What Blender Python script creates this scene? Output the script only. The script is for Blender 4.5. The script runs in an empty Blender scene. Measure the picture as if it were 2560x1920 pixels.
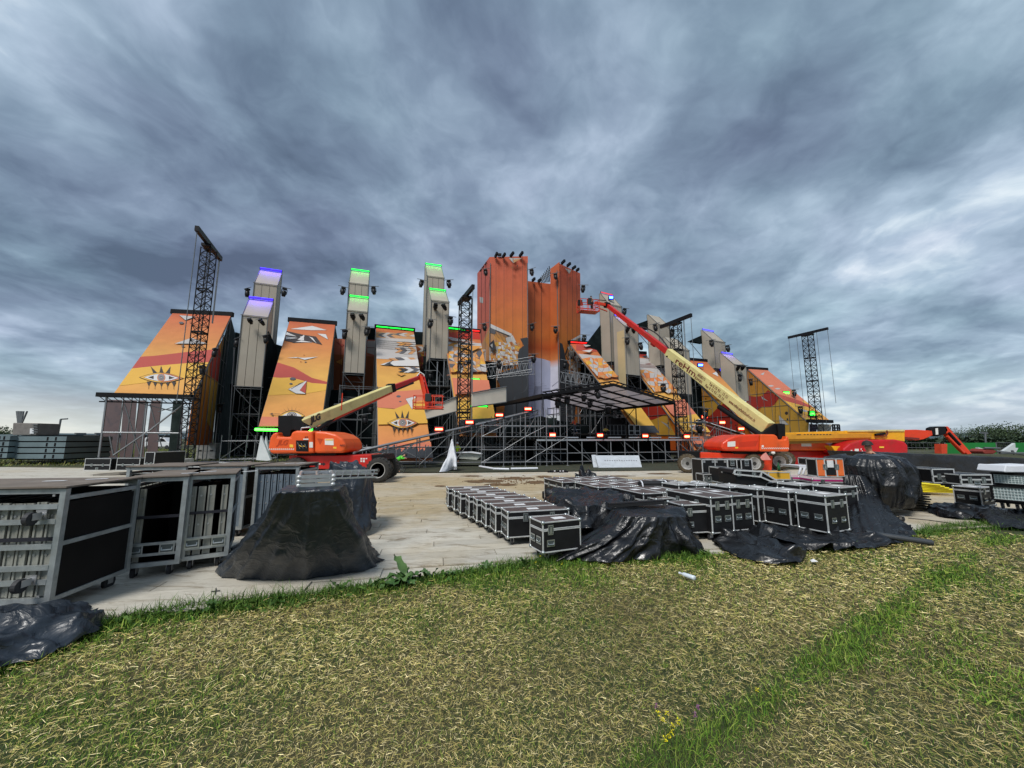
import bpy, bmesh, math, random
import numpy as np
from mathutils import Vector, Matrix, noise as mnoise
random.seed(7); rng = np.random.default_rng(7)
S = bpy.context.scene; C = S.collection
PI = math.pi; R = math.radians

# ------------------------------------------------------------------ camera
PITCH = math.atan(135/970.0)
cam = bpy.data.objects.new('camera', bpy.data.cameras.new('camera')); C.objects.link(cam)
cam.data.sensor_width = 36; cam.data.lens = 36*970/2560.0
cam.data.clip_start = 0.05; cam.data.clip_end = 4000
cam.location = (0, 0, 1.7); cam.rotation_euler = (PI/2+PITCH, 0, 0)
S.camera = cam

# ------------------------------------------------------------------ light
S.view_settings.view_transform = 'Standard'; S.view_settings.look = 'None'
S.view_settings.exposure = 1.02; S.view_settings.gamma = 1.0
S.view_settings.use_curve_mapping = False
SUN_EL, SUN_AZ = R(52), R(205)      # behind the camera, to the left
sun = bpy.data.objects.new('sun', bpy.data.lights.new('sun', 'SUN')); C.objects.link(sun)
sun.data.energy = 1.45; sun.data.angle = R(18); sun.data.color = (1.0, .97, .92)
sd = Vector((math.sin(SUN_AZ)*math.cos(SUN_EL), math.cos(SUN_AZ)*math.cos(SUN_EL), math.sin(SUN_EL)))
sun.rotation_euler = sd.to_track_quat('Z', 'Y').to_euler()
W = bpy.data.worlds.new('World'); S.world = W; W.use_nodes = True

class NT:
    """tiny helper to wire nodes"""
    def __init__(s, nt): s.nt = nt; s.n = nt.nodes; s.l = nt.links
    def new(s, t, **k):
        n = s.n.new(t)
        for a, b in k.items():
            if a in n.inputs.keys(): s.set(n.inputs[a], b)
            else: setattr(n, a, b)
        return n
    def set(s, sock, v):
        if isinstance(v, bpy.types.NodeSocket): s.l.new(v, sock)
        else: sock.default_value = v
    def math(s, op, a, b=0.0, c=None, clamp=False):
        n = s.n.new('ShaderNodeMath'); n.operation = op; n.use_clamp = clamp
        s.set(n.inputs[0], a); s.set(n.inputs[1], b)
        if c is not None: s.set(n.inputs[2], c)
        return n.outputs[0]
    def vmath(s, op, a, b=(0, 0, 0)):
        n = s.n.new('ShaderNodeVectorMath'); n.operation = op
        s.set(n.inputs[0], a); s.set(n.inputs[1], b); return n.outputs[0]
    def noise(s, vec, scale, detail=4, rough=.55, dist=0.0, out='Fac'):
        n = s.n.new('ShaderNodeTexNoise'); s.set(n.inputs['Vector'], vec)
        n.inputs['Scale'].default_value = scale; n.inputs['Detail'].default_value = detail
        n.inputs['Roughness'].default_value = rough; n.inputs['Distortion'].default_value = dist
        return n.outputs[out]
    def mix(s, f, a, b, blend='MIX'):
        n = s.n.new('ShaderNodeMix'); n.data_type = 'RGBA'; n.blend_type = blend
        s.set(n.inputs[0], f); s.set(n.inputs[6], a); s.set(n.inputs[7], b); return n.outputs[2]
    def ramp(s, f, stops, interp='LINEAR'):
        n = s.n.new('ShaderNodeValToRGB'); s.set(n.inputs[0], f); r = n.color_ramp; r.interpolation = interp
        while len(r.elements) < len(stops): r.elements.new(.5)
        for e, (p, c) in zip(r.elements, stops):
            e.position = p; e.color = (*c, 1) if len(c) == 3 else c
        return n.outputs[0]
    def mrange(s, v, a, b, c=0., d=1.):
        n = s.n.new('ShaderNodeMapRange'); n.interpolation_type = 'SMOOTHSTEP'
        s.set(n.inputs[0], v)
        for i, x in zip((1, 2, 3, 4), (a, b, c, d)): n.inputs[i].default_value = x
        return n.outputs[0]

def srgb(r, g, b, k=1.0):
    f = lambda c: (c/255/12.92 if c/255 <= .04045 else ((c/255+.055)/1.055)**2.4)
    return (f(r)*k, f(g)*k, f(b)*k)

# sky: NISHITA daylight seen through and under a heavy streaky overcast deck
SKY_K = 5.6
def build_world():
    t = NT(W.node_tree); t.n.clear()
    out = t.new('ShaderNodeOutputWorld'); bg = t.new('ShaderNodeBackground')
    sky = t.new('ShaderNodeTexSky'); sky.sky_type = 'NISHITA'; sky.sun_disc = False
    sky.sun_elevation = SUN_EL; sky.sun_rotation = SUN_AZ
    g = t.new('ShaderNodeTexCoord').outputs['Generated']
    sep = t.new('ShaderNodeSeparateXYZ'); t.set(sep.inputs[0], g)
    zz = t.math('MAXIMUM', sep.outputs[2], 0.0)
    den = t.math('ADD', zz, 0.22)
    px = t.math('DIVIDE', sep.outputs[0], den); py = t.math('DIVIDE', sep.outputs[1], den)
    # cloud streets run away from the viewer; stretched a little along them
    comb = t.new('ShaderNodeCombineXYZ')
    t.set(comb.inputs[0], t.math('SUBTRACT', px, t.math('MULTIPLY', py, 0.10)))
    t.set(comb.inputs[1], t.math('MULTIPLY', py, .95)); t.set(comb.inputs[2], 5.5)
    p = comb.outputs[0]
    warp = t.vmath('SCALE', t.vmath('SUBTRACT', t.noise(p, 1.7, 4, .55, out='Color'), (.5, .5, .5)))
    warp.node.inputs['Scale'].default_value = .36
    q = t.vmath('ADD', p, warp)
    big = t.noise(q, 1.3, 3, .5)
    mid = t.noise(q, 2.7, 6, .52, .0)
    fine = t.noise(q, 8.5, 5, .55, .0)
    wisp = t.noise(t.vmath('MULTIPLY', q, (1.0, .6, 1)), 9.0, 4, .5, .3)
    v = t.math('ADD', t.math('MULTIPLY', big, .42), t.math('ADD', t.math('MULTIPLY', mid, .40), t.math('ADD', t.math('MULTIPLY', fine, .15), t.math('MULTIPLY', wisp, .10))))
    hz = t.mrange(zz, 0.02, .42, 1.0, 0.0)                 # the deck thins towards the horizon
    side = t.mrange(sep.outputs[0], .05, .75, 0.0, .045)      # and most of all low on the right
    v = t.math('ADD', v, t.math('ADD', t.math('MULTIPLY', hz, .035), t.math('MULTIPLY', side, hz)))
    lin = t.mrange(v, .385, .70); lin.node.interpolation_type = 'LINEAR'
    cloud = t.ramp(lin, [(0, srgb(88, 102, 124)), (.20, srgb(108, 124, 147)), (.42, srgb(131, 149, 171)), (.60, srgb(154, 172, 193)),
                       (.78, srgb(178, 195, 215)), (.93, srgb(210, 222, 236)), (1, srgb(228, 236, 246))])
    tint = t.ramp(t.noise(p, 1.0, 3, .5), [(.38, (.93, 1.05, .98)), (.62, (1.03, .99, 1.03))])
    cloud = t.mix(.8, cloud, tint, 'MULTIPLY')
    low = t.mrange(zz, 0.0, .16, 1.0, 0.0)                # pale band at the horizon
    cloud = t.mix(t.math('MULTIPLY', low, .55), cloud, (*srgb(196, 206, 214), 1))
    wl = t.math('MULTIPLY', t.mrange(zz, 0.0, .10, 1.0, 0.0), t.mrange(sep.outputs[0], -.85, -.55, 1.0, 0.0))
    cloud = t.mix(t.math('MULTIPLY', wl, .6), cloud, (*srgb(246, 242, 216), 1))
    col = t.vmath('SCALE', cloud); col.node.inputs['Scale'].default_value = SKY_K
    skyc = t.mix(.965, sky.outputs[0], col)
    t.set(bg.inputs['Color'], skyc); bg.inputs['Strength'].default_value = .09
    t.l.new(bg.outputs[0], out.inputs[0])
build_world()

# ------------------------------------------------------------------ picture <-> place
_a = PITCH; _c, _s = math.cos(_a), math.sin(_a)
def ray(u, v):
    y = (960-v)/970.0
    return Vector(((u-1280)/970.0, _c-y*_s, _s+y*_c))
EYE = Vector((0, 0, 1.7))
def P(u, v, Y): d = ray(u, v); return EYE+d*(Y/d.y)
def G(u, v, z=0.0): d = ray(u, v); return EYE+d*((z-1.7)/d.z)
def hit(u, v, pl):
    d = ray(u, v); n = pl[1]; return EYE+d*((pl[0]-EYE).dot(n)/d.dot(n))
def plane3(a, b, c):
    n = (b-a).cross(c-a).normalized()
    if n.dot(EYE-a) < 0: n = -n
    return (a.copy(), n)

# ------------------------------------------------------------------ materials
_M = {}
def mat(name, col, rough=.6, metal=0.0, var=.12, vs=3.0, bump=0.0, bs=40.0, emit=None, es=1.0, alpha=None, spec=.5, dirt=None):
    if name in _M: return _M[name]
    m = bpy.data.materials.new(name); m.use_nodes = True; _M[name] = m
    t = NT(m.node_tree); b = t.n['Principled BSDF']
    b.inputs['Roughness'].default_value = rough; b.inputs['Metallic'].default_value = metal
    b.inputs['Specular IOR Level'].default_value = spec
    oc = t.new('ShaderNodeTexCoord').outputs['Object']
    base = (*col, 1)
    if var > 0:
        n = t.noise(oc, vs, 6, .6)
        k = t.mrange(n, .25, .75, 1-var, 1+var)
        cc = t.vmath('SCALE', base[:3]); t.set(cc.node.inputs['Scale'], k)
        if dirt:
            d = t.mrange(t.noise(oc, vs*.37+1.1, 7, .65, .6), .5, .72, 0, dirt[1])
            cc = t.mix(d, cc, (*dirt[0], 1))
        t.set(b.inputs['Base Color'], cc)
        t.set(b.inputs['Roughness'], t.math('ADD', rough-.06, t.math('MULTIPLY', n, .12), clamp=True))
    else: b.inputs['Base Color'].default_value = base
    if bump > 0:
        bn = t.new('ShaderNodeBump', Strength=bump, Distance=.02); t.set(bn.inputs['Height'], t.noise(oc, bs, 5, .6))
        t.set(b.inputs['Normal'], bn.outputs[0])
    if emit: b.inputs['Emission Color'].default_value = (*emit, 1); b.inputs['Emission Strength'].default_value = es
    if alpha is not None: b.inputs['Alpha'].default_value = alpha
    return m

# ------------------------------------------------------------------ meshes
class MB:
    def __init__(s): s.v = []; s.f = []; s.m = []; s.T = None
    def _add(s, vs, fs, mi=0):
        o = len(s.v)
        if s.T is not None: vs = [s.T @ Vector(p) for p in vs]
        s.v += [tuple(p) for p in vs]; s.f += [tuple(i+o for i in f) for f in fs]; s.m += [mi]*len(fs)
    def box(s, a, b, mi=0):
        (x0, y0, z0), (x1, y1, z1) = a, b
        s._add([(x0, y0, z0), (x1, y0, z0), (x1, y1, z0), (x0, y1, z0), (x0, y0, z1), (x1, y0, z1), (x1, y1, z1), (x0, y1, z1)],
               [(0, 3, 2, 1), (4, 5, 6, 7), (0, 1, 5, 4), (1, 2, 6, 5), (2, 3, 7, 6), (3, 0, 4, 7)], mi)
    def frame(s, p, q):
        p, q = Vector(p), Vector(q); d = (q-p).normalized()
        up = Vector((0, 0, 1)) if abs(d.z) < .95 else Vector((0, 1, 0))
        x = d.cross(up).normalized(); y = x.cross(d).normalized(); return p, q, d, x, y
    def bar(s, p, q, r, n=6, mi=0, r2=None):
        p, q, d, x, y = s.frame(p, q); r2 = r if r2 is None else r2; vs = []
        for c, rr in ((p, r), (q, r2)):
            for i in range(n): a = 2*PI*i/n; vs.append(c+x*math.cos(a)*rr+y*math.sin(a)*rr)
        fs = [(i, (i+1) % n, n+(i+1) % n, n+i) for i in range(n)]+[tuple(range(n-1, -1, -1)), tuple(range(n, 2*n))]
        s._add(vs, fs, mi)
    def beam(s, p, q, w, h, mi=0, w2=None, h2=None):
        p, q, d, x, y = s.frame(p, q); w2 = w if w2 is None else w2; h2 = h if h2 is None else h2
        vs = [c+x*a*ww/2+y*b*hh/2 for c, ww, hh in ((p, w, h), (q, w2, h2)) for a, b in ((-1, -1), (1, -1), (1, 1), (-1, 1))]
        s._add(vs, [(0, 1, 5, 4), (1, 2, 6, 5), (2, 3, 7, 6), (3, 0, 4, 7), (3, 2, 1, 0), (4, 5, 6, 7)], mi)
    def poly(s, pts, mi=0): s._add(pts, [tuple(range(len(pts)))], mi)
    def prism(s, pts, vec, mi=0):
        n = len(pts); vec = Vector(vec); pts = [Vector(p) for p in pts]
        s._add(pts+[p+vec for p in pts], [tuple(range(n)), tuple(range(2*n-1, n-1, -1))]+[(i, n+i, n+(i+1) % n, (i+1) % n) for i in range(n)], mi)
    def lathe(s, prof, o=(0, 0, 0), ax=(0, 0, 1), n=16, mi=0, cap=True):
        o = Vector(o); ax = Vector(ax).normalized()
        up = Vector((0, 0, 1)) if abs(ax.z) < .95 else Vector((0, 1, 0)); x = ax.cross(up).normalized(); y = x.cross(ax)
        vs = [o+ax*h+(x*math.cos(2*PI*i/n)+y*math.sin(2*PI*i/n))*r for r, h in prof for i in range(n)]
        fs = [(k*n+i, k*n+(i+1) % n, (k+1)*n+(i+1) % n, (k+1)*n+i) for k in range(len(prof)-1) for i in range(n)]
        if cap: fs += [tuple(range(n-1, -1, -1)), tuple(range((len(prof)-1)*n, len(prof)*n))]
        s._add(vs, fs, mi)
    def tube(s, pts, r, n=6, mi=0):
        for a, b in zip(pts, pts[1:]): s.bar(a, b, r, n, mi)
    def mesh(s, name, mats, smooth=False):
        me = bpy.data.meshes.new(name); me.from_pydata(s.v, [], s.f)
        for m in (mats if isinstance(mats, (list, tuple)) else [mats]): me.materials.append(m)
        if any(s.m): me.polygons.foreach_set('material_index', s.m)
        if smooth: me.polygons.foreach_set('use_smooth', [True]*len(s.f))
        bm = bmesh.new(); bm.from_mesh(me); bmesh.ops.recalc_face_normals(bm, faces=bm.faces); bm.to_mesh(me); bm.free()
        me.update(); return me
    def build(s, name, mats, parent=None, world=True, smooth=False, bevel=0, seg=2):
        """world=True: vertices are given in world coordinates and stored relative to the thing"""
        if parent is not None and world:
            I = INV[parent.name]; s.v = [tuple(I @ Vector(p)) for p in s.v]
        o = put(name, s.mesh(name, mats, smooth), parent)
        if bevel:
            b = o.modifiers.new('bevel', 'BEVEL'); b.width = bevel; b.segments = seg; b.limit_method = 'ANGLE'; b.angle_limit = R(35)
        return o

INV = {}; MW = {}
def put(name, data, parent=None, local=None):
    o = bpy.data.objects.new(name, data); C.objects.link(o)
    if parent is not None:
        o.parent = parent; INV[o.name] = INV[parent.name]; MW[o.name] = MW[parent.name]
    else: INV[o.name] = Matrix.Identity(4); MW[o.name] = Matrix.Identity(4)
    if local is not None: o.matrix_local = local
    return o
def tag(o, label=None, cat=None, group=None, kind=None):
    if label: o['label'] = label
    if cat: o['category'] = cat
    if group: o['group'] = group
    if kind: o['kind'] = kind
    return o
def thing(name, label, cat, loc=(0, 0, 0), rotz=0.0, group=None, scale=1.0):
    o = bpy.data.objects.new(name, None); C.objects.link(o); o.empty_display_size = .2
    o.location = loc; o.rotation_euler = (0, 0, rotz); o.scale = (scale,)*3
    M = Matrix.Translation(Vector(loc)) @ Matrix.Rotation(rotz, 4, 'Z') @ Matrix.Scale(scale, 4)
    MW[o.name] = M; INV[o.name] = M.inverted()
    return tag(o, label, cat, group)
def copy_thing(src, label, loc, rotz=0.0, group=None, scale=None, rot=None):
    r = src.copy(); C.objects.link(r); r.location = loc; r.rotation_euler = rot if rot is not None else (0, 0, rotz)
    if scale is not None: r.scale = (scale,)*3 if not isinstance(scale, tuple) else scale
    r['label'] = label
    if group: r['group'] = group
    for ch in src.children:
        c = ch.copy(); C.objects.link(c); c.parent = r
        for g in ch.children:
            d = g.copy(); C.objects.link(d); d.parent = c
    return r

# one shared unit tube, placed per instance: posts, ledgers, braces, truss members
_unit = {}
def unit(kind, m):
    k = (kind, m.name)
    if k not in _unit:
        b = MB()
        if kind == 'tube': b.bar((0, 0, 0), (0, 0, 1), 1.0, 8)
        else: b.box((-.5, -.5, 0), (.5, .5, 1))
        _unit[k] = b.mesh(kind, m, smooth=(kind == 'tube'))
        if kind == 'tube':
            for p in _unit[k].polygons:
                if len(p.vertices) > 4: p.use_smooth = False
    return _unit[k]
def member(name, p, q, r, m, parent, kind='tube', r2=None, label=None):
    p, q = Vector(p), Vector(q); d = q-p; L = d.length
    if L < 1e-4: return
    z = d/L; up = Vector((0, 0, 1)) if abs(z.z) < .95 else Vector((0, 1, 0))
    x = up.cross(z).normalized(); y = z.cross(x)
    M = Matrix.Translation(p) @ Matrix(((x.x, y.x, z.x), (x.y, y.y, z.y), (x.z, y.z, z.z))).to_4x4() @ Matrix.Diagonal((r, r if r2 is None else r2, L, 1))
    o = put(name, unit(kind, m), parent, INV[parent.name] @ M)
    if label: o['label'] = label
    return o

def clip(poly, clipper):
    """both 2D; convex clipper, any winding"""
    area = sum(clipper[i][0]*clipper[(i+1) % len(clipper)][1]-clipper[(i+1) % len(clipper)][0]*clipper[i][1] for i in range(len(clipper)))
    sg = 1 if area > 0 else -1; out = list(poly)
    for i in range(len(clipper)):
        a, b = clipper[i], clipper[(i+1) % len(clipper)]; inp, out = out, []
        f = lambda p: sg*((b[0]-a[0])*(p[1]-a[1])-(b[1]-a[1])*(p[0]-a[0]))
        for j in range(len(inp)):
            p, q = inp[j], inp[(j+1) % len(inp)]; fp, fq = f(p), f(q)
            if fp >= 0: out.append(p)
            if (fp >= 0) != (fq >= 0):
                t = fp/(fp-fq); out.append((p[0]+(q[0]-p[0])*t, p[1]+(q[1]-p[1])*t))
        if not out: return []
    return out

def text_mesh(body, size, m, name='lettering', extrude=.004, bold=0.0, shear=0.0, spacing=1.0):
    cu = bpy.data.curves.new(name, 'FONT'); cu.body = body; cu.size = size; cu.extrude = extrude
    cu.offset = bold; cu.shear = shear; cu.align_x = 'CENTER'; cu.align_y = 'CENTER'; cu.space_character = spacing
    tmp = bpy.data.objects.new('tmp', cu); C.objects.link(tmp)
    dg = bpy.context.evaluated_depsgraph_get(); me = bpy.data.meshes.new_from_object(tmp.evaluated_get(dg))
    bpy.data.objects.remove(tmp); me.materials.clear(); me.materials.append(m); return me
def place_text(body, size, m, parent, centre, xdir, ydir, **k):
    me = text_mesh(body, size, m, **k)
    x = Vector(xdir).normalized(); z = x.cross(Vector(ydir)).normalized(); y = z.cross(x)
    M = Matrix.Translation(Vector(centre)) @ Matrix(((x.x, y.x, z.x), (x.y, y.y, z.y), (x.z, y.z, z.z))).to_4x4()
    return put('lettering', me, parent, INV[parent.name] @ M)
# ================================================================== SETTING
EDGE = [(-14, 1.2), (-3.96, 3.27), (-3.77, 3.93), (-3.19, 4.24), (-2.33, 4.46), (-1.46, 4.87), (-.63, 5.25), (.55, 5.75), (2.69, 6.03), (4.54, 6.3),
        (7.45, 7.39), (8.39, 7.77), (10.12, 7.98), (18, 8.6), (34, 9.5)]
def edge_y(x):
    for (a, b), (c, d) in zip(EDGE, EDGE[1:]):
        if a <= x <= c: return b+(d-b)*(x-a)/(c-a)
    return EDGE[0][1] if x < EDGE[0][0] else EDGE[-1][1]

def ground_mat():
    m = bpy.data.materials.new('grass_ground'); m.use_nodes = True; t = NT(m.node_tree); b = t.n['Principled BSDF']
    oc = t.new('ShaderNodeTexCoord').outputs['Object']
    n1 = t.noise(oc, .35, 5, .6); n2 = t.noise(oc, 9, 6, .7); n3 = t.noise(oc, 60, 3, .6)
    green = t.mix(n2, (.02, .042, .008, 1), (.06, .085, .02, 1))
    dry = t.mix(n2, (.045, .042, .016, 1), (.13, .115, .045, 1))
    c = t.mix(t.mrange(n1, .42, .6), dry, green)
    c = t.mix(t.mrange(n3, .3, .7, 0, .5), c, (.022, .022, .010, 1))
    t.set(b.inputs['Base Color'], c); b.inputs['Roughness'].default_value = .95
    bn = t.new('ShaderNodeBump', Strength=.6, Distance=.05); t.set(bn.inputs['Height'], n2); t.set(b.inputs['Normal'], bn.outputs[0])
    return m
g = MB(); N = 30; g.poly([(-1500, -200, -.03), (1500, -200, -.03), (1500, 2600, -.03), (-1500, 2600, -.03)])
tag(g.build('ground', ground_mat()), kind='structure')

# yard floor: weathered ply trackway, muddied in the middle
def floor_mat(name, board=False):
    m = bpy.data.materials.new(name); m.use_nodes = True; t = NT(m.node_tree); b = t.n['Principled BSDF']
    geo = t.new('ShaderNodeNewGeometry').outputs['Position']
    sep = t.new('ShaderNodeSeparateXYZ'); t.set(sep.inputs[0], geo)
    mp = t.new('ShaderNodeMapping'); t.set(mp.inputs[0], geo); mp.inputs['Rotation'].default_value = (0, 0, R(-11)); mp.inputs['Scale'].default_value = (.5, 1.6, 1)
    n1 = t.noise(geo, .33, 6, .62, .4); n2 = t.noise(mp.outputs[0], 2.4, 9, .72, 1.2); n3 = t.noise(mp.outputs[0], 9, 8, .75, .8)
    pale = t.mix(n3, srgb(166, 159, 143)+(1,), srgb(222, 216, 202)+(1,))
    tan = t.mix(n3, srgb(146, 128, 98)+(1,), srgb(206, 188, 150)+(1,))
    far = t.mrange(sep.outputs[1], 6.0, 11.0)                       # the traffic lane lies beyond 6 m
    far = t.math('MULTIPLY', far, t.mrange(sep.outputs[1], 16.8, 18.6, 1, .25))
    lane = t.math('MULTIPLY', far, t.mrange(sep.outputs[0], -13, -7))
    k = t.math('ADD', lane, t.mrange(n1, .42, .62, -.35, .35), clamp=True)
    c = t.mix(k, pale, tan)
    c = t.mix(t.mrange(n2, .50, .68, 0, .72), c, srgb(116, 97, 68)+(1,))
    c = t.mix(t.math('MULTIPLY', t.mrange(t.noise(mp.outputs[0], 1.1, 8, .7, 2.0), .58, .68, 0, .8), lane), c, srgb(92, 72, 46)+(1,))
    c = t.mix(t.mrange(n3, .60, .72, 0, .55), c, srgb(226, 224, 218)+(1,))
    if board:
        oi = t.new('ShaderNodeObjectInfo').outputs['Random']
        kk = t.vmath('SCALE', c); t.set(kk.node.inputs['Scale'], t.math('ADD', .88, t.math('MULTIPLY', oi, .2))); c = kk
    t.set(b.inputs['Base Color'], c); b.inputs['Roughness'].default_value = .72
    bn = t.new('ShaderNodeBump', Strength=.5, Distance=.012); t.set(bn.inputs['Height'], n3); t.set(b.inputs['Normal'], bn.outputs[0])
    return m
fm = floor_mat('trackway'); fb = floor_mat('trackway_board', True)
# outline of the yard floor
pts = [(x, y+.05) for x, y in EDGE[1:-1]]
far = [(34, 12), (30, 21.5), (13.0, 21.5), (8.5, 20.9), (-3.0, 19.4), (-8, 19.2), (-22, 22.5), (-31, 23.4), (-25, 16), (-15, 9.5), (-14, 6)]
fl = MB(); cols = 60
xs = sorted(set([p[0] for p in pts]+[p[0] for p in far if p[0] > -14 and p[0] < 34]))
poly = [(x, y, 0.0) for x, y in pts]+[(x, y, 0.0) for x, y in far]
fl.prism([Vector(p) for p in poly], (0, 0, -.028)); fo = fl.build('yard_floor', fm); tag(fo, kind='structure')
bm = bmesh.new(); bm.from_mesh(fo.data); bmesh.ops.triangulate(bm, faces=[f for f in bm.faces if len(f.verts) > 4]); bm.to_mesh(fo.data); bm.free()
# boards in the near strip, each laid on the floor
ca, sa = math.cos(R(11)), math.sin(R(11)); BW, BL = .305, 2.44
proto = None; cnt = 0
bb = MB(); bb.box((0, 0, 0), (BL-.012, BW-.011, .018)); bmesh_board = bb.mesh('plank', fb)
for j in range(-2, 42):
    off = (j*0.77) % BL
    for i in range(-6, 8):
        x0 = i*BL+off-1.0; y0 = 2.2+j*BW
        cx, cy = x0*ca-y0*sa, x0*sa+y0*ca
        ex, ey = (x0+BL)*ca-y0*sa, (x0+BL)*sa+y0*ca
        mx, my = (cx+ex)/2, (cy+ey)/2
        if min(cx, ex) < -13 or my > 11.0 or mx > 10.5: continue
        ok = all(cy_ > edge_y(cx_)-.22 for cx_, cy_ in ((cx, cy), (ex, ey), (mx, my)))
        if not ok: continue
        if abs(mx) > my*1.45+1.5: continue
        if cnt >= 290: continue
        cnt += 1
        M = Matrix.Translation((cx, cy, .004+random.uniform(0, .003))) @ Matrix.Rotation(R(11)+random.uniform(-.001, .001), 4, 'Z')
        put('plank', bmesh_board, fo, M)
# faraway rubble strip under the stage
m_dark = mat('stage_ground', (.035, .04, .02), .95, var=.4, vs=2)
d = MB(); d.poly([(-8, 19.5, .004), (15, 21.6, .004), (34, 24, .004), (46, 62, .004), (-30, 42, .004), (-26, 25, .004)])
tag(d.build('stage_ground', m_dark), kind='structure')

# ---------------------------------------------------------------- grass
def grass_leaf_mat():
    m = bpy.data.materials.new('grass_blades'); m.use_nodes = True; t = NT(m.node_tree); b = t.n['Principled BSDF']
    a = t.new('ShaderNodeAttribute'); a.attribute_name = 'tint'
    t.set(b.inputs['Base Color'], a.outputs['Color']); b.inputs['Roughness'].default_value = .75
    b.inputs['Specular IOR Level'].default_value = .25
    return m
gm = grass_leaf_mat()
def vnoise(x, y, s, seed=0):
    """value noise on arrays"""
    X, Y = x*s+seed*17.3, y*s+seed*5.1; xi, yi = np.floor(X).astype(int), np.floor(Y).astype(int); fx, fy = X-xi, Y-yi
    fx, fy = fx*fx*(3-2*fx), fy*fy*(3-2*fy)
    h = lambda a, b: (np.sin(a*127.1+b*311.7+seed)*43758.5453) % 1.0
    return (h(xi, yi)*(1-fx)+h(xi+1, yi)*fx)*(1-fy)+(h(xi, yi+1)*(1-fx)+h(xi+1, yi+1)*fx)*fy
EX = np.array([e[0] for e in EDGE]); EY = np.array([e[1] for e in EDGE])
def blades(name, x, y, length, width, lean, col, label):
    """each blade: two-segment curved strip (5 verts, 3 tris)"""
    n = len(x); az = rng.uniform(0, 2*PI, n); curl = rng.normal(0, .8, n)
    dx, dy = np.cos(az), np.sin(az); px, py = -dy, dx
    l1 = length*.55; l2 = length*.45
    e1 = lean; e2 = np.clip(lean-rng.uniform(.1, .7, n), -.05, 1.5)
    z0 = rng.uniform(-.03, -.012, n)+np.where(lean < .45, rng.uniform(0.0, .05, n), 0)
    p0 = np.stack([x, y, z0], 1)
    p1 = p0+np.stack([dx*np.cos(e1)*l1, dy*np.cos(e1)*l1, np.sin(e1)*l1], 1)
    a2 = az+curl*.6; d2x, d2y = np.cos(a2), np.sin(a2)
    p2 = p1+np.stack([d2x*np.cos(e2)*l2, d2y*np.cos(e2)*l2, np.sin(e2)*l2], 1)
    w = np.stack([px*width/2, py*width/2, rng.normal(0, .3, n)*width], 1)
    V = np.stack([p0-w, p0+w, p1-w*.8, p1+w*.8, p2], 1).reshape(-1, 3)
    idx = (np.arange(n)*5)[:, None]
    L = np.concatenate([idx+np.array([0, 1, 3, 2]), idx+np.array([2, 3, 4])], 1).reshape(-1)
    me = bpy.data.meshes.new(name); me.vertices.add(len(V)); me.vertices.foreach_set('co', V.ravel())
    me.loops.add(len(L)); me.loops.foreach_set('vertex_index', L.astype(np.int32))
    me.polygons.add(2*n); ls = np.stack([np.arange(n)*7, np.arange(n)*7+4], 1).reshape(-1)
    me.polygons.foreach_set('loop_start', ls.astype(np.int32)); me.update(calc_edges=True)
    at = me.attributes.new('tint', 'FLOAT_COLOR', 'POINT')
    cc = np.repeat(np.concatenate([col, np.ones((n, 1))], 1), 5, 0); at.data.foreach_set('color', cc.ravel())
    me.materials.append(gm); o = put(name, me); tag(o, label, 'grass', kind='stuff'); return o
def scatter(n, dmin, dmax, power):
    """points in the camera's field, denser near"""
    r = dmin+(dmax-dmin)*rng.random(n)**power; th = rng.uniform(-1.15, 1.15, n)
    return r*np.sin(th)/1.0, r*np.cos(th)
def palette(n, stops):
    k = rng.integers(0, len(stops), n); c = np.array(stops)[k]; return c*rng.uniform(.85, 1.5, (n, 1))*np.array([[1.06, 1.0, .82]])
GREEN = [(.06, .15, .018), (.10, .20, .022), (.16, .26, .04), (.22, .30, .06), (.035, .09, .012)]
STRAW = [(.54, .45, .20), (.64, .54, .28), (.38, .32, .13), (.88, .78, .50), (.17, .14, .06), (.40, .37, .13), (.33, .35, .10)]
def green_amount(x, y):
    g_ = .55*vnoise(x, y, .55, 3)+.3*vnoise(x, y, 1.7, 5)+.15*vnoise(x, y, 5, 9)
    ey = np.interp(x, EX, EY); d = ey-y
    g_ = g_+np.clip(.46-d*1.1, 0, .46)+np.clip(.10-d*.05, 0, .10)                               # greener towards the floor's edge
    # green diagonal strip in the near right
    dd = np.abs((y-2.0)-(x-.35)*.62); g_ = g_+np.where(x > .1, np.clip(.50-dd*1.7, 0, .50)*np.clip(vnoise(x, y, 1.9, 31)*2.2-.25, 0, 1), 0)
    g_ = g_+np.clip((-x-y*.55)*.10, 0, .14)
    return g_
# flat mown layer
n = 500000; x, y = scatter(n, .9, 11.5, 1.25); keep = (y < np.interp(x, EX, EY)-.02) & (y > .9); x, y = x[keep], y[keep]; n = len(x)
ga = green_amount(x, y); isg = rng.random(n) < np.clip((ga-.43)*2.3, .13, .97)
dist = np.sqrt(x*x+y*y); grow = np.clip(dist/3.4, .6, 2.4)
col = np.where(isg[:, None], palette(n, GREEN), palette(n, STRAW)*(.55+.45*vnoise(x, y, 2.2, 11)+.42*vnoise(x, y, .7, 21))[:, None])
ln = np.where(isg, rng.uniform(.025, .075, n), rng.uniform(.012, .075, n))*np.clip(grow, .8, 1.25)
wd = np.where(isg, rng.uniform(.0018, .0036, n), rng.uniform(.0009, .0026, n))*grow
lean = np.where(isg, rng.uniform(.35, 1.4, n), np.abs(rng.normal(0, .28, n)))
blades('mown_grass', x, y, ln, wd, lean, col, 'short mown grass and dry cuttings covering the foreground')
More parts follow.
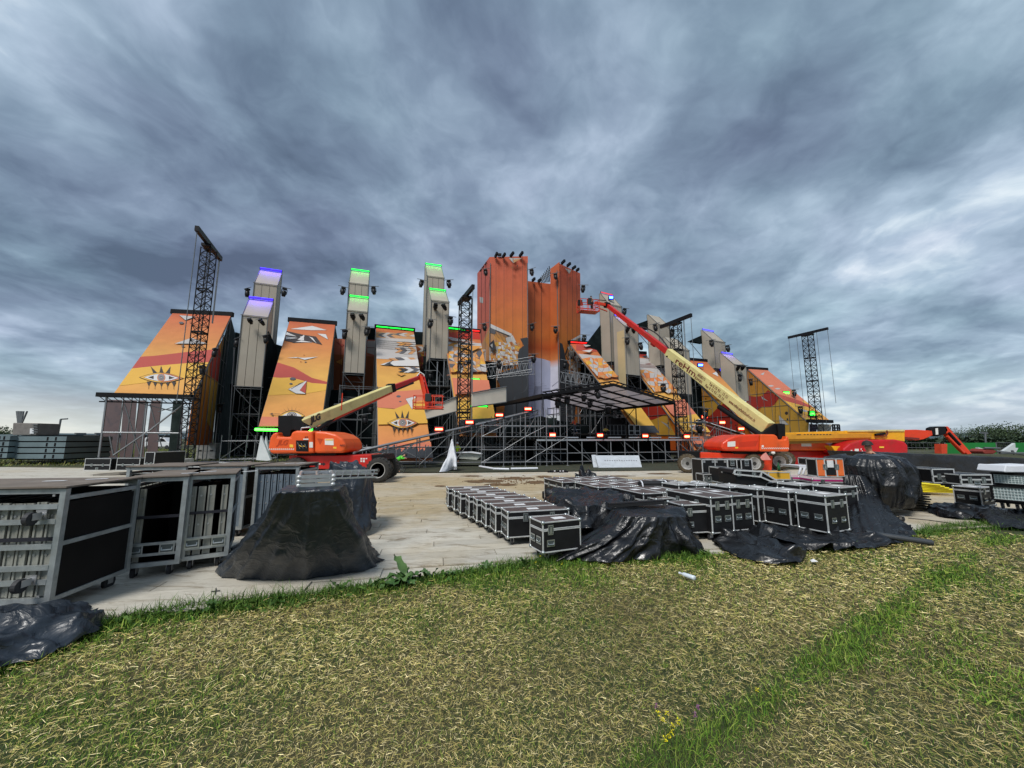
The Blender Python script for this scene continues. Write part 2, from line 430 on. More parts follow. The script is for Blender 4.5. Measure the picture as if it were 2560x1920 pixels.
# taller green tufts in the green patches
n = 60000; x, y = scatter(n, 1.2, 10.5, 1.2); keep = (y < np.interp(x, EX, EY)-.02) & (y > .9); x, y = x[keep], y[keep]
ga = green_amount(x, y); keep = rng.random(len(x)) < np.clip((ga-.60)*4.2, 0, 1); x, y = x[keep], y[keep]; n = len(x)
dist = np.sqrt(x*x+y*y)
blades('green_grass_patches', x, y, rng.uniform(.05, .13, n), rng.uniform(.003, .006, n)*np.clip(dist/3, .8, 2), rng.uniform(.6, 1.45, n), palette(n, GREEN), 'lush green grass patches among the dry cuttings')
# long fringe along the floor's edge
n = 26000; x = rng.uniform(-4.2, 17, n); off = np.abs(rng.normal(0, .16, n)); dens = np.clip(.45+.9*vnoise(x, x*0, 1.1, 2)-.25*(x > 3.2), 0, 1)
keep = (rng.random(n) < dens) & ~((x > 2.9) & (x < 7.2) & (off < .5)); x, off = x[keep], off[keep]; n = len(x)
y = np.interp(x, EX, EY)+.05-off
blades('edge_grass', x, y, rng.uniform(.05, .21, n)*(.35+1.0*vnoise(x, y, 2.1, 4)), rng.uniform(.003, .008, n), rng.uniform(.7, 1.52, n), palette(n, [(.05, .115, .02), (.035, .085, .015), (.08, .16, .03), (.11, .19, .045)]), 'long green grass fringe along the edge of the boarded floor')
# broader weed leaves in the fringe
n = 7000; x = rng.uniform(-3.9, 10, n); off = np.abs(rng.normal(.04, .14, n)); keep = rng.random(n) < np.clip(vnoise(x, x*0, 1.3, 8)*1.5-.2, 0, 1); x, off = x[keep], off[keep]
keep = ~((x > 2.9) & (x < 7.2)); x, off = x[keep], off[keep]; n = len(x); y = np.interp(x, EX, EY)+.03-off
blades('edge_weeds', x, y, rng.uniform(.04, .10, n), rng.uniform(.015, .035, n), rng.uniform(.2, 1.2, n), palette(n, [(.035, .09, .015), (.05, .12, .02), (.07, .14, .03)]), 'low leafy weeds tangled in the fringe beside the floor')
# far meadow left of the stage and at the fence
n = 30000; x = rng.uniform(-60, -17, n); y = rng.uniform(9, 60, n); keep = (np.abs(x)/y < 1.45) & (y > 9+(-x-17)*.2); x, y = x[keep], y[keep]; n = len(x)
keep = ~((x > -31) & (y < 24.5)); x, y = x[keep], y[keep]; n = len(x)
blades('meadow_grass', x, y, rng.uniform(.1, .3, n), rng.uniform(.02, .05, n), rng.uniform(.6, 1.4, n), palette(n, [(.10, .15, .035), (.14, .17, .05), (.19, .19, .07)]), 'rough meadow grass far off to the left of the stage')

# mud trodden onto the far trackway
rm = random.Random(4); b = MB(); m_mud = mat('mud', srgb(104, 80, 52), .95, var=.3, vs=4, bump=.6, bs=20)
for (u, v, w_, h_) in ((1215, 1203, 60, 5), (1290, 1196, 55, 4), (1340, 1206, 34, 5), (1255, 1211, 46, 4), (1360, 1192, 22, 4), (1100, 1215, 18, 2), (1180, 1190, 30, 2), (1530, 1190, 60, 2), (1650, 1184, 40, 2), (1700, 1207, 30, 2)):
    n_ = 22; b.poly([G(u+w_*math.cos(2*PI*i/n_)*(.55+.5*rm.random()), v+h_*math.sin(2*PI*i/n_)*(.55+.5*rm.random()), .008+.0004*(u % 7)) for i in range(n_)])
for _ in range(170):
    q = G(rm.gauss(1285, 55), rm.gauss(1203, 6), .01); r_ = rm.uniform(.015, .05); b._add([q+Vector((r_*math.cos(a), r_*math.sin(a)*.8, 0)) for a in (0, 1.3, 2.5, 3.8, 5.1)]+[q+Vector((0, 0, r_*.7))], [(0, 1, 5), (1, 2, 5), (2, 3, 5), (3, 4, 5), (4, 0, 5)])
tag(b.build('mud', m_mud), 'brown mud and clods trodden onto the trackway before the stage', 'mud', kind='stuff')
# ================================================================== STAGE
K = 1.0
def pm(name, rgb, k=.80, **kw): return mat('print_'+name, srgb(*rgb, k), .72, var=.05, vs=.6, **kw)
PR = dict(orange=pm('orange', (226, 132, 70)), amber=pm('amber', (226, 156, 72)), yellow=pm('yellow', (236, 182, 72)), red=pm('red', (190, 80, 66)),
          deepred=pm('deep_red', (196, 50, 30)), white=pm('white', (222, 218, 214)), light=pm('light', (196, 190, 186)), grey=pm('grey', (98, 96, 100)),
          dark=pm('dark', (62, 52, 48)), char=pm('charcoal', (52, 56, 62)), tan=pm('tan', (206, 150, 100)), brown=pm('brown', (170, 92, 46)),
          lav=pm('lavender', (188, 192, 216)), gold=pm('gold', (232, 176, 62)), sand=pm('sand', (233, 158, 84)), pink=pm('salmon', (222, 128, 96)), mauve=pm('mauve', (150, 122, 118)),
          ghost=pm('ghost', (150, 152, 172)), char2=pm('charcoal_soft', (70, 74, 80)))
PK = list(PR)
def gradient_mat(name, stops, z0, z1):
    m = bpy.data.materials.new(name); m.use_nodes = True; t = NT(m.node_tree); b = t.n['Principled BSDF']
    oc = t.new('ShaderNodeTexCoord').outputs['Object']; sep = t.new('ShaderNodeSeparateXYZ'); t.set(sep.inputs[0], oc)
    f = t.mrange(sep.outputs[2], z0, z1); f.node.interpolation_type = 'LINEAR'
    c = t.ramp(f, [(p, srgb(*c, .92 if 'tower' in name or 'centre' in name else .78)) for p, c in stops])
    k = t.vmath('SCALE', c); t.set(k.node.inputs['Scale'], t.mrange(t.noise(oc, .8, 6, .6), .3, .7, .93, 1.06))
    t.set(b.inputs['Base Color'], k); b.inputs['Roughness'].default_value = .68
    bn = t.new('ShaderNodeBump', Strength=.25, Distance=.05); t.set(bn.inputs['Height'], t.noise(oc, 1.3, 4, .5, .8)); t.set(b.inputs['Normal'], bn.outputs[0])
    return m
g_wing = gradient_mat('banner_wing', [(0, (232, 140, 88)), (.22, (235, 160, 80)), (.5, (236, 178, 84)), (.72, (220, 142, 74)), (1, (208, 106, 64))], .3, 12.7)
g_side = gradient_mat('banner_side', [(0, (214, 84, 20)), (.35, (230, 136, 26)), (.6, (226, 158, 44)), (1, (222, 132, 40))], 0, 12.7)
g_tower = gradient_mat('banner_tower', [(0, (196, 112, 52)), (.42, (216, 134, 46)), (.66, (208, 116, 46)), (.86, (202, 98, 54)), (1, (200, 90, 58))], 0, 21.7)
g_centre = gradient_mat('banner_centre', [(0, (216, 216, 232)), (.50, (216, 216, 232)), (.55, (206, 124, 66)), (.62, (180, 78, 20)), (.7, (200, 108, 42)), (1, (200, 98, 56))], 0, 19.8)
g_block_side = gradient_mat('banner_block_side', [(0, (200, 100, 60)), (.52, (222, 124, 50)), (.6, (214, 110, 80)), (1, (216, 104, 88))], 0, 21.7)
m_beige = mat('beige_canvas', srgb(172, 163, 148), .75, var=.07, vs=.5, bump=.3, bs=1.5)
m_beige2 = mat('warm_beige_canvas', srgb(196, 176, 134), .75, var=.07, vs=.5)
m_mesh = mat('black_scrim', (.010, .015, .016), .95, var=.4, vs=1.5, spec=.05)
m_mesh2 = mat('grey_green_scrim', (.035, .05, .047), .95, var=.35, vs=1.2, spec=.05)
m_black = mat('black_paint', (.008, .008, .009), .6, var=.2, spec=.2)
m_truss = mat('black_truss_steel', (.009, .009, .011), .55, var=.2, spec=.25)
m_galv = mat('galvanised_tube', (.33, .34, .35), .42, metal=.6, var=.25, vs=1.2)
m_galvd = mat('dull_galvanised_tube', (.15, .16, .165), .55, metal=.4, var=.3, vs=1.2)
m_conc = mat('concrete', (.38, .37, .34), .9, var=.22, vs=3, bump=.6, bs=12, dirt=((.2, .18, .14), .5))
m_deck = mat('stage_deck_ply', (.05, .045, .04), .7, var=.3)
m_alu = mat('aluminium', (.62, .63, .64), .32, metal=.85, var=.18, vs=4)
m_white = mat('sky_gap_white', (.72, .74, .78), .6, var=.05)

def artwork(part, pl, clipper, shapes, off=.014, step=.0025):
    """flat print: polygons given on the panel's own plane, cut to the panel"""
    b = MB(); used = []
    for i, (c, pts) in enumerate(shapes):
        q = clip(pts, clipper)
        if len(q) < 3: continue
        if c not in used: used.append(c)
        n = pl[1]*(off+step*i); b.poly([hit(u, v, pl)+n for u, v in q], used.index(c))
    if b.f: return b.build('printed_artwork', [PR[c] for c in used], part)

def lens(cx, cy, w, h, rot=0.0, n=9, top=1.0, bot=1.0, sk=0.0):
    r = []
    for i in range(n+1): t = i/n; r.append((-w/2+w*t, -h/2*top*math.sin(PI*t)))
    for i in range(1, n): t = i/n; r.append((w/2-w*t, h/2*bot*math.sin(PI*t)))
    c, s = math.cos(rot), math.sin(rot)
    return [(cx+x*c-y*s+sk*y, cy+x*s+y*c) for x, y in r]
def disc(cx, cy, rx, ry=None, n=18, rot=0.0):
    ry = rx if ry is None else ry; c, s = math.cos(rot), math.sin(rot)
    return [(cx+rx*math.cos(2*PI*i/n)*c-ry*math.sin(2*PI*i/n)*s, cy+rx*math.cos(2*PI*i/n)*s+ry*math.sin(2*PI*i/n)*c) for i in range(n)]
def eye(cx, cy, w, h, rot=0.0):
    """staring eye with lashes above and drips below"""
    o = []; c, s = math.cos(rot), math.sin(rot)
    T = lambda x, y: (cx+x*c-y*s, cy+x*s+y*c)
    for k, (x0, x1, hh) in enumerate([(-.13, -.30, .95), (0, -.04, 1.05), (.13, .20, 1.0)]):
        o.append(('dark', [T(w*(x0-.055), -h*.42), T(w*(x0+.055), -h*.42), T(w*x1*.9+(w*.02), -h*(.42+hh*.75))]))
    for k in range(5):
        x0 = -.28+.14*k; o.append(('dark', [T(w*(x0-.05), h*.36), T(w*(x0+.05), h*.36), T(w*x0, h*.85)]))
        o.append(('dark', [T(w*x0-h*.015, h*.7), T(w*x0+h*.015, h*.7), T(w*x0+h*.015, h*1.1), T(w*x0-h*.015, h*1.1)]))
    o += [('dark', lens(cx, cy, w, h, rot)), ('yellow', lens(cx, cy, w*.95, h*.92, rot))]
    o.append(('red', [T(0, -h*.44), T(w*.2, -h*.34), T(w*.46, 0), T(w*.2, h*.34), T(0, h*.44)]))
    o += [('dark', lens(cx, cy, w*.80, h*.74, rot)), ('white', lens(cx, cy, w*.77, h*.69, rot))]
    o += [('dark', [T(-w*.3, 0), T(-w*.17, -h*.17), T(-w*.17, h*.17)]), ('dark', [T(w*.3, 0), T(w*.17, -h*.17), T(w*.17, h*.17)])]
    k = min(h*.40, w*.2)
    for cc, r in [('gold', 1), ('red', .92), ('light', .78), ('dark', .70), ('light', .58), ('dark', .50), ('light', .38), ('char', .30), ('white', .12)]:
        o.append((cc, disc(cx, cy, k*r, k*r, 16, rot)))
    return o
def shard(pts, fill='white', line='dark', g=1.2):
    cx = sum(p[0] for p in pts)/len(pts); cy = sum(p[1] for p in pts)/len(pts)
    def sc(k): return [(cx+(x-cx)*k, cy+(y-cy)*k) for x, y in pts]
    rad = max(math.hypot(x-cx, y-cy) for x, y in pts); k = max(.55, 1-g/rad)
    return [(line, pts), (fill, sc(k))]
def chevrons(x, y, L, h, n, cols, slope=0.0, rev=1):
    o = []; st = L/n
    for i in range(n):
        x0 = x+i*st*rev; a = st*rev*.92; k = h*(.55+.45*math.sin(PI*(i+.6)/n)); yy = y+slope*i*st*rev
        o.append((cols[i % len(cols)], [(x0, yy), (x0+a, yy-k/2), (x0+a*2, yy-k/2), (x0+a, yy), (x0+a*2, yy+k/2), (x0+a, yy+k/2)]))
    return o
def facets(poly, nx, ny, seed, pal, line='brown', lw=.06):
    """faceted patchwork filling a polygon"""
    nx, ny = int(nx*1.5), int(ny*1.5); rr = random.Random(seed); xs = [p[0] for p in poly]; ys = [p[1] for p in poly]; x0, x1, y0, y1 = min(xs), max(xs), min(ys), max(ys)
    gx = [[(x0+(x1-x0)*(i/nx)+rr.uniform(-.36, .36)*(x1-x0)/nx, y0+(y1-y0)*(j/ny)+rr.uniform(-.36, .36)*(y1-y0)/ny) for i in range(nx+1)] for j in range(ny+1)]
    o = [(line, poly)]
    for j in range(ny):
        for i in range(nx):
            q = [gx[j][i], gx[j][i+1], gx[j+1][i+1], gx[j+1][i]]
            for tri in (([q[0], q[1], q[2]], [q[0], q[2], q[3]]) if rr.random() < .6 else (q,)):
                cx = sum(p[0] for p in tri)/len(tri); cy = sum(p[1] for p in tri)/len(tri)
                o.append((rr.choice(pal), [(cx+(x-cx)*(1-lw), cy+(y-cy)*(1-lw)) for x, y in tri]))
    return o
def clip_shapes(shapes, poly): return [(c, clip(p, poly)) for c, p in shapes if len(clip(p, poly)) >= 3]

def slab(name, m, parent, pl, px, th=.06, smooth=False):
    pts = [hit(u, v, pl) for u, v in px]; b = MB(); b.prism(pts, -pl[1]*th); return b.build(name, m, parent)

WING = {}
def wing(key, label, TL, TR, BL, BR, front, side, sidepolys, seam_n=0, ground_z=0.0, beam=True, group='sloping banner wings of the stage'):
    """TL, TR, BL = (u, v, Y); BR = (u, v). side = 'L' or 'R': which flank the camera sees"""
    tl, tr, bl = P(*TL), P(*TR), P(*BL); pl = plane3(tl, tr, bl); br = hit(*BR, pl)
    base = (tl+tr)/2; base.z = 0
    w = thing('stage_wing', label, 'stage wing', base, 0, group)
    cp = [(TL[0], TL[1]), (TR[0], TR[1]), BR, (BL[0], BL[1])]
    f = slab('front_banner', g_wing, w, pl, cp); artwork(f, pl, cp, front)
    if beam:
        b = MB(); d = (tr-tl).normalized()*.15; up = Vector((0, 0, .22)); bk = -pl[1]*.12
        b.beam(tl-d+up+bk, tr+d+up+bk, .35, .42); b.build('top_beam', m_black, w)
        n = 10
        for i in range(n+1): member('batten', tl+(tr-tl)*i/n+pl[1]*.02, tl+(tr-tl)*i/n+Vector((0, 0, .2)), .025, m_black, w)
    # slanting edge tubes and scaffold posts under the slope
    for a, c in ((tl, bl), (tr, br)):
        member('edge_tube', a-pl[1]*.12, c-pl[1]*.12, .05, m_galvd, w)
        for k in range(1, 7):
            q = a+(c-a)*k/7-pl[1]*.16
            if q.z > .5: member('post', (q.x, q.y, ground_z), q, .03, m_galvd, w)
    back = Vector((-.38, .92, 0)).normalized()
    for a in (tl, tr):
        member('post', (a.x, a.y, 0), a-pl[1]*.1, .04, m_galvd, w)
    for z in (2.1, 4.2, 6.3, 8.4, 10.5):
        for a, c in ((tl, bl), (tr, br)):
            t = (a.z-z)/(a.z-c.z)
            if 0 < t < 1.0:
                q = a+(c-a)*t-pl[1]*.2; member('ledger', (a.x, a.y, z), q, .026, m_galvd, w)
        member('ledger', (tl.x, tl.y, z), (tr.x, tr.y, z), .026, m_galvd, w)
    if side:
        a, c = (tr, br) if side == 'R' else (tl, bl)
        sp = plane3(a, c, Vector((a.x, a.y, 0)))
        for (m, nm, px, arts) in sidepolys:
            s_ = slab(nm, m, w, (sp[0]-sp[1]*.10 if nm != 'side_banner' else sp[0], sp[1]), px, .03)
            if arts: artwork(s_, sp, px, arts)
    WING[key] = (w, pl, tl, tr, bl, br); return w

# ---- outermost left wing (A)
A_art = [('red', [(240, 899), (385, 890), (470, 880), (600, 868), (600, 903), (470, 908), (400, 914), (310, 924), (240, 930)]),
         ('yellow', [(300, 925), (400, 914), (470, 908), (600, 903), (600, 925), (470, 945), (270, 968)])]
A_art += eye(404, 946, 112, 26, .02)
A_art += shard([(448, 790), (490, 794), (464, 803)], 'light')+shard([(436, 862), (480, 847), (520, 862)], 'light')
A_art += [('grey', disc(454, 809.5, 6, 2.6)), ('brown', disc(477, 808, 3, 1.2)), ('grey', disc(458, 868, 4.5, 1.8)), ('brown', disc(473, 868, 2.4, 1.2))]
wing('A', 'outermost left sloping wing with an eye on its yellow lower half and a raised front', (432, 782, 34.2), (577, 789, 34.9), (284, 984, 23.5), (482, 989), A_art, 'R',
     [(g_side, 'side_banner', [(560, 842), (545, 960), (531, 1113), (468, 1113), (483, 989)], [('deepred', [(525, 905), (548, 870), (560, 915), (552, 960), (535, 950), (524, 940)]), ('gold', [(524, 940), (545, 955), (548, 990), (535, 1090), (515, 1050)])]),
      (m_mesh2, 'scrim', [(577, 791), (600, 880), (590, 1010), (583, 1140), (531, 1150), (533, 1113), (546, 960), (561, 842)], None)])
# raised front of A: black beam, back strips
def portal():
    w, pl, tl, tr, bl, br = WING['A']
    b = MB(); l0, r0 = bl+(bl-br).normalized()*.7, br+(br-bl).normalized()*.1
    b.beam(l0+Vector((0, -.1, -.1)), r0+Vector((0, -.1, -.1)), .4, .26)
    b.build('black_front_beam', m_black, w)
    dn = Vector((0, 0, -1))
    for q in (l0+dn*.25, l0+dn*.62): pass
    member('truss_chord', l0+dn*.5, r0+dn*.5, .04, m_truss, w)
    n = 14
    for i in range(n):
        p = l0+(r0-l0)*i/n; q = l0+(r0-l0)*(i+1)/n
        member('brace', p+dn*.22, q+dn*.5, .02, m_truss, w)
    # grey-mauve back strips hanging behind the opening
    bp = (P(300, 1000, 30.5), Vector((.35, -.94, 0)).normalized())
    ms = [mat('mauve_strip', srgb(112, 96, 96), .8, var=.1, vs=.8, dirt=(srgb(70, 76, 84), .6))]
    strips = [((268, 999), (305, 1000), (294, 1146), (249, 1144)), ((309, 1000), (342, 1001), (331, 1146), (298, 1146)), ((346, 1001), (366, 1001), (359, 1146), (335, 1146)), ((378, 1001), (402, 1001), (393, 1146), (366, 1146)), ((433, 1001), (458, 1001), (450, 1146), (419, 1146))]
    for i, q in enumerate(strips):
        s_ = slab('back_strip', ms[0] if i < 4 else m_mesh2, w, bp, q, .04)
    # tube skeleton of the opening
    fp = (bl.copy(), Vector((.2, -1, 0)).normalized()); H = lambda u, v: hit(u, v, fp)
    for a, c, r in [((268, 984), (247, 1144), .055), ((368, 1004), (352, 1145), .05), ((258, 1081), (451, 1083), .05), ((372, 1078), (460, 1009), .05), ((284, 1138), (368, 1080), .05),
                    ((457, 1001), (450, 1140), .045), ((392, 1105), (430, 1076), .03), ((274, 1090), (284, 1140), .04), ((311, 1010), (350, 1135), .03), ((375, 1010), (405, 1120), .03), ((330, 1003), (440, 1030), .03), ((395, 1030), (440, 1015), .025)]:
        member('tube', H(*a), H(*c), r, m_galvd if r < .05 else m_galv, w)
portal()

# ---- second wing (B)
B_art = [('red', [(640, 905), (696, 907), (735, 919), (780, 945), (822, 956), (822, 961), (780, 958), (737, 955), (700, 946), (640, 945)]),
         ('yellow', [(640, 940), (700, 945), (728, 944), (780, 958), (822, 961), (822, 975), (760, 985), (640, 990)]),
         ('pink', [(600, 1040), (760, 1046), (900, 1050), (900, 1080), (600, 1080)])]
B_art += shard([(724, 823), (781, 815), (818, 826), (780, 826)], 'white')+shard([(792, 834), (815, 836), (821, 850)], 'white')
B_art += [('dark', [(716, 828), (760, 838), (790, 842), (806, 863), (780, 856), (735, 858), (712, 852)])]
for q in [[(717, 831), (742, 842), (714, 838)], [(714, 842), (745, 846), (715, 849)], [(744, 850), (760, 838), (760, 852)], [(772, 842), (782, 846), (792, 860)], [(738, 856), (753, 852), (782, 857)], [(750, 843), (762, 840), (757, 848)]]: B_art.append(('white', q))
B_art += shard([(716, 896), (740, 894), (762, 901), (796, 893), (760, 896)], 'white', g=.6)
B_art += [('brown', disc(752, 905.5, 1.6, 1)), ('grey', disc(764, 906.5, 2.6, 1.2)), ('brown', disc(760, 889, 1.5, .8)), ('grey', disc(732, 948.5, 7.5, 3.4)), ('grey', disc(727.5, 961, 4, 1.8))]
B_art += shard([(720, 975), (767, 953), (764, 987), (740, 986)], 'white')+shard([(749, 978), (767, 955), (764, 986)], 'red')
for i in range(4): B_art.append(('dark', [(728+i*6, 974-i*4), (750+i*3, 962-i*1.5), (750+i*3, 962.8-i*1.5), (728+i*6, 975-i*4)]))
B_art += [('dark', [(712+math.cos(t)*12*(-1), 1038), (730+math.cos(t)*44, 1040-math.sin(t)*30), (732+math.cos(t)*44, 1041-math.sin(t)*30)]) for t in []]
for k in range(9):
    t = PI*(k+1)/10; c_, s_ = math.cos(t), math.sin(t); B_art.append(('dark', [(730+c_*20-s_*.6, 1041-s_*9), (730+c_*20+s_*.6, 1041-s_*9), (730+c_*40, 1041-s_*24)]))
B_art += [('dark', lens(730, 1043, 66, 28)), ('yellow', lens(730, 1043, 62, 24)), ('white', lens(730, 1043, 50, 19))]+[(c, disc(730, 1042, r, r*.8)) for c, r in (('dark', 12), ('light', 10), ('dark', 8), ('light', 6), ('dark', 4))]
B_art += [('dark', [(674, 1039), (682, 1036), (682, 1042)]), ('dark', [(680, 1038.4), (700, 1038.4), (700, 1039.6), (680, 1039.6)])]
wing('B', 'second sloping wing from the left, its lower end behind the left boom lift', (724, 802, 36.4), (838, 811, 37.6), (647, 1066, 24), (802, 1066), B_art, 'R',
     [(m_mesh, 'scrim', [(838, 812), (846, 860), (836, 1150), (806, 1150), (802, 1068)], None)])
# ---- third wing (C)
C_art = [('light', [(900, 838), (1060, 846), (1060, 925), (1010, 900), (900, 895)]), ('tan', [(900, 828), (1060, 836), (1060, 850), (900, 842)])]
for (x, y, L, h, n, cols, sl, rev) in [(944, 838, 34, 13, 3, ['grey', 'light', 'grey'], .06, 1), (984, 836, 52, 9, 4, ['grey', 'light', 'tan', 'light'], .1, 1),
                                      (1062, 878, 66, 18, 6, ['grey', 'light', 'tan', 'light', 'grey', 'tan'], .02, -1), (1062, 862, 60, 12, 4, ['amber', 'light', 'tan', 'amber'], .02, -1),
                                      (1064, 905, 80, 20, 5, ['light', 'tan', 'white', 'grey', 'tan'], .02, -1), (1064, 926, 58, 14, 4, ['white', 'grey', 'white', 'char'], -.02, -1)]:
    C_art += chevrons(x, y, L, h, n, cols, sl, rev)
C_art += [('dark', [(943, 852+i*4.6), (1040, 858+i*5.2), (1040, 858.8+i*5.2), (943, 852.8+i*4.6)]) for i in range(5)]
C_art += shard([(949, 914), (978, 905), (1046, 900), (1050, 918), (990, 917)], 'white')+[('char', [(960, 914), (985, 902), (975, 910), (985, 917)])]
C_art += shard([(990, 936), (1015, 938), (1003, 943)], 'amber')
C_art += [('red', []) and ('red', [])] if False else []
C_art += [('pink', [(900, 984), (1010, 980), (1070, 975), (1070, 1012), (1000, 1026), (900, 1018)]), ('yellow', [(900, 1018), (985, 1026), (1030, 1008), (1100, 998), (1100, 1060), (900, 1066)])]
C_art += [('grey', disc(996, 994, 5.5, 2.8)), ('grey', disc(1000.5, 1007, 3.2, 1.6))]
C_art += shard([(1013, 1000), (1040, 993), (1030, 1028)], 'white')+shard([(1030, 1003), (1042, 995), (1031, 1026)], 'tan')
C_art += eye(1006, 1062, 78, 27)
C_art += [('pink', [(900, 1120), (1090, 1110), (1090, 1145), (900, 1145)])]
C_art += [('char', [(900, 1160)]+[(940+i*7+(0 if i % 2 else 4), 1131-(0 if i % 2 else 10)*(1 if i < 20 else .6)+5*math.sin(i*.9)) for i in range(22)]+[(1100, 1160)])]
wing('C', 'third sloping wing from the left, eye low down, grey spikes at its foot', (940, 819, 38.5), (1034, 828, 39.9), (946, 1151, 24), (1082, 1151), C_art, 'R', [])
# ---- fourth wing (D), behind the inner left truss tower
D_art = [('deepred', [(1090, 820), (1205, 826), (1215, 850), (1090, 842)]), ('light', [(1090, 852), (1230, 860), (1225, 876), (1090, 868)])]
D_art += chevrons(1100, 862, 70, 14, 4, ['white', 'amber', 'light', 'tan'], .1)+facets([(1122, 868), (1216, 872), (1224, 935), (1122, 935)], 6, 5, 4, ['light', 'amber', 'tan', 'sand', 'grey', 'gold'])
D_art += shard([(1110, 846), (1190, 862), (1130, 858)], 'light', g=.5)+shard([(1140, 868), (1205, 872), (1180, 884)], 'amber', g=.5)
D_art += [('pink', [(1100, 950), (1225, 958), (1225, 990), (1100, 995)]), ('yellow', [(1100, 1008), (1240, 1008), (1240, 1052), (1100, 1060)]), ('char', [(1100, 1060), (1250, 1052), (1250, 1095), (1100, 1095)])]
wing('D', 'fourth sloping wing, red topped, behind the inner left truss tower', (1108, 822, 39.3), (1198, 831, 40.7), (1150, 1090, 27), (1243, 1090), D_art, None, [])
# ---- right-hand wings
D2 = [('red', [(1440, 858), (1490, 860), (1500, 880), (1440, 876)]), ('light', [(1440, 884), (1520, 892), (1540, 905), (1440, 900)])]
D2 += facets([(1440, 896), (1530, 900), (1552, 950), (1440, 945)], 7, 4, 9, ['light', 'amber', 'tan', 'orange', 'sand', 'gold', 'light'])+shard([(1455, 866), (1478, 868), (1462, 872)], 'light', g=.5)+shard([(1452, 882), (1480, 878), (1472, 886)], 'white', g=.5)
D2 += [('yellow', [(1540, 1010), (1650, 1010), (1660, 1075), (1560, 1075)]), ('char', [(1560, 1070), (1660, 1070), (1660, 1095), (1560, 1095)])]
wing('D2', 'sloping wing just right of the central tower, yellow foot seen under the canopy', (1425, 858, 44.8), (1481, 861, 46.8), (1600, 1088, 33), (1645, 1088), D2, 'L', [], group='sloping banner wings of the stage')
C2 = [('light', [(1560, 893), (1640, 898), (1700, 950), (1600, 930)]), ('deepred', [(1550, 884), (1616, 886), (1616, 892), (1550, 890)])]
C2 += chevrons(1604, 892, 36, 9, 3, ['char', 'white', 'char'], .1)+chevrons(1600, 906, 60, 6, 5, ['light', 'mauve', 'light', 'white', 'mauve'], .35)
C2 += [('mauve', [(1600, 911+i*3), (1660, 915+i*3), (1664, 916.4+i*3), (1600, 912.4+i*3)]) for i in range(3)]
C2 += facets([(1600, 925), (1665, 938), (1700, 985), (1640, 980)], 6, 4, 21, ['light', 'amber', 'tan', 'sand', 'orange', 'light'])
C2 += shard([(1648, 975), (1668, 974), (1662, 982)], 'amber')+[('pink', [(1640, 1010), (1740, 1000), (1770, 1040), (1700, 1060)]), ('yellow', [(1640, 1055), (1760, 1036), (1800, 1085), (1680, 1085)])]
C2 += eye(1738, 1076, 52, 22, .28)+[('pink', [(1700, 1100), (1800, 1095), (1810, 1115), (1710, 1118)]), ('char', [(1725, 1122), (1735, 1115), (1745, 1120), (1755, 1114), (1765, 1120), (1776, 1114), (1788, 1120), (1800, 1114), (1812, 1130), (1725, 1130)])]
wing('C2', 'sloping wing behind the inner right truss tower with an eye near its foot', (1560, 882, 49.2), (1614, 885, 51.4), (1737, 1125, 35), (1806, 1127), C2, 'L',
     [(g_side, 'side_banner', [(1622, 975), (1680, 1045), (1736, 1126), (1600, 1126), (1600, 975)], [('deepred', [(1600, 1015), (1650, 1016), (1668, 1035), (1650, 1045), (1625, 1050), (1600, 1048)]), ('gold', [(1600, 1052), (1632, 1050), (1665, 1036), (1690, 1090), (1620, 1090)])]+shard([(1651, 1052), (1668, 1060), (1681, 1078)], 'light')+[('dark', disc(1676, 1048, 2.2, 2.4)), ('dark', disc(1671, 1058, 1.8, 2))])])
B2 = [('orange', []) if False else ('red', [(1760, 950), (1860, 1000), (1890, 1030), (1780, 975)])]+shard([(1780, 934), (1792, 928), (1796, 942)], 'white', g=.7)+shard([(1800, 930), (1822, 936), (1808, 941)], 'light', g=.6)
wing('B2', 'sloping wing right of centre, mostly behind the big lettered boom, blue spots at its top', (1720, 900, 52), (1766, 904, 53.6), (1886, 1086, 38.5), (1938, 1088), B2, 'L',
     [(g_side, 'side_banner', [(1752, 936), (1826, 1019), (1886, 1087), (1884, 1128), (1766, 1128), (1756, 1010)],
       [('gold', [(1752, 1000), (1790, 1000), (1820, 1012), (1790, 1024), (1775, 1042), (1752, 1036)]), ('deepred', [(1754, 1036), (1775, 1040), (1790, 1024), (1812, 1006), (1822, 1014), (1850, 1040), (1846, 1060), (1830, 1100), (1760, 1100)]), ('dark', disc(1828, 1056.5, 3.6, 4)), ('dark', disc(1840, 1063, 1.8, 2)), ('dark', disc(1760, 964, 2, 2)), ('dark', disc(1765, 997, 1.6, 1.6))]+shard([(1754, 990), (1762, 974), (1776, 991)], 'amber'))])
A2 = [('pink', [(1866, 920), (1925, 920), (2010, 1000), (1980, 1020), (1910, 975)]), ('red', [(1900, 962), (1945, 985), (2000, 1002), (2030, 1016), (2020, 1020), (1960, 1004), (1910, 980)]), ('yellow', [(1935, 990), (1965, 1003), (2020, 1018), (2060, 1040), (2040, 1046), (1970, 1022)])]
A2 += shard([(1900, 936), (1912, 930), (1908, 938)], 'light', g=.4)+[('light', lens(1927, 965, 16, 4)), ('light', lens(1944, 972, 16, 4)), ('light', lens(2010, 1027, 26, 5, .2))]
